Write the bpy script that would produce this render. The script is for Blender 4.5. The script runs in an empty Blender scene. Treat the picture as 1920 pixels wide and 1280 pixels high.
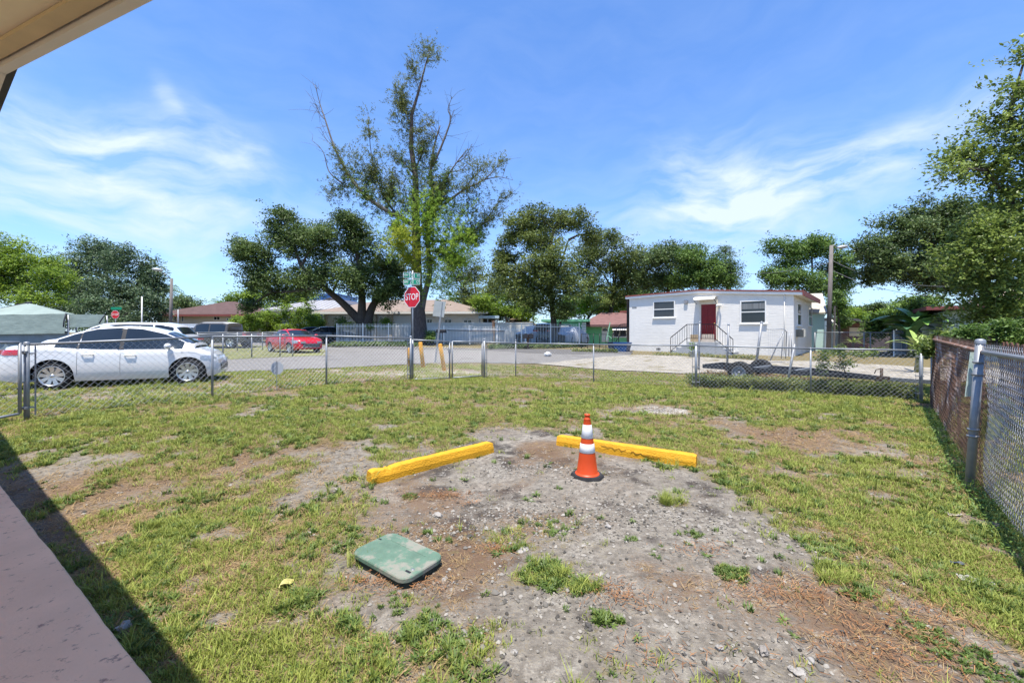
import bpy, bmesh, math, random
import numpy as np
from mathutils import Vector, Matrix, noise as mnoise

R = math.radians
random.seed(7)
rng = np.random.default_rng(7)
SC = bpy.context.scene
COL = SC.collection

# ------------------------------------------------------------------ camera, sky, sun, exposure
F, HOR, CH = 760.0, 622.0, 1.65          # focal length in photo pixels, horizon row, eye height
cam = bpy.data.cameras.new('camera')
cam.sensor_width = 36.0
cam.lens = F / 1920 * 36.0
cam.shift_y = -(640 - HOR) / 1920
cam.clip_end = 2000
cam.clip_start = 0.05
camo = bpy.data.objects.new('camera', cam)
COL.objects.link(camo)
camo.location = (0, 0, CH)
camo.rotation_euler = (R(90), 0, 0)
SC.camera = camo

SUN_EL, SUN_AZ = 76.0, math.atan2(-0.32, -0.95)      # azimuth of the sun measured from +Y towards +X
sd = Vector((math.sin(SUN_AZ) * math.cos(R(SUN_EL)), math.cos(SUN_AZ) * math.cos(R(SUN_EL)), math.sin(R(SUN_EL))))
sun = bpy.data.lights.new('sun', 'SUN')
sun.energy = 5.0
sun.angle = R(0.53)
sun.color = (1.0, 0.94, 0.84)
suno = bpy.data.objects.new('sun', sun)
COL.objects.link(suno)
suno.rotation_euler = sd.to_track_quat('Z', 'Y').to_euler()

W = bpy.data.worlds.new('World')
SC.world = W
W.use_nodes = True
SKY_STRENGTH = 0.125


def build_world():
    nt = W.node_tree
    N, L = nt.nodes, nt.links
    N.clear()
    out = N.new('ShaderNodeOutputWorld')
    bg = N.new('ShaderNodeBackground')
    bg.inputs['Strength'].default_value = SKY_STRENGTH
    sky = N.new('ShaderNodeTexSky')
    sky.sky_type = 'NISHITA'
    sky.sun_disc = False
    sky.sun_elevation = R(SUN_EL)
    sky.sun_rotation = SUN_AZ
    sky.air_density = 1.0
    sky.dust_density = 0.6
    sky.ozone_density = 2.5
    hs = N.new('ShaderNodeMix')
    hs.data_type = 'RGBA'
    hs.blend_type = 'MULTIPLY'
    hs.inputs['Factor'].default_value = 1.0
    hs.inputs['B'].default_value = SKY_TINT
    L.new(sky.outputs[0], hs.inputs['A'])
    tc = N.new('ShaderNodeTexCoord')
    sep = N.new('ShaderNodeSeparateXYZ')
    L.new(tc.outputs['Generated'], sep.inputs[0])

    def math_(op, a, b=None, c=None):
        m = N.new('ShaderNodeMath')
        m.operation = op
        for i, v in enumerate((a, b, c)):
            if v is None:
                continue
            if isinstance(v, (int, float)):
                m.inputs[i].default_value = v
            else:
                L.new(v, m.inputs[i])
        return m.outputs[0]
    az = math_('ARCTAN2', sep.outputs[0], sep.outputs[1])
    el = math_('ARCSINE', sep.outputs[2])
    # wispy cirrus: each a soft streak at its own place in the sky, broken up by stretched noise
    comb = N.new('ShaderNodeCombineXYZ')
    L.new(az, comb.inputs[0])
    L.new(el, comb.inputs[1])
    warp = N.new('ShaderNodeTexNoise')
    warp.inputs['Scale'].default_value = 4.0
    warp.inputs['Detail'].default_value = 3
    L.new(comb.outputs[0], warp.inputs['Vector'])
    vm = N.new('ShaderNodeVectorMath')
    vm.operation = 'MULTIPLY_ADD'
    L.new(warp.outputs['Color'], vm.inputs[0])
    vm.inputs[1].default_value = (0.16, 0.16, 0)
    L.new(comb.outputs[0], vm.inputs[2])
    mp = N.new('ShaderNodeMapping')
    mp.inputs['Rotation'].default_value = (0, 0, R(-14))
    mp.inputs['Scale'].default_value = (4.0, 12.0, 1)
    L.new(vm.outputs[0], mp.inputs['Vector'])
    nz = N.new('ShaderNodeTexNoise')
    nz.inputs['Scale'].default_value = 1.6
    nz.inputs['Detail'].default_value = 11
    nz.inputs['Roughness'].default_value = 0.56
    L.new(mp.outputs[0], nz.inputs['Vector'])
    sw = N.new('ShaderNodeSeparateXYZ')
    L.new(vm.outputs[0], sw.inputs[0])
    waz = math_('SUBTRACT', sw.outputs[0], 0.08)
    wel = math_('SUBTRACT', sw.outputs[1], 0.08)
    tot = None
    for (px, py, sx, sy, rot, amp) in CLOUDS:
        d = Vector(((px - 960) / F, 1, (HOR - py) / F)).normalized()
        a0, e0 = math.atan2(d.x, d.y), math.asin(d.z)
        c, s = math.cos(R(rot)), math.sin(R(rot))
        da = math_('SUBTRACT', waz, a0)
        de = math_('SUBTRACT', wel, e0)
        u = math_('DIVIDE', math_('ADD', math_('MULTIPLY', da, c), math_('MULTIPLY', de, s)), sx / F)
        v = math_('DIVIDE', math_('SUBTRACT', math_('MULTIPLY', de, c), math_('MULTIPLY', da, s)), sy / F)
        r2 = math_('ADD', math_('MULTIPLY', u, u), math_('MULTIPLY', v, v))
        g = math_('MULTIPLY', math_('EXPONENT', math_('MULTIPLY', r2, -1.0)), amp)
        tot = g if tot is None else math_('ADD', tot, g)
    n2 = math_('MULTIPLY', math_('SUBTRACT', nz.outputs[0], 0.37), 3.0)
    n2c = N.new('ShaderNodeClamp')
    L.new(n2, n2c.inputs[0])
    # a thin veil that thickens towards the horizon all round
    veil = math_('MULTIPLY', math_('EXPONENT', math_('MULTIPLY', math_('MAXIMUM', el, 0.0), -5.2)), 0.62)
    tot = math_('MAXIMUM', tot, 0.05)
    fac = math_('ADD', math_('MULTIPLY', tot, math_('ADD', math_('MULTIPLY', n2c.outputs[0], 0.75), 0.06)), math_('MULTIPLY', veil, math_('ADD', math_('MULTIPLY', n2c.outputs[0], 0.55), 0.62)))
    cl = N.new('ShaderNodeClamp')
    cl.inputs['Max'].default_value = 0.93
    L.new(fac, cl.inputs[0])
    mix = N.new('ShaderNodeMix')
    mix.data_type = 'RGBA'
    L.new(cl.outputs[0], mix.inputs['Factor'])
    L.new(hs.outputs['Result'], mix.inputs['A'])
    mix.inputs['B'].default_value = CLOUD_COL
    L.new(mix.outputs['Result'], bg.inputs['Color'])
    L.new(bg.outputs[0], out.inputs['Surface'])


SKY_TINT = (0.62, 0.90, 1.25, 1)
CLOUD_COL = (3.9, 4.5, 5.4, 1)
CLOUDS = [  # photo column, row, half width, half height (photo px), tilt in degrees, thickness
    (215, 258, 150, 34, -8, 0.66), (255, 272, 60, 26, 0, 0.53), (60, 240, 170, 45, 4, 0.40), (235, 345, 85, 16, -17, 0.70), (60, 345, 150, 45, -10, 0.48),
    (340, 215, 12, 40, 28, 0.44), (440, 290, 75, 42, -28, 0.44), (470, 305, 36, 20, 0, 0.44), (180, 395, 280, 40, 0, 0.44), (420, 385, 150, 25, -8, 0.35),
    (1350, 320, 120, 48, -12, 0.66), (1310, 375, 70, 90, 10, 0.40), (1480, 350, 260, 36, 9, 0.62), (1420, 385, 210, 55, 4, 0.48), (1600, 330, 120, 40, 5, 0.44), (1420, 440, 60, 45, 0, 0.35)]
build_world()
SC.view_settings.view_transform = 'Standard'
SC.view_settings.look = 'None'
SC.view_settings.exposure = 0.86
SC.view_settings.gamma = 1.0
SC.view_settings.use_curve_mapping = False
SC.cycles.max_bounces = 6
SC.cycles.transparent_max_bounces = 8

# ------------------------------------------------------------------ ground shape and placing helpers


def ss(a, b, x):
    t = np.clip((np.asarray(x, float) - a) / (b - a), 0, 1)
    return t * t * (3 - 2 * t)


def GZ(x, y):
    left = ss(0.5, -4.5, x) * ss(3.5, 6.5, y)
    return 0.06 * ss(5, 9, y) + 0.25 * left + 0.34 * ss(12, 23, y) * (1 - 0.74 * left) + 0.3 * ss(26, 36, y) * ss(9, 3, x)


def gz(x, y):
    return float(GZ(x, y))


def P(px, py, Z):
    return Vector(((px - 960) / F * Z, Z, CH - (py - HOR) / F * Z))


def G(px, py):
    Z = F * 1.4 / (py - HOR)
    for _ in range(40):
        X = (px - 960) / F * Z
        Z = 0.5 * Z + 0.5 * F * (CH - gz(X, Z)) / (py - HOR)
    X = (px - 960) / F * Z
    return Vector((X, Z, gz(X, Z)))


def GX(px, Z):
    X = (px - 960) / F * Z
    return Vector((X, Z, gz(X, Z)))


class Plane:
    """An upright plane through world point o, running along angle a: turns photo pixels into (along, up) on it."""

    def __init__(s, o, a, z0):
        s.o, s.d, s.z0 = Vector((o[0], o[1])), Vector((math.cos(a), math.sin(a))), z0

    def at(s, px, py):
        k = (px - 960) / F
        t = (k * s.o.y - s.o.x) / (s.d.x - k * s.d.y)
        Z = s.o.y + t * s.d.y
        return t, CH - (py - HOR) / F * Z - s.z0

    def rect(s, x0, x1, y0, y1):
        a, zt = s.at(x0, y0)
        b, zb = s.at(x1, y1)
        return a, b, zb, zt


# ------------------------------------------------------------------ materials
MATS = {}


def M(name, col, rough=0.65, metal=0.0, var=0.18, scale=6.0, bump=0.0, bscale=None, spec=0.35, detail=5, stretch=None, coat=0.0, spots=None):
    if name in MATS:
        return MATS[name]
    m = bpy.data.materials.new(name)
    m.use_nodes = True
    nt = m.node_tree
    N, L = nt.nodes, nt.links
    b = N['Principled BSDF']
    b.inputs['Roughness'].default_value = rough
    b.inputs['Metallic'].default_value = metal
    b.inputs['Specular IOR Level'].default_value = spec
    if coat:
        b.inputs['Coat Weight'].default_value = coat
        b.inputs['Coat Roughness'].default_value = 0.04
    tc = N.new('ShaderNodeTexCoord')
    src = tc.outputs['Object']
    if stretch:
        mp = N.new('ShaderNodeMapping')
        mp.inputs['Scale'].default_value = stretch
        L.new(src, mp.inputs[0])
        src = mp.outputs[0]
    nz = N.new('ShaderNodeTexNoise')
    nz.inputs['Scale'].default_value = scale
    nz.inputs['Detail'].default_value = detail
    nz.inputs['Roughness'].default_value = 0.6
    L.new(src, nz.inputs['Vector'])
    rp = N.new('ShaderNodeValToRGB')
    e = rp.color_ramp.elements
    e[0].position, e[1].position = 0.3, 0.7
    e[0].color = [max(0, c * (1 - var)) for c in col[:3]] + [1]
    e[1].color = [min(1, c * (1 + var)) for c in col[:3]] + [1]
    L.new(nz.outputs[0], rp.inputs[0])
    colour = rp.outputs[0]
    if spots:                                   # (colour, scale, threshold): stains and wear with a shape of their own
        sc, sscale, thr = spots
        n3 = N.new('ShaderNodeTexNoise')
        n3.inputs['Scale'].default_value = sscale
        n3.inputs['Detail'].default_value = 6
        n3.inputs['Roughness'].default_value = 0.7
        L.new(src, n3.inputs['Vector'])
        r3 = N.new('ShaderNodeValToRGB')
        r3.color_ramp.elements[0].position = thr
        r3.color_ramp.elements[1].position = min(1, thr + 0.09)
        L.new(n3.outputs[0], r3.inputs[0])
        mx = N.new('ShaderNodeMix')
        mx.data_type = 'RGBA'
        L.new(r3.outputs[0], mx.inputs['Factor'])
        L.new(colour, mx.inputs['A'])
        mx.inputs['B'].default_value = tuple(sc) + (1,)
        colour = mx.outputs['Result']
    L.new(colour, b.inputs['Base Color'])
    if bump:
        n2 = N.new('ShaderNodeTexNoise')
        n2.inputs['Scale'].default_value = bscale or scale * 4
        n2.inputs['Detail'].default_value = 6
        L.new(src, n2.inputs['Vector'])
        bp = N.new('ShaderNodeBump')
        bp.inputs['Strength'].default_value = bump
        bp.inputs['Distance'].default_value = 0.02
        L.new(n2.outputs[0], bp.inputs['Height'])
        L.new(bp.outputs[0], b.inputs['Normal'])
    MATS[name] = m
    return m


def leaf_mat(name, dark, light, trans=0.35, rough=0.55, spec=0.3, random_obj=False):
    """Foliage: colour from each leaf's own tint between dark and light, some light passing through."""
    if name in MATS:
        return MATS[name]
    m = bpy.data.materials.new(name)
    m.use_nodes = True
    nt = m.node_tree
    N, L = nt.nodes, nt.links
    b = N['Principled BSDF']
    out = N['Material Output']
    b.inputs['Roughness'].default_value = rough
    b.inputs['Specular IOR Level'].default_value = spec
    rp = N.new('ShaderNodeValToRGB')
    rp.color_ramp.elements[0].color = tuple(dark) + (1,)
    rp.color_ramp.elements[1].color = tuple(light) + (1,)
    if random_obj:
        oi = N.new('ShaderNodeObjectInfo')
        at = N.new('ShaderNodeAttribute')
        at.attribute_name = 'tint'
        ad = N.new('ShaderNodeMath')
        ad.operation = 'MULTIPLY_ADD'
        ad.inputs[1].default_value = 0.6
        L.new(oi.outputs['Random'], ad.inputs[0])
        m2 = N.new('ShaderNodeMath')
        m2.operation = 'MULTIPLY'
        m2.inputs[1].default_value = 0.4
        L.new(at.outputs['Fac'], m2.inputs[0])
        L.new(m2.outputs[0], ad.inputs[2])
        L.new(ad.outputs[0], rp.inputs[0])
    else:
        at = N.new('ShaderNodeAttribute')
        at.attribute_name = 'tint'
        L.new(at.outputs['Fac'], rp.inputs[0])
    L.new(rp.outputs[0], b.inputs['Base Color'])
    tr = N.new('ShaderNodeBsdfTranslucent')
    L.new(rp.outputs[0], tr.inputs['Color'])
    mx = N.new('ShaderNodeMixShader')
    mx.inputs[0].default_value = trans
    L.new(b.outputs[0], mx.inputs[1])
    L.new(tr.outputs[0], mx.inputs[2])
    L.new(mx.outputs[0], out.inputs['Surface'])
    MATS[name] = m
    return m


# ------------------------------------------------------------------ mesh helpers
def root_loc(o):
    while o.parent is not None:
        o = o.parent
    return o.location


class MB:
    """Collects shapes, then links them as ONE mesh object."""

    def __init__(s):
        s.v, s.f, s.sm = [], [], []

    def add(s, vs, fs, smooth=False):
        n = len(s.v)
        s.v += [tuple(v) for v in vs]
        s.f += [tuple(i + n for i in f) for f in fs]
        s.sm += [smooth] * len(fs)
        return s

    def box(s, x0, x1, y0, y1, z0, z1):
        return s.add([(x0, y0, z0), (x1, y0, z0), (x1, y1, z0), (x0, y1, z0), (x0, y0, z1), (x1, y0, z1), (x1, y1, z1), (x0, y1, z1)],
                     [(3, 2, 1, 0), (4, 5, 6, 7), (0, 1, 5, 4), (1, 2, 6, 5), (2, 3, 7, 6), (3, 0, 4, 7)])

    def bbox(s, x0, x1, y0, y1, z0, z1, b=0.01):
        """box with chamfered long edges"""
        bm = bmesh.new()
        bmesh.ops.create_cube(bm, size=1)
        for v in bm.verts:
            v.co = Vector((x0 + (v.co.x + .5) * (x1 - x0), y0 + (v.co.y + .5) * (y1 - y0), z0 + (v.co.z + .5) * (z1 - z0)))
        bmesh.ops.bevel(bm, geom=bm.edges[:], offset=b, segments=2, affect='EDGES')
        s.bm(bm)
        return s

    def bm(s, bm, mtx=None, smooth=False):
        bm.verts.index_update()
        vs = [(mtx @ v.co if mtx else v.co) for v in bm.verts]
        s.add(vs, [[v.index for v in f.verts] for f in bm.faces], smooth)
        bm.free()
        return s

    def tube(s, pts, r, n=8, cap=True, smooth=True):
        """round bar along points; r is one radius or one per point"""
        pts = [Vector(p) for p in pts]
        rs = r if isinstance(r, (list, tuple)) else [r] * len(pts)
        vs, fs = [], []
        up = None
        for i, p in enumerate(pts):
            d = (pts[min(i + 1, len(pts) - 1)] - pts[max(i - 1, 0)]).normalized()
            if up is None:
                up = d.orthogonal().normalized()
            else:
                up = (up - d * up.dot(d))
                up = up.normalized() if up.length > 1e-6 else d.orthogonal().normalized()
            w = d.cross(up)
            for k in range(n):
                a = 2 * math.pi * k / n
                vs.append(p + (up * math.cos(a) + w * math.sin(a)) * rs[i])
        for i in range(len(pts) - 1):
            for k in range(n):
                k2 = (k + 1) % n
                fs.append((i * n + k, i * n + k2, (i + 1) * n + k2, (i + 1) * n + k))
        if cap:
            fs.append(tuple(range(n - 1, -1, -1)))
            fs.append(tuple((len(pts) - 1) * n + k for k in range(n)))
        return s.add(vs, fs, smooth)

    def lathe(s, prof, c=(0, 0, 0), n=24, axis='z', smooth=True):
        vs, fs = [], []
        for (r, h) in prof:
            for k in range(n):
                a = 2 * math.pi * k / n
                x, y = r * math.cos(a), r * math.sin(a)
                p = (x, y, h) if axis == 'z' else (x, h, y)
                vs.append((p[0] + c[0], p[1] + c[1], p[2] + c[2]))
        for i in range(len(prof) - 1):
            for k in range(n):
                k2 = (k + 1) % n
                f = (i * n + k, i * n + k2, (i + 1) * n + k2, (i + 1) * n + k)
                fs.append(f if axis == 'z' else f[::-1])
        return s.add(vs, fs, smooth)

    def prism(s, poly, lo, hi):
        """polygon of (x, y) points raised from height lo to hi (numbers)"""
        n = len(poly)
        vs = [(p[0], p[1], lo) for p in poly] + [(p[0], p[1], hi) for p in poly]
        fs = [tuple(range(n - 1, -1, -1)), tuple(range(n, 2 * n))] + [(i, (i + 1) % n, (i + 1) % n + n, i + n) for i in range(n)]
        return s.add(vs, fs)

    def slab(s, poly, axis, lo, hi):
        """polygon of 2-D points extruded along an axis: 'y' takes (x, z) points, 'x' takes (y, z)"""
        n = len(poly)
        mk = (lambda p, t: (p[0], t, p[1])) if axis == 'y' else (lambda p, t: (t, p[0], p[1]))
        vs = [mk(p, lo) for p in poly] + [mk(p, hi) for p in poly]
        fs = [tuple(range(n)), tuple(range(2 * n - 1, n - 1, -1))] + [((i + 1) % n, i, i + n, (i + 1) % n + n) for i in range(n)]
        return s.add(vs, fs)

    def bar(s, a, b, w, h, up=(0, 0, 1)):
        a, b = Vector(a), Vector(b)
        d = (b - a).normalized()
        u = Vector(up)
        side = d.cross(u)
        side = side.normalized() if side.length > 1e-5 else d.orthogonal().normalized()
        u = side.cross(d)
        vs = []
        for p in (a, b):
            for (i, j) in ((-1, -1), (1, -1), (1, 1), (-1, 1)):
                vs.append(p + side * (i * w / 2) + u * (j * h / 2))
        return s.add(vs, [(0, 1, 2, 3), (7, 6, 5, 4), (0, 4, 5, 1), (1, 5, 6, 2), (2, 6, 7, 3), (3, 7, 4, 0)])

    def quad(s, a, b, c, d):
        return s.add([a, b, c, d], [(0, 1, 2, 3)])

    def build(s, name, mat, parent=None, world=False, fix=True):
        me = bpy.data.meshes.new(name)
        vs = s.v
        if world and parent is not None:
            l = root_loc(parent)
            vs = [(v[0] - l[0], v[1] - l[1], v[2] - l[2]) for v in vs]
        me.from_pydata(vs, [], s.f)
        me.polygons.foreach_set('use_smooth', s.sm)
        me.materials.append(mat)
        me.update()
        if fix:
            bm = bmesh.new()
            bm.from_mesh(me)
            bmesh.ops.recalc_face_normals(bm, faces=bm.faces[:])
            bm.to_mesh(me)
            bm.free()
        o = bpy.data.objects.new(name, me)
        COL.objects.link(o)
        o.parent = parent
        return o


def tag(o, label=None, cat=None, group=None, kind=None):
    if label:
        o['label'] = label
    if cat:
        o['category'] = cat
    if group:
        o['group'] = group
    if kind:
        o['kind'] = kind
    return o


def thing(name, label, cat, loc=(0, 0, 0), rz=0.0, group=None):
    o = bpy.data.objects.new(name, None)
    o.empty_display_size = 0.3
    COL.objects.link(o)
    o.location = loc
    o.rotation_euler = (0, 0, rz)
    return tag(o, label, cat, group)


def children(o):
    return [c for c in COL.objects if c.parent == o]


def dup(root, loc, rz, label, group=None):
    r = root.copy()
    COL.objects.link(r)
    r.location = loc
    r.rotation_euler = (0, 0, rz)
    tag(r, label, None, group)
    for ch in children(root):
        c = ch.copy()
        COL.objects.link(c)
        c.parent = r
        for g in children(ch):
            d = g.copy()
            COL.objects.link(d)
            d.parent = c
    return r


def np_obj(name, V, Q, mat, parent=None, tint=None, world=True, smooth=False):
    """mesh object from numpy arrays: V (n,3), Q (m,k) faces of equal size, tint one value per vertex"""
    V = np.asarray(V, np.float32)
    Q = np.asarray(Q, np.int32)
    if world and parent is not None:
        V = V - np.array(root_loc(parent), np.float32)
    me = bpy.data.meshes.new(name)
    k = Q.shape[1]
    me.vertices.add(len(V))
    me.vertices.foreach_set('co', V.ravel())
    me.loops.add(Q.size)
    me.loops.foreach_set('vertex_index', Q.ravel())
    me.polygons.add(len(Q))
    me.polygons.foreach_set('loop_start', np.arange(0, Q.size, k, dtype=np.int32))
    me.polygons.foreach_set('loop_total', np.full(len(Q), k, np.int32))
    me.polygons.foreach_set('use_smooth', np.full(len(Q), smooth))
    if tint is not None:
        a = me.attributes.new('tint', 'FLOAT', 'POINT')
        a.data.foreach_set('value', np.asarray(tint, np.float32))
    me.materials.append(mat)
    me.update(calc_edges=True)
    me.validate()
    o = bpy.data.objects.new(name, me)
    COL.objects.link(o)
    o.parent = parent
    return o


# value noise for ground patches
_perm = rng.random((256, 256)).astype(np.float32)


def vnoise(x, y):
    xi, yi = np.floor(x).astype(int), np.floor(y).astype(int)
    fx, fy = x - xi, y - yi
    fx, fy = fx * fx * (3 - 2 * fx), fy * fy * (3 - 2 * fy)
    a = _perm[xi & 255, yi & 255]
    b = _perm[(xi + 1) & 255, yi & 255]
    c = _perm[xi & 255, (yi + 1) & 255]
    d = _perm[(xi + 1) & 255, (yi + 1) & 255]
    return (a * (1 - fx) + b * fx) * (1 - fy) + (c * (1 - fx) + d * fx) * fy


def fbm(x, y, s, o=4, seed=0):
    t, a, n = 0, 0.5, 0
    for i in range(o):
        t = t + a * vnoise(x * s + 17.3 * i + seed * 31.7, y * s + 9.1 * i + seed * 11.3)
        n += a
        a *= 0.55
        s *= 2.03
    return t / n
# ------------------------------------------------------------------ ground: patches of turf, thatch, bare marl and white shell rock


def poly_sd(X, Y, poly):
    """signed distance to a polygon (positive inside)"""
    d = np.full(X.shape, 1e9)
    inside = np.zeros(X.shape, bool)
    n = len(poly)
    for i in range(n):
        ax, ay = poly[i]
        bx, by = poly[(i + 1) % n]
        ex, ey = bx - ax, by - ay
        t = np.clip(((X - ax) * ex + (Y - ay) * ey) / (ex * ex + ey * ey + 1e-9), 0, 1)
        d = np.minimum(d, np.hypot(X - ax - t * ex, Y - ay - t * ey))
        c = ((ay > Y) != (by > Y)) & (X < (bx - ax) * (Y - ay) / (by - ay + 1e-12) + ax)
        inside ^= c
    return np.where(inside, d, -d)


def gp(pts):
    return [tuple(G(*p)[:2]) for p in pts]


def blob(X, Y, px, py, rx, ry):
    """soft patch centred on a ground point, rx across and ry in depth, both measured on the ground in metres"""
    c = G(px, py)
    return np.exp(-(((X - c.x) / rx) ** 2 + ((Y - c.y) / ry) ** 2))


BARE = gp([(925, 806), (1045, 812), (1140, 850), (1320, 884), (1420, 940), (1490, 1000), (1600, 1080), (1760, 1180), (1950, 1275), (1990, 1400),
           (900, 1400), (860, 1290), (800, 1190), (650, 1130), (640, 1090), (660, 1000), (700, 955), (690, 920), (860, 860)])
FENCE_L = gp([(50, 785), (398, 745), (612, 722), (770, 713), (908, 708), (967, 706), (1113, 716), (1305, 728), (1520, 740), (1727, 752)])


def masks(X, Y):
    """grass cover, brown thatch, dark soil, white shell at ground points"""
    X = np.asarray(X, float)
    Y = np.asarray(Y, float)
    n1 = fbm(X, Y, 0.9, 5, 1)
    n2 = fbm(X, Y, 2.6, 5, 2)
    n3 = fbm(X, Y, 6.5, 4, 3)
    bare = ss(-0.60, 0.42, poly_sd(X, Y, BARE) + (n2 - 0.5) * 1.7 + (n3 - 0.5) * 1.1)
    grass = 0.62 + (n1 - 0.5) * 1.5 + (n2 - 0.5) * 2.6 + (n3 - .5) * 1.3
    B = lambda *a: blob(X, Y, *a)
    # thinner, browner turf towards the porch; thick turf along the right, the middle back and the near left corner
    grass -= 0.20 * B(300, 930, 1.9, 1.3) + 0.30 * B(560, 885, .6, .35) + 0.35 * B(540, 1170, .22, .3) + 0.3 * B(470, 1065, .5, .2)
    grass += 0.30 * B(700, 770, 2.2, 1.0) + 0.55 * B(1700, 1010, 1.2, 1.2) + 0.45 * B(430, 1200, .7, .5) + 0.30 * B(620, 1000, .7, .7) + 0.3 * B(760, 1230, .4, .35)
    grass += 0.35 * B(1560, 740, 3, 1.2) + 0.2 * B(150, 765, 1.6, .7)
    grass -= 0.75 * B(1440, 815, 1.0, .7) + 0.55 * B(1620, 850, .6, .4) + 1.0 * B(1232, 768, .5, .45) + 0.5 * B(1385, 785, .6, .3) + 0.4 * B(900, 812, .8, .35)
    grass -= 0.5 * B(60, 900, .7, .9)
    far = ss(9.0, 12.5, Y)
    grass = grass + 0.12 * far
    brown = 0.50 + (fbm(X, Y, 1.3, 4, 5) - 0.5) * 1.7
    brown += 0.5 * B(340, 930, 1.6, .9) + 0.6 * B(1440, 815, 1.0, .6) + 0.65 * B(1480, 1120, .5, .3) + 0.7 * B(1700, 1180, .4, .3) + 0.5 * B(820, 935, .3, .15)
    brown += 0.6 * B(1610, 1205, .16, .13) + 0.3 * B(500, 720, 3, 1.0)
    # tufts that have crept back into the bare patch
    back = B(1258, 943, .16, .10) + 1.0 * B(1020, 1078, .20, .12) + .9 * B(1095, 1100, .1, .06) + .9 * B(1370, 1075, .12, .07) + .6 * B(1590, 1080, .3, .2) + .5 * B(1130, 1160, .06, .06)
    back += .7 * B(1560, 930, .6, .5) + .8 * B(880, 1215, .22, .14) + .5 * B(960, 1010, .6, .35) * (n3 > .5)
    cover = np.clip(grass, 0, 1) * (1 - bare) + np.clip(back + (n3 * .5 + n2 * .5 - .57) * 1.6, 0, 1) * bare
    dark = bare * np.clip(0.20 + (fbm(X, Y, 2.1, 5, 7) - 0.5) * 3.4 + (fbm(X, Y, 7, 4, 8) - .5) * 1.2 + .35 * B(960, 1000, 1.0, .5) + .55 * B(1610, 1205, .2, .15) + .4 * B(1490, 1075, .35, .14) + .35 * B(850, 915, .5, .25), 0, 1)
    white = np.clip(1.2 * B(1232, 768, .42, .4) + .7 * B(1290, 772, .5, .25) + .35 * bare * (n3 > .55) + .5 * B(1650, 850, .4, .2), 0, 1)
    # the verge outside the front fence: worn to white shell along the street
    for (px, py, rx, ry, a) in ((720, 700, 1.7, .9, .9), (860, 697, 1.2, .6, .7), (640, 695, 1.4, .6, .5), (300, 736, 1.6, .45, .75), (150, 748, 1.3, .4, .75), (420, 722, 1.2, .4, .6), (500, 712, 1.5, .5, .5), (1010, 700, 1.2, .5, .4)):
        w = a * B(px, py, rx, ry)
        white = np.maximum(white, np.clip(w + (n2 - .5) * w * 2, 0, 1))
    cover = np.clip(cover - white * .8, 0, 1)
    return cover, np.clip(brown, 0, 1), dark, white


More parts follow.
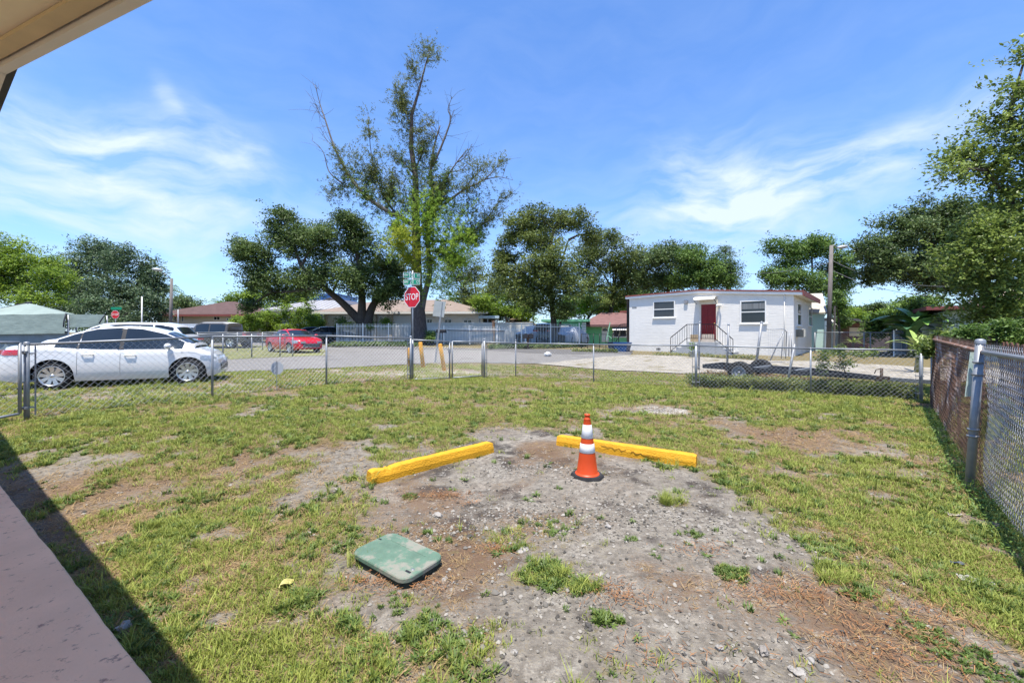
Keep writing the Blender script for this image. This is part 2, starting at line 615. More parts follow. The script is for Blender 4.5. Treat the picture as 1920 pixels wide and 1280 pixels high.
def ground_material():
    m = bpy.data.materials.new('turf_and_marl')
    m.use_nodes = True
    nt = m.node_tree
    N, L = nt.nodes, nt.links
    b = N['Principled BSDF']
    b.inputs['Roughness'].default_value = 0.95
    b.inputs['Specular IOR Level'].default_value = 0.1
    at = N.new('ShaderNodeAttribute')
    at.attribute_name = 'mask'
    sp = N.new('ShaderNodeSeparateColor')
    L.new(at.outputs['Color'], sp.inputs[0])
    tc = N.new('ShaderNodeTexCoord')

    def noise(scale, detail=6, rough=.65):
        n = N.new('ShaderNodeTexNoise')
        n.inputs['Scale'].default_value = scale
        n.inputs['Detail'].default_value = detail
        n.inputs['Roughness'].default_value = rough
        L.new(tc.outputs['Object'], n.inputs['Vector'])
        return n.outputs[0]

    def mth(op, a, b_=None):
        x = N.new('ShaderNodeMath')
        x.operation = op
        for i, v in enumerate((a, b_)):
            if v is None:
                continue
            if isinstance(v, (int, float)):
                x.inputs[i].default_value = v
            else:
                L.new(v, x.inputs[i])
        return x.outputs[0]

    def step(v, lo, hi):
        r = N.new('ShaderNodeMapRange')
        r.interpolation_type = 'SMOOTHSTEP'
        r.inputs[1].default_value, r.inputs[2].default_value = lo, hi
        L.new(v, r.inputs[0])
        return r.outputs[0]

    def mix(f, a, c):
        x = N.new('ShaderNodeMix')
        x.data_type = 'RGBA'
        L.new(f, x.inputs['Factor'])
        for nm, v in (('A', a), ('B', c)):
            if isinstance(v, tuple):
                x.inputs[nm].default_value = v + (1,)
            else:
                L.new(v, x.inputs[nm])
        return x.outputs['Result']
    nf, nm_, nl = noise(55, 8, .7), noise(14), noise(3.0)
    nn = mth('SUBTRACT', nf, .5)
    nq = mth('SUBTRACT', nm_, .5)
    soil = mix(step(nm_, .35, .65), (.15, .132, .109), (.255, .230, .195))
    soil = mix(step(nf, .60, .70), soil, (.37, .35, .32))
    dk = mth('ADD', sp.outputs[2], mth('ADD', mth('MULTIPLY', nn, 1.5), mth('MULTIPLY', nq, .9)))
    soil = mix(step(dk, .32, .85), soil, (.060, .052, .047))
    br = mth('ADD', sp.outputs[1], mth('ADD', mth('MULTIPLY', nn, 2.0), mth('MULTIPLY', nq, 1.2)))
    soil = mix(mth('MULTIPLY', step(br, .40, 1.0), .85), soil, (.165, .105, .066))
    gr = mth('ADD', mth('MULTIPLY', sp.outputs[0], 1.25), mth('ADD', mth('MULTIPLY', nn, 1.1), mth('MULTIPLY', nq, 1.3)))
    turf = mix(step(nf, .4, .6), (.115, .098, .042), (.205, .165, .088))
    soil = mix(mth('MULTIPLY', step(gr, .05, .45), .92), soil, turf)
    wh = mth('ADD', at.outputs['Alpha'], mth('ADD', mth('MULTIPLY', nn, 1.6), mth('MULTIPLY', nq, .8)))
    soil = mix(step(wh, .25, .75), soil, (.36, .335, .29))
    L.new(soil, b.inputs['Base Color'])
    vo = N.new('ShaderNodeTexVoronoi')
    vo.inputs['Scale'].default_value = 60
    L.new(tc.outputs['Object'], vo.inputs['Vector'])
    h = mth('ADD', mth('MULTIPLY', nf, 1.0), mth('ADD', mth('MULTIPLY', nm_, 2.0), mth('MULTIPLY', vo.outputs['Distance'], .4)))
    bp = N.new('ShaderNodeBump')
    bp.inputs['Strength'].default_value = .9
    bp.inputs['Distance'].default_value = .02
    L.new(h, bp.inputs['Height'])
    L.new(bp.outputs[0], b.inputs['Normal'])
    return m


GROUND_MAT = ground_material()


def sheet(name, xs, ys, off=0.0, keep=None, rough=True):
    xs, ys = np.asarray(xs, float), np.asarray(ys, float)
    X, Y = np.meshgrid(xs, ys)
    Z = GZ(X, Y) + off
    if rough:
        Z = Z + (fbm(X, Y, 2.2, 4, 21) - .5) * .035 + (fbm(X, Y, 9, 3, 22) - .5) * .018
    V = np.stack([X, Y, Z], -1).reshape(-1, 3)
    ny, nx = X.shape
    i = np.arange(ny * nx).reshape(ny, nx)
    Q = np.stack([i[:-1, :-1], i[:-1, 1:], i[1:, 1:], i[1:, :-1]], -1).reshape(-1, 4)
    if keep is not None:
        c = V[Q].mean(1)
        Q = Q[keep(c[:, 0], c[:, 1])]
    c, br, d, w = masks(V[:, 0], V[:, 1])
    o = np_obj(name, V, Q, GROUND_MAT, smooth=True)
    a = o.data.attributes.new('mask', 'FLOAT_COLOR', 'POINT')
    a.data.foreach_set('color', np.stack([c, br, d, w], -1).astype(np.float32).ravel())
    return tag(o, kind='structure')


ysp = [0.3]
while ysp[-1] < 18.0:
    ysp.append(ysp[-1] + max(0.045, 0.011 * ysp[-1]))
YEND = ysp[-1]
XL, XR = -15.0, 14.0
lawn = sheet('lawn', np.arange(XL, XR + .01, 0.07), ysp)
# the rest of the ground out to the horizon, one sheet with a hole under the lawn
gx = sorted(set([XL, XR] + list(np.arange(-60, 61, 2.0)) + [-700, -300, -150, -90, 90, 150, 300, 700]))
gy = sorted(set([0.3, YEND] + [-300, -100, -40, -20, -10, -5] + list(np.arange(2, 60, 2.0)) + [60, 70, 85, 100, 150, 300, 800]))
ground = sheet('ground', gx, gy, 0.0, keep=lambda x, y: ~((x > XL) & (x < XR) & (y > .3) & (y < YEND)), rough=False)


def flat(name, pix, mat, off, kind='structure', cell=.5, pts=None, jit=.35):
    """a thin sheet following the ground inside a polygon given in photo pixels"""
    poly = pts or gp(pix)
    bm = bmesh.new()
    bm.faces.new([bm.verts.new((x, y, 0)) for x, y in poly])
    xs = [p[0] for p in poly]
    ys = [p[1] for p in poly]
    for lo, hi, nrm, k in ((min(xs), max(xs), (1, 0, 0), 0), (min(ys), max(ys), (0, 1, 0), 1)):
        t = lo + cell
        while t < hi:
            co = (t, 0, 0) if k == 0 else (0, t, 0)
            bmesh.ops.bisect_plane(bm, geom=bm.verts[:] + bm.edges[:] + bm.faces[:], plane_co=co, plane_no=nrm)
            t += cell
    for v in bm.verts:
        if v.is_boundary:
            v.co += Vector((mnoise.noise(v.co * .9), mnoise.noise(v.co * .9 + Vector((9, 3, 0))), 0)) * jit
        v.co.z = gz(v.co.x, v.co.y) + off
    mb = MB()
    mb.bm(bm)
    o = mb.build(name, mat)
    return tag(o, kind=kind)


asphalt = M('asphalt', (.175, .167, .158), .95, var=.12, scale=3, bump=.4, bscale=120, spec=.15, spots=((.135, .127, .12), .7, .56))
asphalt_dark = M('worn_asphalt', (.115, .11, .107), .95, var=.15, scale=3, bump=.4, bscale=120, spec=.15)
shell_rock = M('shell_rock_drive', (.275, .252, .215), .97, var=.25, scale=3.2, bump=.6, bscale=60, spec=.1, spots=((.15, .125, .06), 1.3, .55))
flat('road', [(-900, 712), (0, 706), (300, 700), (420, 698), (640, 690), (800, 682), (910, 680), (1025, 682), (1100, 673), (1185, 666), (1180, 657), (1075, 658), (975, 659), (912, 655),
              (762, 654), (615, 651), (600, 644), (420, 642), (0, 642), (-900, 645)], asphalt, .026)
flat('corner_lawn', [(80, 668), (250, 672), (425, 675), (610, 667), (608, 656), (470, 647), (330, 648), (80, 655)], M('corner_turf', (.145, .15, .055), .95, var=.35, scale=1.2, bump=.5, spots=((.24, .19, .105), .9, .55)), .034)
flat('driveway', [(1010, 683), (1100, 673), (1185, 666), (1260, 667), (1400, 676), (1530, 678), (1700, 688), (2000, 700), (2000, 725), (1700, 712), (1500, 700), (1300, 701), (1150, 695)], shell_rock, .030)
flat('side_lane', [(1420, 655), (1560, 658), (1700, 663), (2100, 672), (2100, 660), (1700, 652), (1560, 650), (1430, 650)], shell_rock, .028)
flat('street_crossing', [(615, 650), (762, 656), (912, 657), (975, 661), (1040, 664), (1185, 664), (1185, 657), (912, 654), (615, 647)], asphalt_dark, .036)

# ---- grass and weeds: blades as small tufts spread over the turf by its own cover
TEMPL = bpy.data.collections.new('tuft_shapes')


def tuft(name, n, h, spread, w, mat, lean=.5, flat_=0.0, seed=0, curl=.5):
    r = np.random.default_rng(seed)
    V, Q, T = [], [], []
    for i in range(n):
        a = r.uniform(0, 2 * math.pi)
        rad = spread * math.sqrt(r.uniform())
        bx, by = rad * math.cos(a), rad * math.sin(a)
        da = r.uniform(0, 2 * math.pi)
        l = h * r.uniform(.55, 1.15)
        ln = lean * r.uniform(.3, 1.3)
        ww = w * r.uniform(.7, 1.3)
        sx, sy = -math.sin(da) * ww / 2, math.cos(da) * ww / 2
        t = r.uniform()
        k = len(V)
        for q, (f, wf) in enumerate(((0, .8), (.55, 1), (1, .12))):
            o = l * ln * f ** 1.6
            z = l * (f * (1 - flat_) + .02) * (1 - curl * ln * .35 * f)
            cx, cy = bx + math.cos(da) * o, by + math.sin(da) * o
            V += [(cx - sx * wf, cy - sy * wf, z), (cx + sx * wf, cy + sy * wf, z)]
            T += [t, t]
        Q += [(k, k + 1, k + 3, k + 2), (k + 2, k + 3, k + 5, k + 4)]
    o = np_obj(name, V, Q, mat, tint=T)
    COL.objects.unlink(o)
    return o


def scatter(name, pts, scale, shapes, seed):
    """one stuff object: tufts set out over the given ground points"""
    r = np.random.default_rng(seed)
    c = bpy.data.collections.new(name + '_shapes')
    for s in shapes:
        c.objects.link(s)
    me = bpy.data.meshes.new(name)
    me.vertices.add(len(pts))
    me.vertices.foreach_set('co', np.asarray(pts, np.float32).ravel())
    a = me.attributes.new('size', 'FLOAT', 'POINT')
    a.data.foreach_set('value', np.asarray(scale, np.float32))
    rot = np.zeros((len(pts), 3), np.float32)
    rot[:, 2] = r.uniform(0, 6.283, len(pts))
    rot[:, 0] = r.normal(0, .12, len(pts))
    rot[:, 1] = r.normal(0, .12, len(pts))
    a = me.attributes.new('turn', 'FLOAT_VECTOR', 'POINT')
    a.data.foreach_set('vector', rot.ravel())
    o = bpy.data.objects.new(name, me)
    COL.objects.link(o)
    ng = bpy.data.node_groups.new(name, 'GeometryNodeTree')
    ng.interface.new_socket('Geometry', in_out='INPUT', socket_type='NodeSocketGeometry')
    ng.interface.new_socket('Geometry', in_out='OUTPUT', socket_type='NodeSocketGeometry')
    N, L = ng.nodes, ng.links
    gi, go = N.new('NodeGroupInput'), N.new('NodeGroupOutput')
    ip = N.new('GeometryNodeInstanceOnPoints')
    ci = N.new('GeometryNodeCollectionInfo')
    ci.inputs['Collection'].default_value = c
    ci.inputs['Separate Children'].default_value = True
    ci.inputs['Reset Children'].default_value = True
    a1 = N.new('GeometryNodeInputNamedAttribute')
    a1.data_type = 'FLOAT'
    a1.inputs['Name'].default_value = 'size'
    a2 = N.new('GeometryNodeInputNamedAttribute')
    a2.data_type = 'FLOAT_VECTOR'
    a2.inputs['Name'].default_value = 'turn'
    m2p = N.new('GeometryNodeMeshToPoints')
    L.new(gi.outputs[0], m2p.inputs['Mesh'])
    L.new(m2p.outputs[0], ip.inputs['Points'])
    L.new(ci.outputs[0], ip.inputs['Instance'])
    ip.inputs['Pick Instance'].default_value = True
    rv = N.new('FunctionNodeRandomValue')
    rv.data_type = 'INT'
    for s_ in rv.inputs:
        if s_.type == 'INT' and s_.name == 'Max':
            s_.default_value = max(0, len(shapes) - 1)
    outs = [s_ for s_ in rv.outputs if s_.type == 'INT']
    L.new(outs[0], ip.inputs['Instance Index'])
    L.new(a1.outputs[0], ip.inputs['Scale'])
    e2r = N.new('FunctionNodeEulerToRotation')
    L.new(a2.outputs[0], e2r.inputs[0])
    L.new(e2r.outputs[0], ip.inputs['Rotation'])
    L.new(ip.outputs[0], go.inputs[0])
    md = o.modifiers.new('spread', 'NODES')
    md.node_group = ng
    return tag(o, kind='stuff')


grass_g = leaf_mat('grass_green', (.125, .170, .024), (.37, .405, .095), .3, .6, .25, random_obj=True)
grass_d = leaf_mat('grass_dry', (.22, .145, .07), (.40, .29, .155), .2, .8, .1, random_obj=True)
grass_w = leaf_mat('weed_green', (.05, .095, .018), (.175, .24, .055), .3, .5, .35, random_obj=True)

T_g = [tuft('blade_tuft', 16, .042, .05, .0052, grass_g, .8, seed=1), tuft('blade_tuft', 14, .055, .045, .005, grass_g, .7, seed=2), tuft('blade_tuft', 18, .032, .06, .0055, grass_g, 1.0, seed=3)]
T_d = [tuft('straw_tuft', 12, .055, .06, .0036, grass_d, 1.6, .55, seed=4), tuft('straw_tuft', 12, .045, .07, .0036, grass_d, 2.0, .7, seed=5)]
T_w = [tuft('weed_tuft', 13, .05, .02, .013, grass_w, 1.2, .35, seed=6), tuft('weed_tuft', 16, .07, .03, .010, grass_w, .9, .2, seed=7)]
T_t = [tuft('tall_tuft', 16, .13, .02, .0055, grass_g, .8, seed=8), tuft('tall_tuft', 12, .17, .02, .0045, grass_g, 1.0, seed=9)]

SLAB_LINE = ((-5.26, 4.16), (-1.58, 1.79))


def ground_pts(n, ylo, yhi, seed, half=1.34, right=1.34):
    r = np.random.default_rng(seed)
    Y = np.sqrt(r.uniform(ylo ** 2, yhi ** 2, n))
    X = r.uniform(-half, right, n) * Y
    (x0, y0), (x1, y1) = SLAB_LINE
    ok = (Y - y0) - (X - x0) * (y1 - y0) / (x1 - x0) > 0.03
    return X[ok], Y[ok], r


RIGHT_RUN = ((2.6, 1.66), (9.25, 9.0))


def spread_turf():
    gp_, gs, dp, ds, wp, ws, tp, ts = [], [], [], [], [], [], [], []
    for (n, lo, hi, sc) in ((30000, 1.6, 3.6, .78), (42000, 3.6, 7.5, 1.0), (52000, 7.5, 13.6, 1.35), (15000, 13.6, 17.0, 1.7)):
        X, Y, r = ground_pts(int(n * 1.13), lo, hi, int(lo * 10), right=1.72)
        c, b, d, w = masks(X, Y)
        # the street and drives carry no turf
        px = 960 + F * X / Y
        py = HOR + F * (CH - GZ(X, Y)) / Y
        rd = np.where(px < 1000, np.interp(px, [-900, 0, 300, 420, 640, 800, 910, 1025], [712, 706, 700, 698, 690, 682, 680, 684]), np.interp(px, [1000, 1150, 1300, 1500, 1700, 2000], [684, 696, 702, 701, 713, 726]))
        ok = py > rd + 1
        X, Y, c, b, w = X[ok], Y[ok], c[ok], b[ok], w[ok]
        Z = GZ(X, Y) + (fbm(X, Y, 2.2, 4, 21) - .5) * .035 + (fbm(X, Y, 9, 3, 22) - .5) * .018
        u = r.uniform(size=len(X))
        v = r.uniform(size=len(X))
        g = (u < c * 1.05) & (v > b * .62)
        outside = poly_sd(X, Y, BARE) < -.1
        dd = (~g) & (u < np.where(outside, c + b * .30 + .10, c * .7 + np.clip(b - .55, 0, 1) * .22)) & (v < .45 + b)
        clump = fbm(X, Y, 3.3, 4, 33)
        wd = (r.uniform(size=len(X)) < np.clip((clump - .52) * 3.5, 0, .5) * (c > .12) + .004) & (Y < 11)
        tl = (r.uniform(size=len(X)) < .010 + .045 * (clump > .62)) & (c > .12) & (Y < 12)
        pts = np.stack([X, Y, Z - .004], -1)
        for sel, pl, sl, k in ((g, gp_, gs, 1.0), (dd, dp, ds, 1.0), (wd, wp, ws, .9), (tl, tp, ts, .8)):
            pl.append(pts[sel])
            sl.append(sc * k * r.uniform(.6, 1.35, sel.sum()))
    # clumps that stand out in the bare patch and along the porch, placed one by one
    r = np.random.default_rng(99)
    for (px, py, n, rad, k) in ((1258, 943, 42, .11, 1.3), (1020, 1078, 70, .16, .9), (1095, 1100, 30, .08, .8), (1370, 1075, 45, .1, .6), (1130, 1160, 22, .05, .9), (1165, 1165, 8, .02, .7), (800, 998, 12, .02, .7),
                                (1560, 1080, 40, .12, 1.0), (1620, 1110, 20, .07, .9), (290, 990, 16, .05, 1.2), (880, 1215, 40, .12, .7), (1730, 1190, 40, .14, .6), (1840, 1250, 50, .16, .7), (600, 1010, 60, .3, .9),
                                (1700, 905, 10, .05, 1.5), (770, 930, 20, .07, .7), (1300, 1000, 20, .07, .6), (1190, 1010, 9, .03, .5), (650, 900, 20, .12, .6), (900, 836, 24, .12, .6), (740, 1130, 22, .1, .6), (1085, 880, 6, .03, .7)):
        c = G(px, py)
        a, q = r.uniform(0, 6.283, n), rad * np.sqrt(r.uniform(size=n))
        X, Y = c.x + q * np.cos(a), c.y + q * np.sin(a)
        pts = np.stack([X, Y, GZ(X, Y) + (fbm(X, Y, 2.2, 4, 21) - .5) * .035], -1)
        tall = k >= 1.0
        (tp if tall else wp).append(pts)
        (ts if tall else ws).append(k * r.uniform(.5, 1.0, n) * (.6 if tall else 1))
    scatter('grass', np.concatenate(gp_), np.concatenate(gs), T_g, 1)
    scatter('dry_grass', np.concatenate(dp), np.concatenate(ds), T_d, 2)
    scatter('lawn_weeds', np.concatenate(wp), np.concatenate(ws), T_w, 3)
    scatter('tall_grass', np.concatenate(tp), np.concatenate(ts), T_t, 4)


spread_turf()


def pebbles():
    """loose gravel on the bare patch"""
    X, Y, r = ground_pts(46000, 1.7, 8.5, 77)
    c, b, d, w = masks(X, Y)
    ok = (r.uniform(size=len(X)) < np.clip(.6 - c * 1.6, 0, 1) * .75 + w * .5) & (fbm(X, Y, 2.0, 3, 44) > .36)
    X, Y = X[ok], Y[ok]
    zone = np.zeros(len(X), bool)
    for (px, py, rx, ry, k) in ((980, 975, .75, .42, 2300), (1230, 960, .6, .35, 1100), (1000, 880, .7, .3, 900), (820, 1000, .3, .25, 350), (1080, 1120, .6, .3, 600), (1420, 1010, .6, .4, 700), (1420, 1215, .3, .2, 260), (880, 1190, .3, .2, 260), (1232, 768, .35, .3, 900)):
        c_ = G(px, py)
        k = int(k * .62)
        X = np.concatenate([X, c_.x + r.normal(0, rx * .6, k)])
        Y = np.concatenate([Y, c_.y + r.normal(0, ry * .6, k)])
        zone = np.concatenate([zone, np.ones(k, bool)])
    n = len(X)
    s = zone * .0025 * r.uniform(size=n) + .004 + .012 * r.uniform(size=n) ** 3 + (r.uniform(size=n) < .04 + .02 * zone) * r.uniform(.003, .016, n)
    Z = GZ(X, Y) + (fbm(X, Y, 2.2, 4, 21) - .5) * .035 + (fbm(X, Y, 9, 3, 22) - .5) * .018
    oct_ = np.array([(1, 0, .1), (.5, .87, .1), (-.5, .87, .1), (-1, 0, .1), (-.5, -.87, .1), (.5, -.87, .1), (.45, .1, .62), (-.2, .4, .66), (-.25, -.38, .6)], float)
    J = oct_[None] * (1 + r.normal(0, .16, (n, 9, 1))) * s[:, None, None]
    a = r.uniform(0, 6.28, n)
    x = J[..., 0] * np.cos(a)[:, None] - J[..., 1] * np.sin(a)[:, None] * .7
    y = J[..., 0] * np.sin(a)[:, None] + J[..., 1] * np.cos(a)[:, None] * .7
    V = np.stack([x + X[:, None], y + Y[:, None], J[..., 2] + Z[:, None] + .002], -1).reshape(-1, 3)
    T = np.array([(0, 1, 6), (1, 7, 6), (1, 2, 7), (2, 3, 7), (3, 8, 7), (3, 4, 8), (4, 5, 8), (5, 6, 8), (5, 0, 6), (6, 7, 8)])
    Q = (T[None] + (np.arange(n) * 9)[:, None, None]).reshape(-1, 3)
    t = np.repeat(np.clip(r.normal(.62, .30, n), 0, 1.25) * (.22 + .78 * (r.uniform(size=n) > .2)), 9)
    tag(np_obj('gravel', V, Q, leaf_mat('gravel_stone', (.04, .037, .033), (.285, .265, .235), 0.0, .9, .1), tint=t, smooth=True), kind='stuff')


pebbles()


def straw():
    """dead pine needles and dry stems lying about in drifts"""
    r = np.random.default_rng(5)
    V, Q, T = [], [], []
    spots = [(830, 930, 330, .34, .09), (1640, 1150, 420, .55, .22), (1480, 1110, 320, .4, .16), (930, 1033, 120, .12, .08), (1700, 1230, 380, .5, .2), (1180, 1130, 90, .3, .1), (1250, 1230, 110, .35, .15),
             (760, 1100, 160, .3, .1), (1160, 1110, 120, .15, .12), (1480, 820, 300, .8, .4), (880, 945, 60, .1, .05), (1590, 1010, 100, .3, .2), (1320, 1030, 120, .3, .12), (690, 1090, 120, .2, .06)]
    for (px, py, n, rx, ry) in spots:
        c = G(px, py)
        for _ in range(n):
            x, y = c.x + r.normal(0, rx * .55), c.y + r.normal(0, ry * .55)
            a = r.uniform(0, 6.28)
            l = r.uniform(.015, .05)
            z = gz(x, y) + .012 + r.uniform(0, .018)
            dx, dy = math.cos(a) * l, math.sin(a) * l
            wx, wy = -math.sin(a) * .0016, math.cos(a) * .0016
            z2 = z + r.normal(0, .008)
            k = len(V)
            V += [(x - wx, y - wy, z), (x + wx, y + wy, z + .001), (x + dx + wx, y + dy + wy, z2), (x + dx - wx, y + dy - wy, z2)]
            Q.append((k, k + 1, k + 2, k + 3))
            T += [r.uniform()] * 4
    tag(np_obj('dry_straw', V, Q, leaf_mat('straw', (.15, .065, .028), (.36, .19, .09), .1, .85, .1), tint=T), kind='stuff')


straw()
# ------------------------------------------------------------------ metals and paints used all over
galv = M('galvanised_steel', (.25, .265, .285), .5, .45, var=.15, scale=9)
galv_dull = M('weathered_steel', (.27, .28, .30), .6, .5, var=.2, scale=12)
wire_m = M('fence_wire', (.47, .48, .50), .45, .55, var=.1, scale=4)
white_p = M('white_paint', (.76, .745, .71), .6, var=.05, scale=3)
black_p = M('black_paint', (.018, .018, .02), .5, var=.2)
dark_glass = M('dark_window_glass', (.018, .022, .026), .06, var=.3, scale=1.2, spec=.6)
glass_grey = M('grey_window_glass', (.05, .058, .065), .08, var=.3, scale=1.0, spec=.6)


def post_h(px, base, top):
    g = G(px, base)
    return g, (base - top) / F * g.y


def wire_mesh(segs, r):
    """three-sided wires for an (n,2,3) array of segments"""
    S = np.asarray(segs, float)
    d = S[:, 1] - S[:, 0]
    d /= np.linalg.norm(d, axis=1)[:, None] + 1e-9
    ref = np.where(np.abs(d[:, 2:3]) > .9, np.array([[1., 0, 0]]), np.array([[0, 0, 1.]]))
    u = np.cross(d, ref)
    u /= np.linalg.norm(u, axis=1)[:, None] + 1e-9
    w = np.cross(d, u)
    V = []
    for e in (0, 1):
        for k in range(3):
            a = 2 * math.pi * k / 3
            V.append(S[:, e] + (u * math.cos(a) + w * math.sin(a)) * r)
    V = np.stack(V, 1).reshape(-1, 3)
    q = np.array([(0, 1, 4, 3), (1, 2, 5, 4), (2, 0, 3, 5)])
    Q = (q[None] + (np.arange(len(S)) * 6)[:, None, None]).reshape(-1, 4)
    return V, Q


def chain_link(name, p0, p1, h0, h1, parent, pitch=.10, r=.0021, lift=.03, twist=0.0, bulge=0.0, mat=None, offs=0.0, spikes=True):
    """woven wire between two posts: zigzag wires that hook into each other, twisted barbs along the top"""
    p0, p1 = np.array(p0[:2], float), np.array(p1[:2], float)
    L = np.linalg.norm(p1 - p0)
    t = (p1 - p0) / L
    nrm = np.array([-t[1], t[0]])
    hp = pitch / 2
    nx = int(L / hp)
    i = np.arange(nx)[:, None]
    H = min(h0, h1)
    nz = int((H - lift) / hp)
    j = np.arange(nz + 1)[None]
    x = (i + ((j + i) % 2)) * hp
    zt = (h0 + (h1 - h0) * x / L)
    z = lift + j / nz * (zt - lift)
    y = offs + ((i % 2) - .5) * r * 1.6 + bulge * np.sin(x * 2.3 + j * .12) * np.sin(j / nz * 3.1)
    wx, wy = p0[0] + t[0] * x + nrm[0] * y, p0[1] + t[1] * x + nrm[1] * y
    wz = GZ(wx, wy) + z
    # hang the top edge straight between the posts
    g0, g1 = gz(*p0), gz(*p1)
    straight = (g0 + (g1 - g0) * x / L) + z
    f = j / nz
    wz = wz * (1 - f) + straight * f
    A = np.stack([wx, wy, wz], -1)
    S = np.stack([A[:, :-1], A[:, 1:]], 2).reshape(-1, 2, 3)
    if spikes:
        top = A[::2, -1]
        e = top + np.array([0, 0, .022])
        S = np.concatenate([S, np.stack([top, e + np.array([.006, 0, 0])], 1)])
    V, Q = wire_mesh(S, r)
    return np_obj(name, V, Q, mat or wire_m, parent)


def post(parent, g, h, r, cap=True, name='post', bands=True, top_shift=(0, 0)):
    mb = MB()
    g = Vector(g)
    tp = g + Vector((top_shift[0], top_shift[1], h - .03))
    mb.tube([g + Vector((0, 0, -.12)), tp], r, 12)
    o = mb.build(name, galv, parent, world=True)
    if cap:
        c = MB()
        c.lathe([(r * 1.12, -.03), (r * 1.14, .008), (r * .9, .02), (r * .4, .027), (0, .028)], tp, 12)
        c.build('post_cap', galv, o, world=True)
    return o


def rail(parent, a, b, r=.021, name='top_rail', mat=None):
    mb = MB()
    mb.tube([a, b], r, 10)
    return mb.build(name, mat or galv, parent, world=True)


# front fence, left run from the side gate to the double gate
def front_fence(name, label, posts, terminal):
    g0, _ = post_h(*posts[0][:3])
    t = thing(name, label, 'fence', g0)
    prev = None
    for k, (px, base, top, ry) in enumerate(posts):
        g, h = post_h(px, base, top)
        term = k in terminal
        post(t, g, h, .034 if term else .022)
        rp = Vector((g.x, g.y, CH - (ry - HOR) / F * g.y))
        if prev:
            rail(t, prev[1], rp)
            chain_link('wire_mesh', prev[0], g, prev[1].z - prev[0].z - .01, rp.z - g.z - .01, t, bulge=.012)
            # tension bars and bands where the wire is stretched to the end posts
            for kk, (q, rr) in ((k - 1, prev), (k, (g, rp))):
                if kk in terminal:
                    d = ((g - prev[0]).normalized()) * (.09 if kk == k - 1 else -.09)
                    mb = MB()
                    mb.bar(q + d + Vector((0, 0, .05)), Vector((q.x + d.x, q.y + d.y, rr.z - .02)), .02, .006)
                    for f in (.15, .5, .88):
                        z = q.z + f * (rr.z - q.z)
                        mb.bar(Vector((q.x, q.y, z)) - d * .5, Vector((q.x, q.y, z)) + d * 1.1, .05, .02)
                    mb.build('tension_bar', galv_dull, t, world=True)
        prev = (g, rp)
    return t


front_fence('chain_link_fence', 'grey chain link fence in front of the white sedan, running to the double gate', [(50, 785, 640, 646), (398, 745, 630, 631), (612, 722, 628, 629.5), (770, 713, 629, 634)], {0, 3})
front_fence('chain_link_fence', 'grey chain link fence in front of the white house and the boat trailer',
            [(908, 708, 634, 641), (967, 706, 636, 643), (1113, 716, 644, 645.5), (1305, 728, 643, 648), (1520, 740, 651, 653), (1727, 752, 650, 657)], {0, 3, 5})


def gate_leaf(label, a, b, topa, topb, bota, botb, Za, Zb, group=None, mesh=True):
    """framed leaf between two photo columns"""
    A0, A1 = P(a, bota, Za), P(a, topa, Za)
    B0, B1 = P(b, botb, Zb), P(b, topb, Zb)
    t = thing('fence_gate', label, 'gate', (A0.x, A0.y, gz(A0.x, A0.y)), group=group)
    mb = MB()
    for p, q in ((A0, A1), (B0, B1), (A0, B0), (A1, B1)):
        mb.tube([p, q], .021, 10)
    mb.build('gate_frame', galv, t, world=True)
    za, zb = gz(A0.x, A0.y), gz(B0.x, B0.y)
    chain_link('wire_mesh', A0, B0, A1.z - za - .01, B1.z - zb - .01, t, lift=A0.z - za + .02, spikes=False)
    return t


g770, g908 = G(770, 713), G(908, 708)
Zm = (g770.y * .45 + g908.y * .55)
gl = gate_leaf('left leaf of the double gate, in front of the yellow bollards', 774, 843, 637, 640, 711, 708, g770.y + .1, Zm, 'leaves of the double wire gate')
m = MB()
pz = P(843, 660, Zm)
m.bbox(pz.x - .04, pz.x + .05, pz.y - .06, pz.y - .02, pz.z - .02, pz.z + .1, .01)
m.build('latch', galv_dull, gl, world=True)
gate_leaf('right leaf of the double gate, beside the fence corner post', 848, 904, 640, 641, 708, 704, Zm + .03, g908.y - .05, 'leaves of the double wire gate')
g50 = G(50, 785)
gt = gate_leaf('wire gate at the left edge, in front of the sedan tail lamp', 37, -75, 642, 642, 775, 797, g50.y - .1, g50.y - .55)
for y in (660, 765):
    q = P(44, y, g50.y - .05)
    m = MB()
    m.bbox(q.x - .06, q.x + .06, q.y - .02, q.y + .02, q.z - .02, q.z + .02, .006)
    m.build('hinge', galv_dull, gt, world=True)

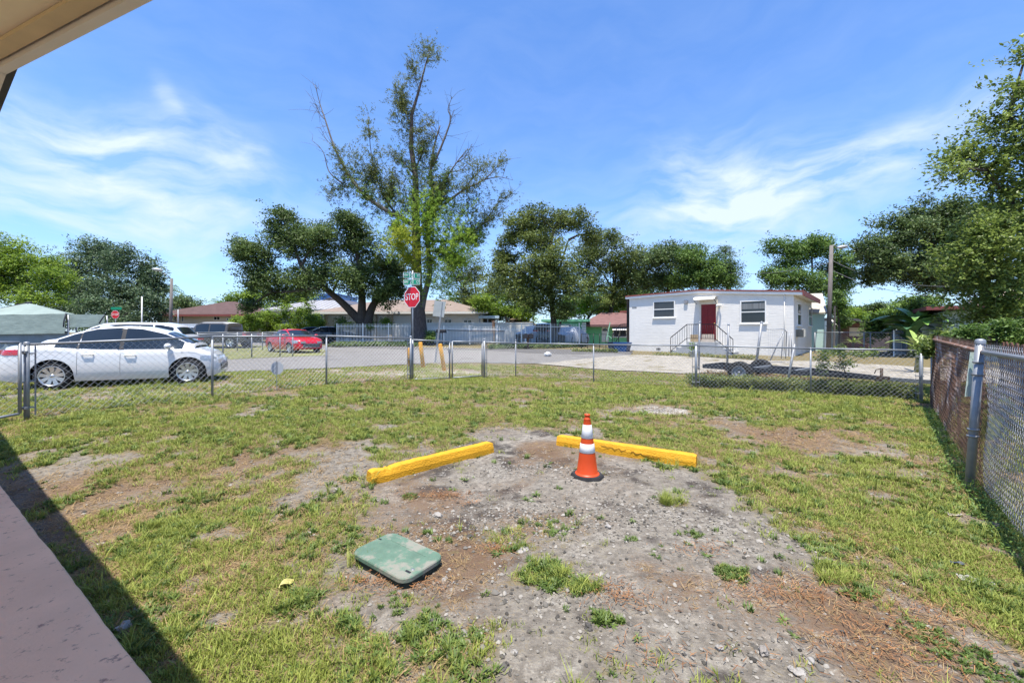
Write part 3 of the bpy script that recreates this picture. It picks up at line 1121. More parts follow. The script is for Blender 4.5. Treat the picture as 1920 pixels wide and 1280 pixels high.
# ---- right boundary fence: taller, doubled wire, leaning post, brown boards of the neighbour's fence behind it
RF0, RFp, RF1 = Vector((2.70, 1.62, 0)), Vector((4.90, 4.21, 0)), Vector((9.06, 8.78, 0))
rf = thing('chain_link_fence', 'tall double layered chain link fence along the right side of the lawn', 'fence', RFp)
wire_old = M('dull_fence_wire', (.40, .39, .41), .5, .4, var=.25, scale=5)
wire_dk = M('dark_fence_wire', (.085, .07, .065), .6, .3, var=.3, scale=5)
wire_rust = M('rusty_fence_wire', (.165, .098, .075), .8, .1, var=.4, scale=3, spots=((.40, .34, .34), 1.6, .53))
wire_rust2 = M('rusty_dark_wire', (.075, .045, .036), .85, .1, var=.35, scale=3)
RH = 1.50
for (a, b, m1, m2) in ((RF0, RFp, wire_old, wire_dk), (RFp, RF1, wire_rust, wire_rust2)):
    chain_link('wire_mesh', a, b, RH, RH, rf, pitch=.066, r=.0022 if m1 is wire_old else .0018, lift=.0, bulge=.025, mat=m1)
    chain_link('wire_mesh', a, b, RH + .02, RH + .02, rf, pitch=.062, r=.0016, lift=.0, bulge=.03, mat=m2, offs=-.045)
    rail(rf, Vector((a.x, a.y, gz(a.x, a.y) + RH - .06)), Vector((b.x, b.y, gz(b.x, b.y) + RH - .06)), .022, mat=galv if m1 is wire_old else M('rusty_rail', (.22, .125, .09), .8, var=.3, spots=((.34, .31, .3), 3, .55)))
PB = Vector((4.826, 4.285, 0))
lp = post(rf, PB, 1.58, .037, top_shift=(.125, .0))
for z in (.55, .62, 1.2, 1.33):
    f = z / 1.55
    mb = MB()
    mb.lathe([(.040, -.012), (.047, -.01), (.047, .01), (.040, .012)], (PB.x + .125 * f, PB.y, z), 12)
    mb.build('post_band', galv_dull, lp, world=True)
post(rf, Vector((9.12, 8.80, gz(9, 8.8))), 1.48, .026)
post(rf, Vector((7.06, 6.40, gz(6.9, 6.5))), 1.46, .022)

np_ = thing('notice_plate', 'narrow pale green notice plate tied to the leaning fence post', 'sign', (5.0, 4.44, .95))
mb = MB()
ax = Vector((.99, .12, 0)).normalized()
nn_ = Vector((.12, -.99, 0))
pc_ = Vector((5.0, 4.40, 1.19))
pl = [pc_ + ax * (sx + lean) + Vector((0, 0, z)) for (sx, lean, z) in ((-.06, -.035, -.24), (.06, -.035, -.24), (.06, .035, .24), (-.06, .035, .24))]
mb.add(pl + [p - nn_ * .004 for p in pl], [(0, 1, 2, 3), (7, 6, 5, 4), (0, 4, 5, 1), (1, 5, 6, 2), (2, 6, 7, 3), (3, 7, 4, 0)])
mb.build('plate', M('faded_green_print', (.50, .60, .54), .5, var=.12, scale=12, spots=((.24, .40, .33), 16, .55)), np_, world=True)

# neighbour's brown board fence, a metre behind the wire
bf = thing('board_fence', 'low weathered brown board fence seen through the right hand wire', 'fence', (6, 4.2, 0))
brown_w = M('brown_boards', (.27, .135, .095), .85, var=.35, scale=5, bump=.4, stretch=(6, 6, 1), spots=((.42, .33, .31), .9, .60))
dv = (RF1 - RFp).normalized()
nv = Vector((dv.y, -dv.x, 0))
base = RFp + nv * .95 - dv * 1.4
board = None
for k in range(58):
    p = base + dv * (k * .125)
    zz = gz(p.x, p.y)
    h = 1.38
    if board is None:
        mb = MB()
        mb.bar((0, 0, .40), (0, 0, 1.40), .11, .02, up=(nv.x, nv.y, 0))
        board = mb.build('board', brown_w, bf)
        me_ = board.data
    else:
        board = bpy.data.objects.new('board', me_)
        COL.objects.link(board)
        board.parent = bf
    board.location = p + nv * (.012 * (k % 3)) - bf.location + Vector((0, 0, zz + .02 * math.sin(k * 1.7)))
mb = MB()
for z in (.55, 1.15):
    mb.bar(base + nv * .05 + Vector((0, 0, z + .08)), base + nv * .05 + dv * 7.2 + Vector((0, 0, z + .1)), .04, .09)
mb.build('fence_rail', brown_w, bf, world=True)


# ---- second wire fence, round the corner lot across the side street
def far_fence(label, pts, h, name='chain_link_fence', pitch=.14, r=.003, pr=.03, mesh=True):
    """pts: (column, depth)"""
    gs = [GX(px, Z) for px, Z in pts]
    t = thing(name, label, 'fence', gs[0])
    for i, g in enumerate(gs):
        post(t, g, h, pr, cap=False)
        if i:
            a = gs[i - 1]
            rail(t, a + Vector((0, 0, h - .03)), g + Vector((0, 0, h - .03)), .022)
            if mesh:
                chain_link('wire_mesh', a, g, h - .04, h - .04, t, pitch=pitch, r=r, spikes=False)
    return t


far_fence('chain link fence round the corner lawn where the red sedan stands', [(150, 17.5), (330, 18.2), (418, 19.0), (472, 19.6), (525, 20.2), (549, 20.4)], 1.2)
far_fence('chain link fence behind the corner lawn in front of the dark pickup', [(318, 25.0), (370, 25.5), (445, 26.0), (492, 27.0), (560, 28.5)], 1.25)
far_fence('chain link fence across the side yard beyond the utility pole', [(1528, 24.0), (1620, 22.5), (1632, 22.3), (1700, 21.3), (1760, 20.2)], 1.25)


# ---- white picket fences across the street
def picket(name, label, a, b, h, step, kind_w=.03, base=.12, mat=None, col_label=None, posts_every=2.4):
    A, B = GX(*a), GX(*b)
    t = thing(name, label, 'fence', A)
    d = (B - A)
    L = Vector((d.x, d.y, 0)).length
    u = Vector((d.x, d.y, 0)) / L
    mb = MB()
    for k in range(int(L / step)):
        p = A + u * (k * step)
        z = gz(p.x, p.y)
        w = kind_w
        q = u * (w / 2)
        s_ = Vector((-u.y, u.x, 0)) * .012
        pts = [p - q - s_, p + q - s_, p + q + s_, p - q + s_]
        vs = [(v.x, v.y, z + base) for v in pts] + [(v.x, v.y, z + h) for v in pts] + [(p.x, p.y, z + h + .06)]
        mb.add(vs, [(0, 1, 5, 4), (1, 2, 6, 5), (2, 3, 7, 6), (3, 0, 4, 7), (4, 5, 8), (5, 6, 8), (6, 7, 8), (7, 4, 8)])
    o = mb.build('pickets', mat or white_p, t, world=True)
    o['kind'] = 'stuff'
    for z in (base + .12, h - .18):
        mb = MB()
        mb.bar(A + Vector((0, 0, z)), B + Vector((0, 0, z)), .035, .045)
        mb.build('fence_rail', mat or white_p, t, world=True)
    n = max(1, round(L / posts_every))
    for k in range(n + 1):
        p = A + u * (L * k / n)
        mb = MB()
        mb.bbox(p.x - .04, p.x + .04, p.y - .04, p.y + .04, p.z, p.z + h + .08, .01)
        mb.build('post', mat or white_p, t, world=True)
    return t


picket('picket_fence', 'white metal picket fence behind the forked oak trunk', (632, 34.5), (778, 34.0), 1.62, .13)
picket('picket_fence', 'white metal picket fence with a double mailbox in front', (785, 33.5), (985, 31.0), 1.45, .13, .022)
picket('picket_fence', 'white picket fence in front of the covered cars', (978, 31.0), (1086, 31.0), 1.7, .12, .02)
wl = thing('boundary_wall', 'long low white wall in front of the tan roofed house', 'wall', GX(760, 37.5))
mb = MB()
A, B = GX(755, 37.5), GX(1000, 35.5)
mb.bar(A + Vector((0, 0, .85)), B + Vector((0, 0, .85)), .16, 1.75)
mb.build('wall', M('white_wall', (.68, .665, .63), .8, var=.06, scale=1), wl, world=True)
mb = MB()
mb.bar(A + Vector((0, 0, 1.75)), B + Vector((0, 0, 1.75)), .22, .06)
mb.build('coping', white_p, wl, world=True)
# the sliding bar of the white gate
mb = MB()
mb.tube([P(838, 619, 32.6), P(946, 621, 31.4)], .03, 8)
tag(mb.build('gate_bar', M('dark_bar', (.10, .08, .085), .6)), 'dark sliding bar fixed along the white picket fence', 'bar')
far_wall = thing('boundary_wall', 'pale blue grey wall in front of the brown roofed house', 'wall', GX(340, 44))
mb = MB()
mb.bar(GX(338, 43) + Vector((0, 0, .9)), GX(470, 43) + Vector((0, 0, .9)), .15, 1.8)
mb.build('wall', M('pale_blue_wall', (.52, .58, .66), .8, var=.06, scale=1), far_wall, world=True)
# ------------------------------------------------------------------ buildings


def block_wall(name, col, bump=.28):
    m = M(name, col, .85, var=.05, scale=1.2)
    nt = m.node_tree
    N, L = nt.nodes, nt.links
    tc = N.new('ShaderNodeTexCoord')
    mp = N.new('ShaderNodeMapping')
    mp.inputs['Rotation'].default_value = (R(90), 0, 0)
    L.new(tc.outputs['Object'], mp.inputs[0])
    br = N.new('ShaderNodeTexBrick')
    br.inputs['Scale'].default_value = 1
    br.inputs['Brick Width'].default_value = .4
    br.inputs['Row Height'].default_value = .2
    br.inputs['Mortar Size'].default_value = .012
    br.inputs['Color1'].default_value = (1, 1, 1, 1)
    br.inputs['Color2'].default_value = (.75, .75, .75, 1)
    br.inputs['Mortar'].default_value = (0, 0, 0, 1)
    L.new(mp.outputs[0], br.inputs['Vector'])
    nz = N.new('ShaderNodeTexNoise')
    nz.inputs['Scale'].default_value = 5
    nz.inputs['Detail'].default_value = 5
    m2 = N.new('ShaderNodeMapping')
    m2.inputs['Scale'].default_value = (.5, .5, 3)
    L.new(tc.outputs['Object'], m2.inputs[0])
    L.new(m2.outputs[0], nz.inputs['Vector'])
    ad = N.new('ShaderNodeMath')
    ad.operation = 'MULTIPLY_ADD'
    L.new(nz.outputs[0], ad.inputs[0])
    ad.inputs[1].default_value = 1.6
    L.new(br.outputs['Color'], ad.inputs[2])
    bp = N.new('ShaderNodeBump')
    bp.inputs['Strength'].default_value = bump
    bp.inputs['Distance'].default_value = .02
    L.new(ad.outputs[0], bp.inputs['Height'])
    L.new(bp.outputs[0], N['Principled BSDF'].inputs['Normal'])
    return m


def window(parent, x0, x1, z0, z1, y, frame=.05, split='h', fm=None, gm=None, blinds=False, axis='y', sgn=-1, sill=True):
    """framed window standing a little proud of a wall at y (outer side sgn); split h = one bar across, v = one upright, '' = none"""
    fm, gm = fm or white_p, gm or dark_glass

    def bx(mb, a0, a1, d0, d1, c0, c1):
        lo, hi = sorted((y + sgn * d0, y + sgn * d1))
        if axis == 'y':
            mb.box(a0, a1, lo, hi, c0, c1)
        else:
            mb.box(lo, hi, a0, a1, c0, c1)
    f = MB()
    bx(f, x0, x0 + frame, 0, .05, z0, z1)
    bx(f, x1 - frame, x1, 0, .05, z0, z1)
    bx(f, x0 + frame, x1 - frame, 0, .05, z1 - frame, z1)
    bx(f, x0 + frame, x1 - frame, 0, .05, z0, z0 + frame)
    if sill:
        bx(f, x0 - .04, x1 + .04, 0, .09, z0 - .05, z0)
    fr = f.build('window', fm, parent)
    cells = [(x0 + frame, x1 - frame, z0 + frame, z1 - frame)]
    if split == 'h':
        zm = (z0 + z1) / 2
        f = MB()
        bx(f, x0 + frame, x1 - frame, 0, .055, zm - .025, zm + .025)
        f.build('meeting_rail', fm, fr)
        cells = [(x0 + frame, x1 - frame, z0 + frame, zm - .025), (x0 + frame, x1 - frame, zm + .025, z1 - frame)]
    elif split == 'v':
        xm = (x0 + x1) / 2
        f = MB()
        bx(f, xm - .02, xm + .02, 0, .055, z0 + frame, z1 - frame)
        f.build('mullion', fm, fr)
        cells = [(x0 + frame, xm - .02, z0 + frame, z1 - frame), (xm + .02, x1 - frame, z0 + frame, z1 - frame)]
    for c in cells:
        g = MB()
        bx(g, c[0], c[1], .005, .02, c[2], c[3])
        g.build('pane', gm, fr)
        if blinds:
            g = MB()
            n = int((c[3] - c[2]) / .045)
            for k in range(n):
                zz = c[2] + (k + .3) * (c[3] - c[2]) / n
                bx(g, c[0] + .01, c[1] - .01, .02, .024, zz, zz + .016)
            g.build('blind', M('window_blind', (.05, .05, .052), .6), fr)
    return fr


# ---- A: the white block house with the red door
HA = R(-42)
HO = (7.83, 27.05)
HZ = gz(*HO) - .03
ha = thing('house', 'white block house with a red door, black stair railing and red roof edge', 'house', (HO[0], HO[1], HZ), HA)
fp = Plane(HO, HA, HZ)
wallm = block_wall('white_block', (.71, .68, .63))
LW = fp.at(1488, 600)[0]
DEP = 7.8
pk = fp.at(1310, 546)
z_l, z_r = fp.at(1182, 557)[1], fp.at(1488, 548)[1]
mb = MB()
mb.slab([(0, -.3), (LW, -.3), (LW, z_r), (pk[0], pk[1]), (0, z_l)], 'y', 0, DEP)
mb.build('wall', wallm, ha)
redp = M('red_fascia', (.22, .06, .05), .7, var=.2, scale=5)
th = .16
ov = .42
sl_l = (pk[1] - z_l) / pk[0]
sl_r = (pk[1] - z_r) / (LW - pk[0])
top = [(-.22, z_l - .22 * sl_l), (pk[0], pk[1]), (LW + ov, z_r - ov * sl_r)]
mb = MB()
mb.slab([(top[0][0], top[0][1] + .02), (top[1][0], top[1][1] + .02), (top[2][0], top[2][1] + .02), (top[2][0], top[2][1] + .10), (top[1][0], top[1][1] + .10), (top[0][0], top[0][1] + .10)], 'y', -.16, DEP + .3)
rf_ = mb.build('roof', redp, ha)
mb = MB()
mb.slab([(top[2][0] - .02, top[2][1] - .16), (top[2][0] + .02, top[2][1] - .16), (top[2][0] + .02, top[2][1] + .115), (top[2][0] - .02, top[2][1] + .115)], 'y', -.19, DEP + .33)
mb.build('fascia', redp, rf_)
mb = MB()   # white barge board under the thin red edge, and the soffit return at the right
mb.slab([(top[0][0], top[0][1] - .12), (top[1][0], top[1][1] - .12), (top[2][0] - .03, top[2][1] - .12), (top[2][0] - .03, top[2][1] + .015), (top[1][0], top[1][1] + .015), (top[0][0], top[0][1] + .015)], 'y', -.13, -.03)
mb.slab([(LW + .005, z_r - .12), (top[2][0] - .03, top[2][1] - .12), (top[2][0] - .03, top[2][1] - .06), (LW + .005, z_r - .06)], 'y', -.02, DEP)
mb.build('barge_board', white_p, rf_)
# windows of the front
a, b, z0, z1 = fp.rect(1225, 1266, 565, 595)
window(ha, a, b, z0, z1, 0, .06, 'h', gm=glass_grey, blinds=True)
a, b, z0, z1 = fp.rect(1388, 1437, 564, 606)
window(ha, a, b, z0, z1, 0, .06, 'h')
cb = MB()   # pale curtain behind the upper sash
cb.box(a + .07, b - .07, -.024, -.0205, (z0 + z1) / 2 + .16, z1 - .16)
cb.build('curtain', M('curtain', (.16, .17, .175), .8, var=.3, scale=14, stretch=(1, 1, .05)), ha)
# door in a recessed white surround
a, b, z0, z1 = fp.rect(1315, 1343, 571, 637)
mb = MB()
mb.box(a - .09, a, -.05, 0, z0, z1 + .3)
mb.box(b, b + .09, -.05, 0, z0, z1 + .3)
mb.box(a, b, -.05, 0, z1, z1 + .3)
mb.build('door_frame', M('cream_trim', (.66, .60, .50), .7, var=.05), ha)
door_m = M('red_door', (.19, .006, .008), .4, var=.15, scale=3)
mb = MB()
mb.box(a, b, -.03, 0, z0, z1)
dr = mb.build('door', door_m, ha)
w = b - a
for (fx0, fx1) in ((.13, .45), (.55, .87)):
    for (fz0, fz1) in ((.05, .30), (.36, .70), (.77, .93)):
        mb = MB()
        mb.bbox(a + fx0 * w, a + fx1 * w, -.048, -.028, z0 + fz0 * (z1 - z0), z0 + fz1 * (z1 - z0), .012)
        mb.build('panel', door_m, dr)
mb = MB()
mb.lathe([(.0, -.09), (.03, -.085), (.03, -.05), (.012, -.045), (.012, -.03)], (b - .08, 0, z0 + .95), 12, axis='y')
mb.build('handle', M('brass', (.5, .35, .12), .3, .9), dr)
# curved awning above it
a2, b2, z2, z3 = fp.rect(1305, 1345, 557, 566)
mb = MB()
prof = [(-.01, z3 + .0), (-.28, z3 - .03), (-.48, z3 - .10), (-.55, z3 - .20)]
for i in range(3):
    (y0, h0), (y1, h1) = prof[i], prof[i + 1]
    mb.add([(a2, y0, h0), (b2, y0, h0), (b2, y1, h1), (a2, y1, h1), (a2, y0, h0 - .03), (b2, y0, h0 - .03), (b2, y1, h1 - .03), (a2, y1, h1 - .03)], [(0, 1, 2, 3), (7, 6, 5, 4), (0, 4, 5, 1), (2, 6, 7, 3), (1, 5, 6, 2), (0, 3, 7, 4)])
aw = mb.build('awning', M('cream_awning', (.62, .58, .50), .5, var=.08), ha)
mb = MB()
for x in (a2 + .03, b2 - .03):
    mb.tube([(x, -.02, z3 - .42), (x, -.62, z3 - .17)], .015, 6)
mb.build('awning_bracket', black_p, aw)
mb = MB()   # vent hood left of the door, lamp right of it, small meter box, conduit, spigot, crawl vents
a, b, z0, z1 = fp.rect(1283, 1290, 563, 569)
mb.bbox(a, b, -.10, 0, z0, z1, .02)
mb.build('vent_hood', M('vent_grey', (.25, .25, .26), .6), ha)
a, z = fp.at(1347, 573)
mb = MB()
mb.lathe([(0, -.06), (.06, -.05), (.06, 0)], (a + .05, 0, z), 10, axis='y')
for s_ in (0, .16):
    mb.tube([(a + .05, -.06, z), (a + .02 + s_, -.16, z + .02), (a + s_, -.28, z - .02)], [.025, .045, .065], 10)
mb.build('flood_lamp', white_p, ha)
a, z = fp.at(1471, 545)
mb = MB()
mb.tube([(a, -.03, .3), (a, -.03, z)], .018, 6)
mb.build('conduit', white_p, ha)
a, b, z0, z1 = fp.rect(1231, 1239, 652, 656)
for k in range(3):
    mb = MB()
    x = a + (b - a) * k / 3
    mb.box(x, x + (b - a) * .24, -.012, .02, z0, z1)
    mb.build('crawl_vent', black_p, ha)
a, b, z0, z1 = fp.rect(1185.6, 1194, 575.2, 577.6)
mb = MB()
for k in range(5):   # small dark house number
    x = a + (b - a) * k / 5
    mb.box(x, x + (b - a) * .13, -.012, 0, z0, z1)
    mb.box(x, x + (b - a) * .16, -.012, -.001, z0 - .0, z0 + .02)
mb.build('house_number', M('number_grey', (.16, .17, .18), .6), ha)
# dark timber post and overhang at the left end
mb = MB()
mb.box(-.34, -.16, .3, .48, -.1, z_l - .1)
mb.build('corner_post', M('dark_timber', (.03, .024, .02), .8), ha)
mb = MB()
mb.box(-1.3, -.05, 1.2, 2.8, z_l - .95, z_l - .82)
mb.build('side_roof', redp, ha)
# steps and landing
sp = Plane((HO[0] + math.sin(HA) * 1.15, HO[1] - math.cos(HA) * 1.15), HA, HZ)
l0, l1 = sp.at(1287, 640)[0], sp.at(1341, 640)[0]
zl = sp.at(1300, 641)[1]
conc = M('grey_concrete', (.36, .37, .38), .9, var=.12, scale=4, bump=.3)
mb = MB()
mb.box(l0, l1, -1.15, 0, -.3, zl)
st = mb.build('landing', conc, ha)
nst = 3
for side in (-1, 1):
    for k in range(nst):
        zt = zl * (nst - k) / (nst + 1)
        x = (l0 - .30 * (k + 1), l0 - .30 * k) if side < 0 else (l1 + .30 * k, l1 + .30 * (k + 1))
        mb = MB()
        mb.box(x[0], x[1], -1.10, -.01, -.3, zt)
        mb.build('step', conc, ha)
rl = MB()
xl, zl0 = sp.at(1257, 633)
xr, zr0 = sp.at(1374, 636)
zt = sp.at(1300, 608)[1]
yy = -1.12
y0r = -1.15
pts = [(xl, zl0), (l0 + .02, zt), (l1 - .02, zt), (xr, zr0)]
rr = MB()
for i in range(3):
    rr.bar((pts[i][0], yy, pts[i][1]), (pts[i + 1][0], yy, pts[i + 1][1]), .04, .04)
    rr.bar((pts[i][0], yy, max(.12, pts[i][1] - (.80))), (pts[i + 1][0], yy, max(.12, pts[i + 1][1] - .80)), .03, .03)
iron = M('black_iron', (.012, .012, .016), .45, .2, var=.1)
ro = rr.build('railing', iron, ha)
for i in range(3):
    (xa, za), (xb, zb) = pts[i], pts[i + 1]
    n = max(2, int((xb - xa) / .125))
    for k in range(n + (1 if i == 2 else 0)):
        f = k / n
        x, z = xa + (xb - xa) * f, za + (zb - za) * f
        thick = k == 0 or (i == 2 and k == n)
        mb = MB()
        mb.tube([(x, yy, (0.0 if thick else max(.12, z - .8))), (x, yy, z)], .02 if thick else .0095, 6)
        mb.build('baluster' if not thick else 'newel', iron, ro)
for sx in (l0 + .15, l0 + .75):   # cardboard boxes on the landing
    pass
bxm = M('cardboard', (.40, .30, .19), .85, var=.12)
a, z = sp.at(1296, 641)
for (x0_, w_, h_, lab) in ((.12, .46, .42, 'brown cardboard box on the landing beside the railing'), (.75, .55, .44, 'pale cardboard box on the landing in front of the red door')):
    loc = Matrix.Rotation(HA, 3, 'Z') @ Vector((l0 + x0_, -.85, 0)) + Vector((HO[0], HO[1], HZ + zl))
    t = thing('cardboard_box', lab, 'box', loc, HA, 'cardboard boxes on the landing')
    mb = MB()
    mb.box(0, w_, 0, .4, 0, h_)
    mb.build('carton', bxm if x0_ < .5 else M('pale_cardboard', (.52, .44, .36), .85, var=.15), t)
    mb = MB()
    mb.box(w_ / 2 - .03, w_ / 2 + .03, -.003, .4, h_, h_ + .003)
    mb.build('tape', M('tape', (.5, .42, .28), .3), t)
# right hand wall: two narrow windows and a window air conditioner
RW = (HO[0] + math.cos(HA) * LW, HO[1] + math.sin(HA) * LW)
rp_ = Plane(RW, HA + math.pi / 2, HZ)


def clampy(t):
    return max(.1, min(DEP - .1, t))


for (x0, x1, y0, y1) in ((1494, 1501.5, 569, 610), (1515, 1521.5, 576, 611)):
    a, b, z0, z1 = rp_.rect(x0, x1, y0, y1)
    zc0, zc1 = rp_.at((x0 + x1) / 2, y1)[1], rp_.at((x0 + x1) / 2, y0)[1]
    a, b = sorted((a, b))
    window(ha, clampy(a), clampy(b), zc0, zc1, LW, .05, 'h', axis='x', sgn=1, gm=glass_grey)
a, b, z0, z1 = rp_.rect(1492, 1502, 616, 634)
a = clampy(a)
mb = MB()
mb.bbox(LW, LW + .38, a, a + .66, z1 - .45, z1 - .02, .02)
ac = mb.build('air_conditioner', M('ac_cream', (.58, .55, .47), .6, var=.06), ha)
mb = MB()
for k in range(9):
    zz = z1 - .42 + k * .043
    mb.box(LW + .03, LW + .35, a - .015, a + .001, zz, zz + .022)
mb.build('ac_grille', black_p, ac)


# ---- generic hip roofed bungalow placed by photo columns
def hip_roof(mb, x0, x1, y0, y1, z, zr, inset=None, t=.14):
    d = (y1 - y0) / 2
    i = inset if inset is not None else d
    ym = (y0 + y1) / 2
    xa, xb = x0 + i, x1 - i
    if xb < xa + .1:
        xa = xb = (x0 + x1) / 2
        xb += .1
    vs = [(x0, y0, z), (x1, y0, z), (x1, y1, z), (x0, y1, z), (xa, ym, zr), (xb, ym, zr), (x0, y0, z - t), (x1, y0, z - t), (x1, y1, z - t), (x0, y1, z - t)]
    mb.add(vs, [(0, 1, 5, 4), (1, 2, 5), (2, 3, 4, 5), (3, 0, 4), (0, 6, 7, 1), (1, 7, 8, 2), (2, 8, 9, 3), (3, 9, 6, 0), (9, 8, 7, 6)])
    return mb


def house_at(label, xl, xr, Z, rot, z0=None, name='house'):
    """frame with its origin at the front left corner (photo column xl, depth Z); returns thing, plane, front length"""
    A = GX(xl, Z)
    zz = A.z if z0 is None else z0
    t = thing(name, label, 'house', (A.x, A.y, zz), rot)
    pl = Plane((A.x, A.y), rot, zz)
    return t, pl, pl.at(xr, 600)[0]


# B: brown roofed house far left
hb, pb, lb = house_at('cream bungalow with a brown hip roof beyond the parked cars', 296, 462, 48, R(-4))
mb = MB()
zw = pb.at(380, 591)[1]
mb.box(0, lb, 0, 9, -.3, zw)
mb.build('wall', M('cream_wall', (.58, .50, .38), .85, var=.06, scale=.6), hb)
shingle_b = M('brown_shingle', (.085, .05, .045), .9, var=.28, scale=2.2, bump=.5, bscale=14, stretch=(1, 1, 4), spots=((.13, .085, .07), .8, .6))
mb = MB()
hip_roof(mb, -.7, lb + .7, -.7, 9.7, zw + .1, pb.at(395, 568)[1] + 0.5, inset=5.6, t=.22)
rb = mb.build('roof', shingle_b, hb)
mb = MB()
mb.box(-.74, lb + .74, -.76, -.705, zw - .14, zw + .06)
mb.build('fascia', redp, rb)
for (x0, x1, y0, y1, sp_) in ((306, 310, 593, 600, ''), (327, 331, 592, 604, ''), (341, 345, 592, 603, ''), (401, 413, 593, 600, 'v'), (425, 434, 596, 601, 'v'), (443, 449, 595, 602, '')):
    a, b, z0, z1 = pb.rect(x0, x1, y0, y1)
    window(hb, a, b, z0, z1, 0, .05, sp_, sill=False)

# C: grey house with the standing seam roof
hc, pc, lc = house_at('blue grey house with a silver standing seam metal roof', 505, 640, 47, R(-3))
zw = pc.at(560, 582)[1]
mb = MB()
mb.box(.5, lc, 0, 8, -.3, zw)
mb.build('wall', M('pale_grey_wall', (.55, .58, .62), .85, var=.05, scale=.6), hc)
steel_roof = M('steel_roof', (.36, .35, .35), .5, .25, var=.12, scale=1.5)
mb = MB()
zr = pc.at(560, 566)[1] + .5
hip_roof(mb, -.5, lc + .5, -.8, 8.8, zw + .1, zr, inset=3.4, t=.2)
rc = mb.build('roof', steel_roof, hc)
n = int(lc / .55)
for k in range(1, n):
    x = -.5 + k * (lc + 1) / n
    f = min(1.0, max(0, min((x + .5) / 3.4, (lc + .5 - x) / 3.4)))
    mb = MB()
    mb.bar((x, -.8, zw + .115), (x, -.8 + 4.8 * f, zw + .115 + (zr - zw - .1) * f), .045, .06)
    mb.build('seam', steel_roof, rc)
a, b, z0, z1 = pc.rect(587, 607, 586, 603)
window(hc, a, b, z0, z1, 0, .06, 'v', gm=M('blue_shutter', (.17, .24, .34), .5, var=.1), sill=False)
a, b, z0, z1 = pc.rect(545, 556, 588, 600)
window(hc, a, b, z0, z1, 0, .06, '', gm=M('blue_shutter', (.17, .24, .34), .5), sill=False)
# gable of the roof behind it, and the blue tarpaulin roof further off
hc2, pc2, lc2 = house_at('low grey house with a dark gable, behind the forked oak', 596, 650, 60, R(-3))
zw = pc2.at(620, 572)[1]
mb = MB()
mb.box(0, lc2, 0, 8, -.3, zw)
mb.build('wall', M('pale_grey_wall', (.55, .58, .62), .85), hc2)
zr = pc2.at(616, 560)[1]
mb = MB()
mb.slab([(-.5, zw - .1), (lc2 / 2, zr - .1), (lc2 + .5, zw - .1), (lc2 + .5, zw + .12), (lc2 / 2, zr + .12), (-.5, zw + .12)], 'y', -.8, 8.5)
mb.build('roof', M('dark_metal_roof', (.12, .11, .115), .5, .3, var=.2), hc2)
mb = MB()
hb2, pb2, lb2 = house_at('tall building with a bright blue wall behind the oak crown', 560, 632, 70, R(0), name='building')
mb.box(0, lb2, 0, 9, -.3, pb2.at(600, 553)[1])
mb.build('wall', M('blue_sheet', (.16, .30, .58), .6, var=.1, scale=.3), hb2)
mb = MB()
zt_ = pb2.at(600, 553)[1]
mb.box(-.2, lb2 + .2, -.2, 9.2, zt_, zt_ + .25)
mb.build('roof', M('blue_roof', (.10, .20, .45), .6, var=.1), hb2)

# D: long white house with the tan shingle roof
hd, pd, ld = house_at('long white house with a tan shingle roof behind the stop sign', 606, 905, 42, R(-2))
zw = pd.at(760, 586)[1]
mb = MB()
mb.box(0, ld, 0, 9, -.3, zw)
mb.build('wall', M('warm_white_wall', (.66, .65, .62), .85, var=.05, scale=.5), hd)
tan = M('tan_shingle', (.21, .165, .14), .9, var=.2, scale=2.0, bump=.4, bscale=12, stretch=(1, 1, 4))
mb = MB()
hip_roof(mb, -.7, ld + .6, -.8, 9.8, zw + .08, pd.at(760, 561)[1] + 0.3, inset=5.2, t=.16)
rd_ = mb.build('roof', tan, hd)
mb = MB()
mb.box(-.72, ld + .62, -.86, -.805, zw - .16, zw + .06)
mb.build('fascia', white_p, rd_)
for (x0, x1, y0, y1, s_) in ((712, 718, 592, 606, ''), (800, 811, 598, 608, 'v'), (833, 847, 598, 608, 'v'), (869, 885, 599, 609, 'v'), (640, 650, 592, 606, 'v')):
    a, b, z0, z1 = pd.rect(x0, x1, y0, y1)
    window(hd, a, b, z0, z1, 0, .06, s_, sill=False)
for (x0, x1) in ((611, 614.5), (704, 707), (727, 737)):
    a, b, z0, z1 = pd.rect(x0, x1, 586, 612)
    mb = MB()
    mb.bbox(a, b, -.35, -.003, -.2, zw - .02, .03)
    mb.build('column', M('stone_column', (.50, .44, .37), .85, var=.15, scale=5), hd)
a, b, z0, z1 = pd.rect(737, 770, 588, 612)
mb = MB()
mb.box(a, b, -.04, 0, z0 - 1, z1 - .2)
gd = mb.build('garage_door', M('garage_white', (.74, .76, .78), .6, var=.03), hd)
for k in range(4):
    mb = MB()
    zz = z0 - 1 + (z1 - z0 + .8) * (k + .5) / 4
    mb.box(a + .1, b - .1, -.052, -.038, zz - .22, zz + .22)
    mb.build('panel', M('garage_white', (.74, .76, .78), .6), gd)
mb = MB()    # side porch with a flat blue-white roof
a, b, z0, z1 = pd.rect(898, 936, 593, 597)
mb.box(a, b, -.5, 4, z0, z1 + .05)
po = mb.build('porch_roof', M('porch_blue', (.42, .55, .66), .6), hd)
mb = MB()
mb.box(a + .2, b - .5, .6, .7, -.2, z0)  # near-black sheet, its colour standing in for the shade under the porch roof
mb.build('porch_shade_sheet', M('porch_shade', (.03, .035, .03), .8), po)
for f in (.06, .45, .92):
    mb = MB()
    x = a + (b - a) * f
    mb.box(x - .05, x + .05, -.4, -.3, -.2, z0)
    mb.build('porch_post', M('porch_grey', (.25, .28, .32), .7), po)

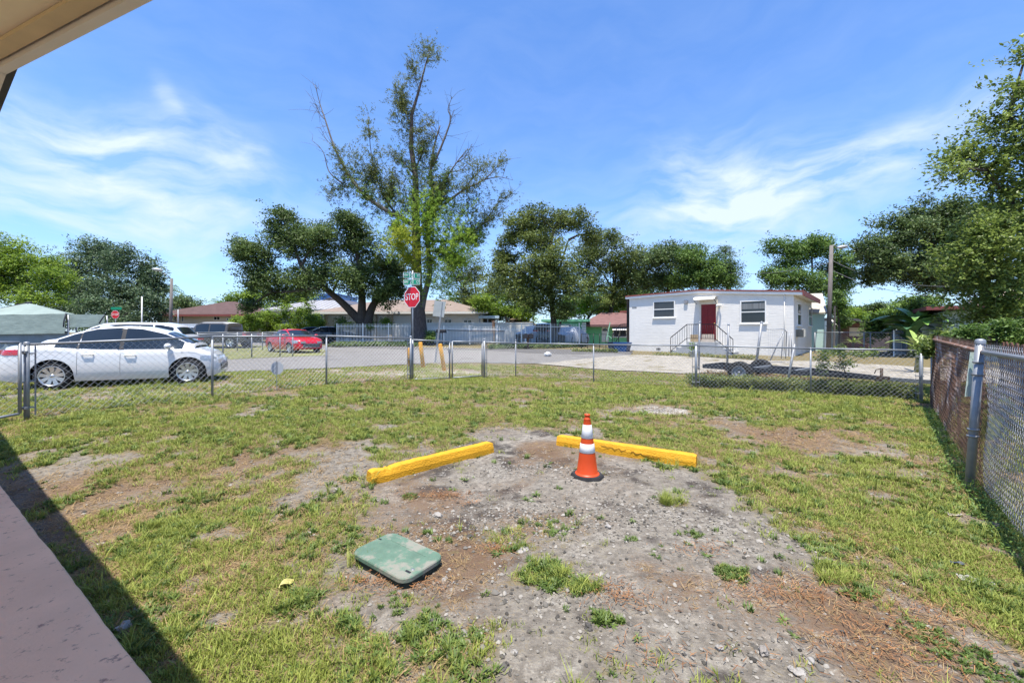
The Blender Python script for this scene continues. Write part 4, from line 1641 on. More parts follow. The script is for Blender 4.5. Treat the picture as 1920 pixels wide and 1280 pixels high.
# F: gazebo / tile roofed shelter
hf, pf, lf = house_at('tan roofed garden shelter beyond the white wall', 938, 1010, 41, R(0), name='shelter')
z0 = pf.at(970, 610)[1]
z1 = pf.at(970, 598)[1]
mb = MB()
hip_roof(mb, -.1, lf + .1, -.1, 4, z0, z1, inset=1.3, t=.12)
mb.build('roof', M('tan_canvas', (.25, .19, .13), .85, var=.12, scale=2), hf)
mb = MB()
hip_roof(mb, lf * .22, lf * .72, .9, 3.0, z1 + .02, z1 + .3, inset=.8, t=.08)
mb.build('roof_vent', M('tan_canvas', (.25, .19, .13), .85), hf)
for x in (.15, lf - .15):
    for y in (.1, 3.8):
        mb = MB()
        mb.box(x - .07, x + .07, y, y + .14, -.2, z0 - .12)
        mb.build('post', M('dark_timber', (.03, .024, .02), .8), hf)
mb = MB()
mb.box(.1, lf - .1, 3.85, 3.95, z0 - .5, z0 - .12)
mb.build('valance', M('brown_trim', (.16, .08, .045), .8), hf)

# G: green house
hg, pg, lg = house_at('bright green house with a maroon roof and white awnings', 1026, 1182, 37, R(-10))
green = M('mint_green_wall', (.20, .56, .28), .8, var=.06, scale=.8)
zf = pg.at(1060, 603)[1]
a1 = pg.at(1098, 600)[0]
mb = MB()
mb.box(0, a1, 0, 8, -.3, zf)
mb.box(a1, lg, 1.6, 8, -.3, pg.at(1130, 607)[1])
mb.build('wall', green, hg)
mb = MB()
mb.box(-.5, a1 + .4, -.5, 8, zf, zf + .2)
mb.build('flat_roof', M('green_fascia', (.16, .42, .26), .7), hg)
zr0 = pg.at(1140, 608)[1]
zr1 = pg.at(1140, 591)[1]
ar = pg.at(1085, 600)[0]
mb = MB()
mb.add([(ar, .9, zr0), (lg + 1, .9, zr0), (lg + 1, 5, zr1 + .45), (ar + 2.2, 5, zr1 + .45), (ar, 9, zr0), (lg + 1, 9, zr0)], [(0, 1, 2, 3), (3, 2, 5, 4), (0, 3, 4)])
mb.box(ar, lg + 1, .85, .95, zr0 - .2, zr0)
mb.build('roof', M('maroon_shingle', (.16, .085, .08), .9, var=.18, scale=2.5, bump=.3), hg)
a, b, z0, z1 = pg.rect(1091, 1099, 604, 640)
for k in range(9):
    mb = MB()
    zz = -.1 + k * (zf + .05) / 9
    mb.bbox(a - (.08 if k % 2 else 0), b, -.06, .0, zz, zz + (zf / 9) - .03, .012)
    mb.build('quoin', white_p, hg)
a, b, z0, z1 = pg.rect(1050, 1072, 609, 628)
window(hg, a, b, z0, z1, 0, .06, 'v')
mb = MB()
mb.add([(a - .1, -.01, z1 + .1), (b - .15, -.01, z1 + .1), (b - .4, -.75, z1 - .32), (a - .1, -.75, z1 - .32), (a - .1, -.01, z1 + .06), (b - .15, -.01, z1 + .06), (b - .4, -.75, z1 - .36), (a - .1, -.75, z1 - .36)],
       [(0, 1, 2, 3), (7, 6, 5, 4), (3, 2, 6, 7), (1, 5, 6, 2), (0, 3, 7, 4)])
mb.build('awning', white_p, hg)
pg2 = Plane((hg.location.x - math.sin(R(-10)) * 1.6, hg.location.y + math.cos(R(-10)) * 1.6), R(-10), hg.location.z)
a, b, z0, z1 = pg2.rect(1128, 1141, 612, 641)
mb = MB()
mb.box(a, b, 1.55, 1.598, z0, z1)
d_ = mb.build('door', M('white_door', (.70, .70, .68), .6), hg)
mb = MB()
fan = [((a + b) / 2 + .24 * math.cos(R(k)), z1 - .42 + .24 * math.sin(R(k))) for k in range(0, 181, 20)]
mb.slab(fan, 'y', 1.535, 1.552)
mb.build('fanlight', dark_glass, d_)
a, b, z0, z1 = pg2.rect(1147, 1175, 612, 640)
window(hg, a + .1, b, z0 + .4, z1 - .05, 1.6, .06, 'v')
mb = MB()
mb.add([(a, 1.59, z1 + .1), (b + .2, 1.59, z1 + .1), (b + .2, .8, z1 - .3), (a, .8, z1 - .3), (a, 1.59, z1 + .05), (b + .2, 1.59, z1 + .05), (b + .2, .8, z1 - .35), (a, .8, z1 - .35)],
       [(0, 1, 2, 3), (7, 6, 5, 4), (3, 2, 6, 7), (1, 5, 6, 2), (0, 3, 7, 4)])
mb.build('awning', white_p, hg)
# green railing frame leaning, and black fences in its yard
mb = MB()
mb.bar(P(1136, 641, 33), P(1144, 604, 33), .06, .06)
mb.bar(P(1139, 628, 33), P(1147, 634, 33), .05, .05)
tag(mb.build('leaning_prop', M('mint_pole', (.30, .58, .42), .6)), 'pale green pole leaning in front of the green house', 'pole')
bl = thing('iron_fence', 'thin black railing in front of the green house', 'fence', GX(1095, 29))
mb = MB()
A, B = GX(1090, 29), GX(1160, 28)
for z in (1.05, .15):
    mb.bar(A + Vector((0, 0, z)), B + Vector((0, 0, z)), .03, .03)
mb.build('fence_rail', iron, bl, world=True)
for k in range(7):
    p = A + (B - A) * (k / 6)
    mb = MB()
    mb.tube([p, p + Vector((0, 0, 1.1))], .025, 6)
    mb.build('post', iron, bl, world=True)
bs = thing('stair_railing', 'black stair railing beside the left end of the white house', 'railing', GX(1160, 27.5))
mb = MB()
q = [P(1148, 628, 27.5), P(1163, 608, 27.5), P(1180, 606, 27.5)]
for dz in (0, -.75):
    for i in range(2):
        mb.bar(q[i] + Vector((0, 0, dz)), q[i + 1] + Vector((0, 0, dz)), .04, .04)
mb.build('handrail', iron, bs, world=True)
for k in range(9):
    f = k / 8 * 2
    i = min(1, int(f))
    p = q[i] + (q[i + 1] - q[i]) * (f - i)
    mb = MB()
    mb.tube([p, p + Vector((0, 0, -.85))], .012, 5)
    mb.build('baluster', iron, bs, world=True)

# H: the aqua building and sheds behind the white house
h1, p1, l1_ = house_at('pale aqua building with a grey shingle roof behind the white house', 1522, 1546, 27, R(-30), name='building')
aqua = M('aqua_wall', (.50, .70, .66), .85, var=.05, scale=1)
ze = p1.at(1536, 588)[1]
zr = p1.at(1540, 560)[1]
mb = MB()
mb.slab([(0, -.3), (l1_, -.3), (l1_, ze), (0, ze)], 'y', 0, 3.0)
mb.build('wall', aqua, h1)
mb = MB()
mb.slab([(-.25, ze - .02), (-.25, ze + .08), (1.8, zr + .5), (1.8, zr + .3)], 'x', -1.4, l1_ + .12)
mb.build('roof', M('grey_shingle', (.42, .39, .33), .9, var=.15, scale=3, bump=.4, stretch=(1, 1, 3)), h1)
mb = MB()
mb.slab([(0, ze), (1.7, zr + .38), (3.0, ze)], 'x', l1_ - .1, l1_)
mb.build('gable', aqua, h1)
window(h1, .8, 1.2, 1.6, 2.7, l1_, .05, 'h', axis='x', sgn=1)
h2, p2, l2 = house_at('pale blue shed with a tilted white awning behind the utility pole', 1552, 1592, 31, R(-8), name='shed')
zt = p2.at(1580, 601)[1]
mb = MB()
mb.box(0, l2, 0, 4, -.3, zt)
mb.build('wall', M('pale_blue_shed', (.46, .55, .60), .85, var=.06), h2)
a, b, z0, z1 = p2.rect(1556, 1578, 600, 612)
mb = MB()
mb.add([(a, -.01, z1 + .1), (b, -.01, z1 + .1), (b, -.8, z0), (a, -.8, z0), (a, -.01, z1 + .05), (b, -.01, z1 + .05), (b, -.8, z0 - .05), (a, -.8, z0 - .05)], [(0, 1, 2, 3), (7, 6, 5, 4), (3, 2, 6, 7), (1, 5, 6, 2), (0, 3, 7, 4)])
mb.build('awning', white_p, h2)
a, b, z0, z1 = p2.rect(1584, 1589, 612, 645)
window(h2, a, b, z0, z1, 0, .04, 'h', sill=False)
h3, p3, l3 = house_at('brown shed with a dark sloping roof and a beige boarded opening', 1588, 1636, 30, R(-6), name='shed')
zt = p3.at(1600, 602)[1]
zt2 = p3.at(1634, 610)[1]
brown_t = M('brown_timber', (.16, .075, .055), .85, var=.25, scale=4, stretch=(4, 4, 1))
mb = MB()
mb.slab([(0, -.3), (l3, -.3), (l3, zt2), (0, zt)], 'y', 0, 4)
mb.build('wall', brown_t, h3)
mb = MB()
mb.slab([(-.5, zt + .14), (l3 + .9, zt2 - .12), (l3 + .9, zt2 + .04), (-.5, zt + .3)], 'y', -.6, 4.4)
mb.build('roof', M('dark_metal_roof', (.12, .11, .115), .5, .3, var=.2), h3)
a, b, z0, z1 = p3.rect(1592, 1622, 614, 630)
mb = MB()
mb.box(a, b, -.04, 0, z0, z1)
mb.build('board', M('beige_board', (.52, .43, .29), .8, var=.08), h3)
for k in range(9):
    mb = MB()
    x = a + (b - a) * k / 9
    mb.box(x, x + (b - a) / 9 - .015, -.03, 0, -.1, z0 - .03)
    mb.build('plank', M('dark_plank', (.11, .055, .055), .85, var=.25), h3)
bk = thing('board_fence', 'weathered purple grey board fence in front of the banana plants', 'fence', GX(1632, 27))
A, B = GX(1630, 27), GX(1692, 25)
n = 26
for k in range(n):
    p = A + (B - A) * (k / n)
    mb = MB()
    mb.bar(p + Vector((0, 0, 0)), p + Vector((0, 0, 1.0 + .05 * math.sin(k * 3))), .09, .02, up=(0, 1, 0))
    mb.build('board', M('grey_board', (.20, .165, .17), .9, var=.3, scale=2), bk, world=True)
wg = thing('fence_gate', 'white mesh gate panel beside the dark blue tarpaulin', 'gate', GX(1676, 21))
mb = MB()
A0, A1 = GX(1676, 21.0), GX(1690, 21.6)
B0, B1 = GX(1690, 21.6), GX(1716, 21.4)
for a, b in ((A0, A1), (B0, B1)):
    for z in (.1, 1.0, 1.35):
        mb.bar(a + Vector((0, 0, z)), b + Vector((0, 0, z)), .04, .04)
    for f in (0, 1):
        p = a + (b - a) * f
        mb.bar(p, p + Vector((0, 0, 1.35)), .05, .05)
mb.build('gate_frame', M('pale_steel', (.55, .60, .63), .5, .3), wg, world=True)
chain_link('wire_mesh', A0, A1, 1.3, 1.3, wg, .1, .0035, mat=M('pale_steel', (.55, .60, .63)), spikes=False)
chain_link('wire_mesh', B0, B1, 1.0, 1.0, wg, .1, .0035, mat=M('pale_steel', (.55, .60, .63)), spikes=False)
tp = thing('covered_stack', 'dark blue tarpaulin over a stack behind the white gate panel', 'tarpaulin', GX(1700, 22.6))
mb = MB()
c = GX(1700, 22.8)
mb.bbox(c.x - .42, c.x + .42, c.y - .5, c.y + .5, c.z, c.z + 1.36, .06)
mb.build('cover', M('blue_tarp', (.045, .10, .17), .5, var=.3, scale=5, bump=.28), tp, world=True)

# right edge: neighbour's house behind the leaves
h4, p4, l4 = house_at('pale green house with maroon eaves half hidden by the right hand tree', 1768, 2060, 20, R(-38))
zt = 2.32
mb = MB()
mb.box(0, 11, 0, 6, -.3, zt)
mb.build('wall', M('sage_wall', (.42, .53, .47), .85, var=.06), h4)
mb = MB()
mb.box(-.7, 11.5, -.9, 6.5, zt + .05, zt + .23)
r4 = mb.build('roof', M('maroon_eave', (.19, .055, .05), .7, var=.2), h4)
mb = MB()
hip_roof(mb, 1.2, 11.4, -.7, 6.4, zt + .25, zt + 2.0, inset=2.6, t=.02)
mb.build('roof_slope', M('pinkish_tile', (.47, .37, .31), .9, var=.14, scale=3, bump=.4), r4)
for k in range(3):
    mb = MB()
    mb.box(.06 + k * .32, .30 + k * .32, -.06, 0, .9, zt - .2)
    mb.build('shutter', M('grey_green_shutter', (.33, .42, .39), .7), h4)
window(h4, 2.2, 3.6, 1.2, 2.2, 0, .06, 'v')

# ---- own house: the pink porch slab under foot and the eave overhead
slab_m = M('pink_porch_paint', (.82, .50, .315), .85, var=.08, scale=2.2, bump=.25, bscale=70, spec=.15, stretch=(1, 1, 1), spots=((.36, .205, .15), 15, .575))
sv = Vector((SLAB_LINE[1][0] - SLAB_LINE[0][0], SLAB_LINE[1][1] - SLAB_LINE[0][1], 0)).normalized()
sn = Vector((sv.y, -sv.x, 0))
p0 = Vector((*SLAB_LINE[0], 0)) - sv * 9
p1_ = Vector((*SLAB_LINE[1], 0)) + sv * 3.0
N_ = 260
edge = []
for k in range(N_ + 1):
    p = p0 + (p1_ - p0) * (k / N_)
    w_ = (mnoise.noise(p * 1.1) * .008 + mnoise.noise(p * 7) * .004)
    edge.append(p - sn * w_)
mb = MB()
nose = .012
vs, fs = [], []
for k, p in enumerate(edge):
    ch = .01 * max(0, mnoise.noise(p * 13) - .15)
    vs += [(p.x, p.y, -.15), (p.x, p.y, .085 - ch), (p.x + sn.x * nose, p.y + sn.y * nose, .10), (p.x + sn.x * 4.5, p.y + sn.y * 4.5, .10)]
for k in range(N_):
    i = k * 4
    for j in range(3):
        fs.append((i + j, i + 4 + j, i + 5 + j, i + 1 + j))
mb.add(vs, fs)
tag(mb.build('porch_floor', slab_m), kind='structure')

EZ = 2.35
ev = thing('eave', 'cream painted eave with a drip edge hanging over the pink porch floor', 'eave', (-1.345, 1.050, EZ))
cream = M('cream_soffit', (.88, .79, .58), .75, var=.07, scale=1.6, bump=.12, bscale=30)
trim = M('ochre_trim', (.66, .54, .34), .7, var=.12, scale=5)
corner = Vector((-1.345, 1.050, EZ))
d1 = Vector((.85, -.34, 0)).normalized()
d2 = Vector((-.83, .56, 0)).normalized()
n1 = Vector((-d1.y, d1.x, 0))      # outward
n2 = Vector((d2.y, -d2.x, 0))
e1, e2 = corner + d1 * 3.2, corner + d2 * 9
q1, q2 = e1 - n1 * 4, e2 - n2 * 4
mb = MB()
poly = [e1, corner, e2, q2 + Vector((0, 0, 0)), Vector((-3.0, -2.6, EZ)), q1]
mb.prism([(p.x, p.y) for p in poly], EZ, EZ + .13)
mb.build('soffit', cream, ev, world=True)


def edge_strip(a, b, n, in0, in1, z0, z1, name, mat):
    mb = MB()
    p = [a - n * in0, b - n * in0, b - n * in1, a - n * in1]
    mb.prism([(v.x, v.y) for v in p], z0, z1)
    return mb.build(name, mat, ev, world=True)


for (a, b, n) in ((corner, e1, n1), (e2, corner, n2)):
    edge_strip(a, b, n, -.022, -.002, EZ - .022, EZ + .14, 'fascia', white_p)
    edge_strip(a, b, n, .004, .034, EZ - .012, EZ - .002, 'soffit_trim', trim)
    if n is n2:
        edge_strip(a, b, n, -.045, -.024, EZ + .02, EZ + .15, 'drip_edge', M('dark_drip_edge', (.05, .045, .045), .5, .3))
# seams between the soffit sheets and a trim board running back from the corner
for k in range(5):
    a = corner + d1 * (.12 + k * .62)
    mb = MB()
    b = a - n1 * 2.6
    a2 = a - n1 * .12
    mb.bar(a2 + Vector((0, 0, -.003)), b + Vector((0, 0, -.003)), .014, .006)
    mb.build('seam', trim, ev, world=True)
bis = -(n1 + n2).normalized()
mb = MB()
mb.bar(corner + bis * .02 + Vector((0, 0, -.008)), corner + bis * 3 + Vector((0, 0, -.008)), .05, .016)
mb.build('mitre_trim', cream, ev, world=True)
# ------------------------------------------------------------------ trees, shrubs and weeds
bark_oak = M('oak_bark', (.075, .062, .052), .95, var=.35, scale=6, bump=.9, bscale=16, stretch=(3, 3, .6))
bark_tall = M('grey_brown_bark', (.085, .068, .062), .95, var=.4, scale=5, bump=1.0, bscale=12, stretch=(2, 2, .7))
bark_grey = M('grey_bark', (.13, .118, .11), .95, var=.3, scale=5, bump=.6, bscale=20)
LM = {
    'oak': leaf_mat('oak_leaves', (0.026, 0.052, 0.013), (0.177, 0.254, 0.071), .34, .5, .35),
    'oak2': leaf_mat('oak_leaves_olive', (0.039, 0.062, 0.013), (0.254, 0.313, 0.083), .36, .5, .35),
    'bright': leaf_mat('bright_leaves', (0.065, 0.130, 0.013), (0.307, 0.425, 0.053), .44, .5, .3),
    'mid': leaf_mat('mid_green_leaves', (0.046, 0.098, 0.018), (0.206, 0.319, 0.071), .38, .5, .35),
    'blue': leaf_mat('blue_green_leaves', (0.034, 0.065, 0.029), (0.171, 0.248, 0.118), .32, .5, .35),
    'dark': leaf_mat('dark_leaves', (0.029, 0.056, 0.017), (0.171, 0.242, 0.077), .32, .45, .4),
    'pine': leaf_mat('tall_tree_needles', (0.065, 0.088, 0.026), (0.254, 0.277, 0.094), .34, .6, .2),
    'yellow': leaf_mat('yellow_green_needles', (.20, .27, .022), (.48, .50, .07), .5, .6, .2),
    'lime': leaf_mat('fresh_green_needles', (.12, .22, .02), (.38, .52, .09), .55, .6, .2),
    'near': leaf_mat('near_tree_leaves', (.05, .09, .016), (.30, .38, .09), .45, .42, .4),
    'weed': leaf_mat('fence_weeds', (0.072, 0.111, 0.023), (0.307, 0.319, 0.112), .3, .6, .25),
    'pink': leaf_mat('dry_weeds', (.14, .085, .05), (.34, .25, .15), .2, .8, .1),
}


def rand_dir(r, n):
    v = r.normal(size=(n, 3))
    return v / (np.linalg.norm(v, axis=1)[:, None] + 1e-9)


def leaf_faces(r, Pn, size, elong=1.9, up=.55, along=None, tint=None):
    """one folded diamond leaf at each point"""
    n = len(Pn)
    nrm = rand_dir(r, n)
    nrm[:, 2] = np.abs(nrm[:, 2]) + up * r.uniform(.3, 1.3, n)
    nrm /= np.linalg.norm(nrm, axis=1)[:, None]
    if along is None:
        ax = rand_dir(r, n)
    else:
        ax = along + r.normal(0, .45, (n, 3))
    ax -= nrm * (ax * nrm).sum(1)[:, None]
    ax /= np.linalg.norm(ax, axis=1)[:, None] + 1e-9
    sd_ = np.cross(nrm, ax)
    L = (size * r.uniform(.6, 1.35, n))[:, None]
    Wd = L / elong
    b, t = Pn - ax * L / 2, Pn + ax * L / 2
    m = Pn - ax * L * .06 - nrm * Wd * .15
    V = np.stack([b, m + sd_ * Wd / 2, t, m - sd_ * Wd / 2], 1).reshape(-1, 3)
    Q = np.arange(n * 4).reshape(n, 4)
    return V, Q


def crown_points(r, blobs, n, twig, per, sub=(22, .28, .50), hollow=.34):
    """leaf positions: every mass is broken into smaller clouds, and those into twigs"""
    vol = np.array([b[3] * b[4] for b in blobs])
    out, tints, subs = [], [], []
    for b, share in zip(blobs, vol / vol.sum()):
        c, (rx, ry, rz) = np.array(b[0]), (b[3], b[5], b[4])
        rad = np.array([rx, ry, rz])
        k = max(4, int(sub[0] * r.uniform(.8, 1.2)))
        d = rand_dir(r, k)
        d[:, 2] *= 1.0
        sc = c + d * rad * r.uniform(hollow, .9, (k, 1))
        sr = np.mean(rad) * r.uniform(sub[1], sub[2], k)
        subs += [(c, s) for s in sc]
        nt = max(8, int(n * share / per))
        w = sr ** 2
        ch = r.choice(k, nt, p=w / w.sum())
        tw = sc[ch] + rand_dir(r, nt) * (sr[ch] * r.uniform(size=nt) ** .5 * (1 + np.abs(r.normal(0, .28, nt))))[:, None] * np.array([1.15, 1.15, .8])
        tt = np.clip(.42 + r.normal(0, .18, k)[ch] + r.normal(0, .24, nt), 0, 1)
        pts = np.repeat(tw, per, 0) + r.normal(0, twig, (nt * per, 3)) * np.array([1, 1, .6])
        out.append(pts)
        tints.append(np.clip(np.repeat(tt, per) + r.normal(0, .16, nt * per), 0, 1))
    return np.concatenate(out), np.concatenate(tints), subs


def px_blob(px, py, rx, ry, Z, dz=0.0, depth=None):
    Zz = Z + dz
    c = P(px, py, Zz)
    a, b = rx / F * Zz, ry / F * Zz
    return (c, 0, 0, a, b, depth or (a + b) / 2)


def limb(mb, pts, r0, r1, n=6, wob=.0, rr=None):
    """tapering limb through the points, smoothed"""
    pts = [Vector(p) for p in pts]
    out = []
    m = len(pts)
    for i in range(m - 1):
        p0, p1, p2, p3 = pts[max(0, i - 1)], pts[i], pts[i + 1], pts[min(m - 1, i + 2)]
        for k in range(4):
            t = k / 4
            out.append(.5 * ((2 * p1) + (p2 - p0) * t + (2 * p0 - 5 * p1 + 4 * p2 - p3) * t * t + (3 * p1 - p0 - 3 * p2 + p3) * t ** 3))
    out.append(pts[-1])
    if wob:
        out = [out[0]] + [p + Vector(rr.normal(0, wob, 3)) for p in out[1:]]
    rs = [r0 + (r1 - r0) * (k / (len(out) - 1)) ** .8 for k in range(len(out))]
    mb.tube(out, rs, n)
    return out


def tree(name, label, cat, Z, base, blobs, leaf, size, n, seed, limbs=(), bark=None, r=.3, per=11, twig=None, group=None, auto=True, elong=1.9, up=.55, hollow=.34, sub=(22, .28, .50), spray=None):
    """base = photo column of the foot; blobs = (column, row, half width, half height[, depth offset]); limbs = (points in (column, row[, depth offset]), r0, r1)"""
    rr = np.random.default_rng(seed)
    b = GX(base, Z) if not isinstance(base, tuple) else Vector((base[0], base[1], gz(*base)))
    t = thing(name, label, cat, b, group=group)
    bl = [px_blob(q[0], q[1], q[2], q[3], Z, q[4] if len(q) > 4 else rr.uniform(-.12, .12) * Z * .35) for q in blobs]
    pts, tint, subs = crown_points(rr, bl, n, twig or size * .95, per, sub, hollow)
    mb = MB()
    hub = None
    bark = bark or bark_oak
    for (lp, r0, r1) in limbs:
        o = limb(mb, [P(q[0], q[1], Z + (q[2] if len(q) > 2 else 0)) for q in lp], r0, r1, 9)
        hub = hub or []
        hub += o[len(o) // 2:]
    if not limbs:
        c = sum((q[0] for q in bl), Vector()) / len(bl)
        c.z = min(q[0].z for q in bl)
        o = limb(mb, [b - Vector((0, 0, .2)), b.lerp(c, .5) + Vector((rr.normal(0, .1), rr.normal(0, .1), 0)), c], r, r * .6, 8)
        hub = [o[-1], o[-4]]
    tk = mb.build('trunk', bark, t, world=True)
    if auto:
        br = MB()
        for q in bl:
            h = min(hub, key=lambda p: (p - q[0]).length)
            mid = h.lerp(q[0], .5) + Vector((0, 0, q[4] * .18))
            limb(br, [h, mid, q[0]], r * .38, r * .16, 5)
        for k, (c, s_) in enumerate(subs):
            if k % 2 == 0 or len(subs) < 60:
                s_ = Vector(s_)
                c_ = Vector(c)
                limb(br, [c_, c_.lerp(s_, .55) + Vector((0, 0, .1)), s_], r * .14, r * .035, 4)
        tag(br.build('branches', bark, tk, world=True), kind='stuff')
    along = None
    if spray:
        PT, AL, TT = [], [], []
        area = np.array([q[3] * q[4] for q in bl])
        for q, sh in zip(bl, area / area.sum()):
            ns = max(8, int(n * sh / 14))
            rad_ = np.array([q[3], q[5], q[4]])
            st = np.array(q[0]) + rr.normal(0, .45, (ns, 3)) * rad_
            d = rr.normal(0, .5, (ns, 3)) + np.array(spray[:3])
            d /= np.linalg.norm(d, axis=1)[:, None]
            L = spray[3] * rr.uniform(.4, 1.3, ns)
            f = rr.uniform(0, 1, (ns, 14))
            p = st[:, None] + d[:, None] * (f * L[:, None])[..., None] + rr.normal(0, .035, (ns, 14, 3)) - np.array([0, 0, 1.]) * (f ** 2 * L[:, None] * .25)[..., None]
            PT.append(p.reshape(-1, 3))
            AL.append(np.repeat(d, 14, 0))
            TT.append(np.clip(np.repeat(np.clip(.5 + rr.normal(0, .24, ns), 0, 1), 14) + rr.normal(0, .16, ns * 14), 0, 1))
        pts, along, tint = np.concatenate(PT), np.concatenate(AL), np.concatenate(TT)
    V, Q = leaf_faces(rr, pts, size, elong, up, along=along)
    cr = np_obj('crown', V, Q, LM[leaf], t, tint=np.repeat(tint, 4))
    return t


# the big forked oak beside the stop sign
tree('oak_tree', 'broad dark oak with a forked trunk left of the stop sign', 'tree', 36, 680,
     [(482, 490, 44, 52, -1), (530, 436, 50, 46, 0), (528, 405, 26, 18, 0), (592, 462, 58, 50, -1.5), (655, 440, 48, 42, 1), (652, 408, 26, 16, 0.5), (704, 478, 46, 48, 1.0), (640, 522, 62, 42, -2), (560, 528, 60, 40, -1), (495, 545, 40, 28, -1),
      (722, 548, 44, 36, -1), (455, 470, 20, 28, 0), (470, 575, 22, 14, 0), (745, 520, 28, 40, 1)],
     'oak', .19, 90000, 11,
     [(((684, 640), (682, 622), (677, 604), (664, 590), (640, 566, -.6), (604, 536, -1.2), (565, 500, -1.5)), .64, .16),
      (((678, 634), (678, 600), (679, 560), (676, 520), (668, 470)), .54, .15), (((686, 636), (689, 604), (700, 572, .4), (722, 542, .8), (735, 500, 1.0)), .56, .15), (((606, 537, -1.2), (560, 545, -1.4), (510, 548, -1.2)), .2, .08)], r=.34)

# the tall half bare tree behind the stop sign
TZ = 33.0


